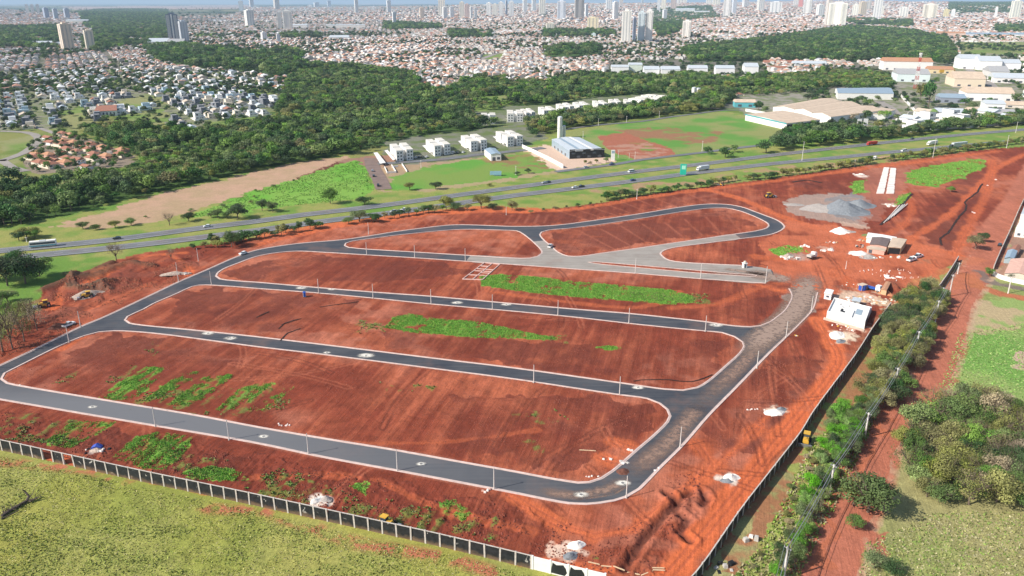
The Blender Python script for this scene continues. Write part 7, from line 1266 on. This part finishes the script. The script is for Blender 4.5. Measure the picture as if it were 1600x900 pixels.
for sx, sy in ((-1.7, -1.1), (1.7, -1.1), (1.7, 1.5), (-1.7, 1.5)): b = MB(); b.box(-.08, .08, -.08, .08, 0, 2.4); b.obj('leg', wood, T, loc=(sx, sy, 0))
# limestone laid out in two strips, beams, sheets, pallets
q = [W(1368,303), W(1398,303), W(1401,263), W(1380,262)]; L0, L1, L2, L3 = [Vector((*p_, 0)) for p_ in q]; T = thing('stone_stack', 'white stone slabs laid out in two long rows in the upper yard', 'stone stack', L0); lime = mat('limestone', (.80, .72, .66), .9, var=.1, scale=1)
for r0, r1 in ((.02, .47), (.53, .98)):
    for k in range(26):
        a0, a1 = k/26+.004, (k+1)/26-.004; s = [(L0.lerp(L1, r)).lerp(L3.lerp(L2, r), a)-L0 for r, a in ((r0+rnd.uniform(0, .04), a0), (r1-rnd.uniform(0, .05), a0), (r1-rnd.uniform(0, .05), a1), (r0+rnd.uniform(0, .04), a1))]
        b = MB(); z = rnd.uniform(.25, .6); b.add([tuple(p_) for p_ in s]+[(p_.x, p_.y, z) for p_ in s], [(4, 5, 6, 7), (0, 1, 5, 4), (1, 2, 6, 5), (2, 3, 7, 6), (3, 0, 4, 7)]); b.obj('slab', lime, T)
for i in range(8):
    a, b_ = W(1381+i*2.2, 349-i*1.5), W(1406+i*1.6, 323-i*.4); L_ = math.dist(a, b_); k = MB(); z = .15+.3*(i % 2); k.box(0, L_, -.2, .2, 0, .4); k.box(0, .1, -.26, .26, -.05, .45); o = k.obj('concrete_beam', postm, loc=(a[0], a[1], gh(*a)+z), rz=math.atan2(b_[1]-a[1], b_[0]-a[0])+rnd.uniform(-.02, .02)); tag(o, 'long pale concrete beam lying in the stack beside the limestone, %s from the left' % ORD[i], 'beam', 'concrete beams stacked in the upper yard')
def clutter(px_, py_, n, sx, sy, label, cat, name, m, group, smin=.4, smax=1.2, hmax=.7):
    x0, y0 = W(px_, py_); r = random.Random(int(px_*7+py_))
    for i in range(n):
        x, y = x0+r.uniform(-sx, sx), y0+r.uniform(-sy, sy); a, b_, h = r.uniform(smin, smax)/2, r.uniform(smin, smax)/2, r.uniform(.2, hmax); k = MB(); k.prism([(-a, -b_*.8), (a*.7, -b_), (a, b_*.7), (-a*.8, b_)], 0, h, top=.85); k.box(-a*.5, a*.5, -b_*.4, b_*.4, h, h+.08)
        o = k.obj(name, m[i % len(m)] if isinstance(m, list) else m, loc=(x, y, gh(x, y)-.04), rz=r.random()*3); tag(o, label, cat, group)
clutter(1343,273,9,3.4,4.5,'white packed sheet bundle lying above the gravel heaps','sheet bundle','sheet_bundle',lime,'white bundles above the gravel heaps',1.2,3.2,.5)
clutter(1390,321,7,3,3.5,'white bag on the soil below the limestone rows','bag','cement_bag',lime,'white bags below the limestone rows',.8,2,.6)
clutter(1292,391,8,3.2,1.6,'white pallet stack in the middle of the yard','pallet','pallet',[lime,postm],'white pallets in the middle of the yard',1,2,.9)
clutter(1299,379,8,3.2,1.2,'pale debris piece above the white pallets','debris','debris_piece',[lime,wood,rub],'pale debris above the white pallets',.5,1.4,.6)
clutter(1256,385,7,2.6,1.4,'white block on the green mound of the yard','block','concrete_block',[lime],'white blocks on the green mound',.8,1.8,1.2)
clutter(1236,404,18,4.2,2.2,'white junk piece at the foot of the green mound','junk','junk_piece',[lime,conc],'white junk below the green mound',.6,1.8,.9)
clutter(1343,376,8,2.6,1.8,'brownish scrap left of the site sheds','scrap','scrap_piece',[rub,wood,pink],'scrap left of the site sheds',.6,1.8,.9)
clutter(1362,402,16,5,2.2,'pale building scrap in front of the site sheds','scrap','scrap_piece',[lime,pink,conc],'scrap in front of the site sheds',.5,1.4,.7)
clutter(1390,430,40,12,9,'pinkish white stake or stone on the storage ground','stake','marker_stone',[lime,pink],'small stakes on the storage ground',.25,.6,.9)
clutter(1395,432,5,4,2,'white board stack on the storage ground','board stack','board_stack',[lime],'white boards on the storage ground',1.5,3,.4)
clutter(1350,467,34,8,3.4,'pale building material behind the white building','material','building_material',[lime,pink,conc,wood],'materials behind the white building',.6,2,.5)
clutter(1378,472,24,6,4,'yellowish timber and rubble near the wall end','timber','timber_piece',[wood,cream,rub],'timber near the wall end',.5,2.2,.4)
clutter(1308,510,7,4,1.5,'white bag below the apron of the white building','bag','cement_bag',[lime,yellow],'bags below the white building',.4,1,.5)
clutter(1320,515,9,4,2,'pale stone below the apron of the white building','stone','stone',[lime,pink],'stones below the white building',.3,.8,.4)
clutter(277,428,12,6,1.6,'concrete block in the rubble beside the left street','block','concrete_block',[conc,rub],'blocks beside the left street',.8,2.2,.8)
clutter(985,702,3,1.2,1,'broken kerb stone at the lower right street corner','kerb stone','kerb_stone',[lime],'broken kerb stones at the street corner',.6,1.2,.4); clutter(975,722,4,1.2,1,'pale drain block at the dug-out corner','drain block','drain_block',[lime,conc],'drain blocks at the dug-out corner',.8,1.5,.7); clutter(1028,733,3,1,.8,'white drain inlet piece on the outer kerb','drain block','drain_block',[lime],'drain inlet pieces on the outer kerb',.7,1.3,.5); clutter(950,718,3,1.6,1.4,'pale boulder in the dug-out soil','boulder','boulder',[lime,pink],'boulders in the dug-out soil',.5,1,.6)
clutter(440,664,7,2.6,.7,'white stone beside the kerb of the lowest street','stone','stone',[lime],'stones beside the lowest street',.3,.9,.35); clutter(757,767,4,1.6,.8,'pale lump beside the kerb of the lowest street','stone','stone',[lime,pink],'lumps beside the lowest street',.4,1,.5); clutter(930,746,6,2.4,.8,'white chip along the inner kerb of the bend','stone','stone',[lime],'chips along the inner kerb',.3,.8,.3)
clutter(150,706,12,3.2,1.4,'white rubbish bag at the blue tarpaulin','rubbish','rubbish_bag',[lime,conc,black],'rubbish at the blue tarpaulin',.4,1.2,.5); clutter(20,602,9,2.6,1,'pale stone at the left tip of the lowest block','stone','stone',[lime],'stones at the left tip of the lowest block',.3,1,.3); clutter(1180,640,6,3,.4,'thin white stone in a line beside the white heap','stone','stone',[lime],'line of stones beside the white heap',.3,.8,.2)
clutter(1172,841,3,2.5,1.5,'round grey boulder outside the right wall','boulder','boulder',[conc,lime],'boulders outside the right wall',1,1.5,1.1); clutter(1133,888,6,2,1.5,'grey scrap at the bottom edge outside the wall','scrap','scrap_piece',[conc,black],'scrap outside the wall',.6,1.6,.8)
clutter(1247,525,3,1.2,.4,'orange and white barrier piece beside the right-hand street','barrier','barrier_piece',[yellow,white],'barrier pieces beside the right-hand street',.6,1,.5); clutter(1473,372,0,1,1,'','x','x',lime,''); clutter(1544,290,1,.5,.5,'white bag on the dark soil near the trench, upper','bag','cement_bag',lime,'bags on the dark soil',1,1.6,.6); clutter(1555,281,1,.5,.5,'white bag on the dark soil near the trench, topmost','bag','cement_bag',lime,'bags on the dark soil',1.2,1.8,.6); clutter(1518,332,2,2,2,'white stone on the dark soil right of the trench','stone','stone',lime,'white stones right of the trench',.8,1.3,.5)
clutter(1343,385,10,3,3,'dark scrap stacked left of the pinkish annex','scrap','scrap_piece',[rub,greyr,black],'dark scrap by the annex',.6,1.6,.9)
clutter(1402,402,8,4,1.5,'pale board leaning near the beige shelter','board','board',[wood,lime],'boards near the beige shelter',.6,1.8,.5)
clutter(1330,445,10,5,3,'small stone on the orange yard below the lone post','stone','stone',[lime,rub],'stones on the orange yard',.3,.8,.3)
T, c = hall('container', 'small grey site container behind the white building', 'container', [(1330,478),(1342,480),(1344,475.5),(1333,473.5)], 2.5, conc, metalw, .1); face_box(T, c, 0, .2, .5, .1, 2, dglass, 'door')
T, c = hall('container', 'small orange-brown open store beside the heap in the yard', 'container', [(1376,459),(1384,462),(1390,450),(1383,448)], 2.4, wood, orange, .2); face_box(T, c, 1, .1, .9, .1, 2, black, 'opening')
truck(1268,405,(1280,401),white,conc,5.5,'grey and white tipper parked at the foot of the green mound',2.0,z=None)
# planks
for i, (a, b_) in enumerate([((919,879),(937,883)), ((939,884.5),(957,886)), ((958,887),(976,894)), ((980,894),(1000,898)), ((1002,899),(1020,892)), ((1019,888),(1038,888.5)), ((1020,891),(1039,892)), ((905,703.5),(931,705))]):
    p, q = W(*a), W(*b_); L_ = math.dist(p, q); k = MB(); k.box(0, L_, -.13, .13, 0, .12); k.box(L_*.1, L_*.9, -.13, .13, .125, .16); tag(k.obj('plank', mat('plank_wood', (.66, .48, .30), .85, var=.2, scale=3), loc=(p[0], p[1], gh(*p)+.12), rz=math.atan2(q[1]-p[1], q[0]-p[0])), ['light plank on the bottom track, leftmost', 'light plank on the bottom track, second from the left', 'light plank on the bottom track, third from the left', 'light plank near the bottom edge, left of the slanted one', 'slanted light plank near the bottom edge', 'upper of two parallel planks at the bottom', 'lower of two parallel planks at the bottom', 'pale plank lying alone on the lowest block'][i], 'plank')
# foundation strips by the green strip
q = [W(723,436.5), W(754,437.5), W(781,413.5), W(757,411)]; c = [Vector((*p_, 0)) for p_ in q]; o = c[0].copy(); T = thing('foundation', 'pinkish white foundation beams in a grid left of the green strip', 'foundation', (o.x, o.y, .02)); pb = mat('foundation_beam', (.66, .46, .40), .85, var=.1)
def beam(r0, s0, r1, s1, w_=.35, z=.35):
    a = (c[0].lerp(c[1], r0)).lerp(c[3].lerp(c[2], r0), s0)-o; b_ = (c[0].lerp(c[1], r1)).lerp(c[3].lerp(c[2], r1), s1)-o; d = b_-a; k = MB(); k.box(0, d.length, -w_/2, w_/2, -.1, z+rnd.random()*.01); k.obj('beam', pb, T, loc=a, rz=math.atan2(d.y, d.x))
for a in [(0,0,1,0),(1,0,1,1),(1,1,0,1),(0,1,0,0),(.5,0,.5,1),(0,.25,1,.25),(0,.5,1,.5),(0,.62,1,.62),(0,.8,.5,.8),(.5,.4,1,.4)]: beam(*a)
# fallen dead tree in the foreground field
dead = mat('dead_wood', (.10, .075, .06), .9, var=.5, scale=3, bump=.05); x0, y0 = W(28, 795); T = thing('fallen_tree', 'dead fallen tree lying in the foreground field', 'fallen tree', (x0, y0, 0)); r = random.Random(4)
def limb(path, r0, r1, nm='branch'):
    b = MB(); n = len(path)
    for i in range(n-1): b.cyl(path[i], path[i+1], r0+(r1-r0)*i/(n-1), r0+(r1-r0)*(i+1)/(n-1), 7)
    b.obj(nm, dead, T)
def rl(px_, py_, z): q = W(px_, py_); return (q[0]-x0, q[1]-y0, z)
limb([rl(3,808,.3), rl(14,801,.4), rl(28,793,.5), rl(42,785,.45)], .42, .36, 'trunk'); limb([rl(42,785,.45), rl(47,783,1.4), rl(42,781,2.6), rl(39,783,3.4)], .36, .12); limb([rl(42,785,.45), rl(55,783,.6), rl(67,780,1.0)], .3, .08); limb([rl(42,785,.5), rl(52,776,.9), rl(56,770,1.6)], .14, .04); limb([rl(2,812,.2), rl(16,806,.3), rl(30,799,.3)], .2, .12, 'trunk')
for k in range(30): a = r.uniform(5, 60); limb([rl(a, 806-.42*a, .4), rl(a+r.uniform(-6, 8), 806-.42*a-r.uniform(-3, 7), r.uniform(.3, 1.4))], .11, .04)
# fence posts of the red fenced field
for i, (a, b_, h) in enumerate([(944,241,9),(966,247,12),(983,248,9),(992,249,12),(911,217,8)]):
    x, y = W(a, b_); hh = hpx(b_, h); k = MB(); k.cyl((0, 0, 0), (0, 0, hh), .12, .10, 6); k.box(-.3, .3, -.05, .05, hh-.2, hh); tag(k.obj('fence_post', postm, loc=(x, y, 0)), 'slim white post of the red fenced field, %s from the left' % ORD[i], 'post', 'posts of the red fenced field')
# bare soil clods: small uneven lumps on the graded ground (uncountable)
def clods(name, poly, n, s0, s1, col, seed):
    P_ = np.array(pts(poly)); r = np.random.RandomState(seed); X = r.uniform(P_[:, 0].min(), P_[:, 0].max(), n*2); Y = r.uniform(P_[:, 1].min(), P_[:, 1].max(), n*2); k = pip(X, Y, P_); X, Y = X[k][:n], Y[k][:n]; k = fbm(X/7, Y/7, 400) > .5; X, Y = X[k], Y[k]; n = len(X); Z = ground_h(X, Y); ok = Z > -.2; X, Y, Z = X[ok], Y[ok], Z[ok]; n = len(X); s = r.uniform(s0, s1, n)**1.0
    Q = []; C_ = []; a0 = r.uniform(0, 6.28, n); base = np.array(col)*r.uniform(.7, 1.35, (n, 1)); top = np.stack([X+r.uniform(-.1, .1, n), Y, Z+s*.7], -1)
    ring = [np.stack([X+s*np.cos(a0+t)*r.uniform(.7, 1.2, n), Y+s*np.sin(a0+t)*r.uniform(.7, 1.2, n), Z-.06], -1) for t in (0, 1.57, 3.14, 4.71)]
    for i in range(4): Q.append(np.stack([ring[i], ring[(i+1) % 4], top], 1)); C_.append(np.repeat(base[:, None, :], 3, 1))
    bulk(name, np.concatenate(Q).reshape(-1, 3), 3, np.concatenate(C_).reshape(-1, 3), attr_mat('clod', .95, .2, 2), 'stuff')
clods('soil_clods', [(0,600),(40,600),(400,668),(800,740),(920,756),(1040,650),(1000,620),(400,540),(180,520),(30,575)], 9000, .08, .32, (.22, .07, .045), 1)
clods('soil_clods', [(0,640),(150,668),(400,715),(800,790),(900,810),(1000,800),(1060,740),(1100,740),(1060,850),(1000,905),(800,870),(400,780),(0,690)], 16000, .08, .45, (.19, .055, .035), 2)
clods('soil_clods', [(60,480),(110,430),(200,412),(300,395),(300,430),(160,490),(60,540),(0,560),(0,530)], 5000, .15, .6, (.26, .09, .05), 3)
clods('soil_clods', [(1110,700),(1200,560),(1290,560),(1260,620),(1150,740)], 4000, .08, .3, (.22, .07, .045), 4)
clods('soil_clods', [(210,495),(400,455),(1100,520),(1150,540),(1090,600),(567,545),(300,512)], 9000, .08, .3, (.21, .065, .04), 5)
# ------------------------------------------------------------------ haze: one closed box of thin pale air
hb = MB(); hb.box(-70000, 70000, -40000, 90000, -34, 330)
hz = hb.obj('haze', bpy.data.materials.new('haze')); hz['kind'] = 'stuff'; m = hz.data.materials[0]; m.use_nodes = True; t_ = m.node_tree
t_.nodes.remove(t_.nodes['Principled BSDF']); pv = t_.nodes.new('ShaderNodeVolumePrincipled'); pv.inputs['Color'].default_value = (.60, .80, 1, 1); pv.inputs['Density'].default_value = HAZE; pv.inputs['Anisotropy'].default_value = 0
t_.links.new(pv.outputs[0], [n for n in t_.nodes if n.type == 'OUTPUT_MATERIAL'][0].inputs['Volume'])
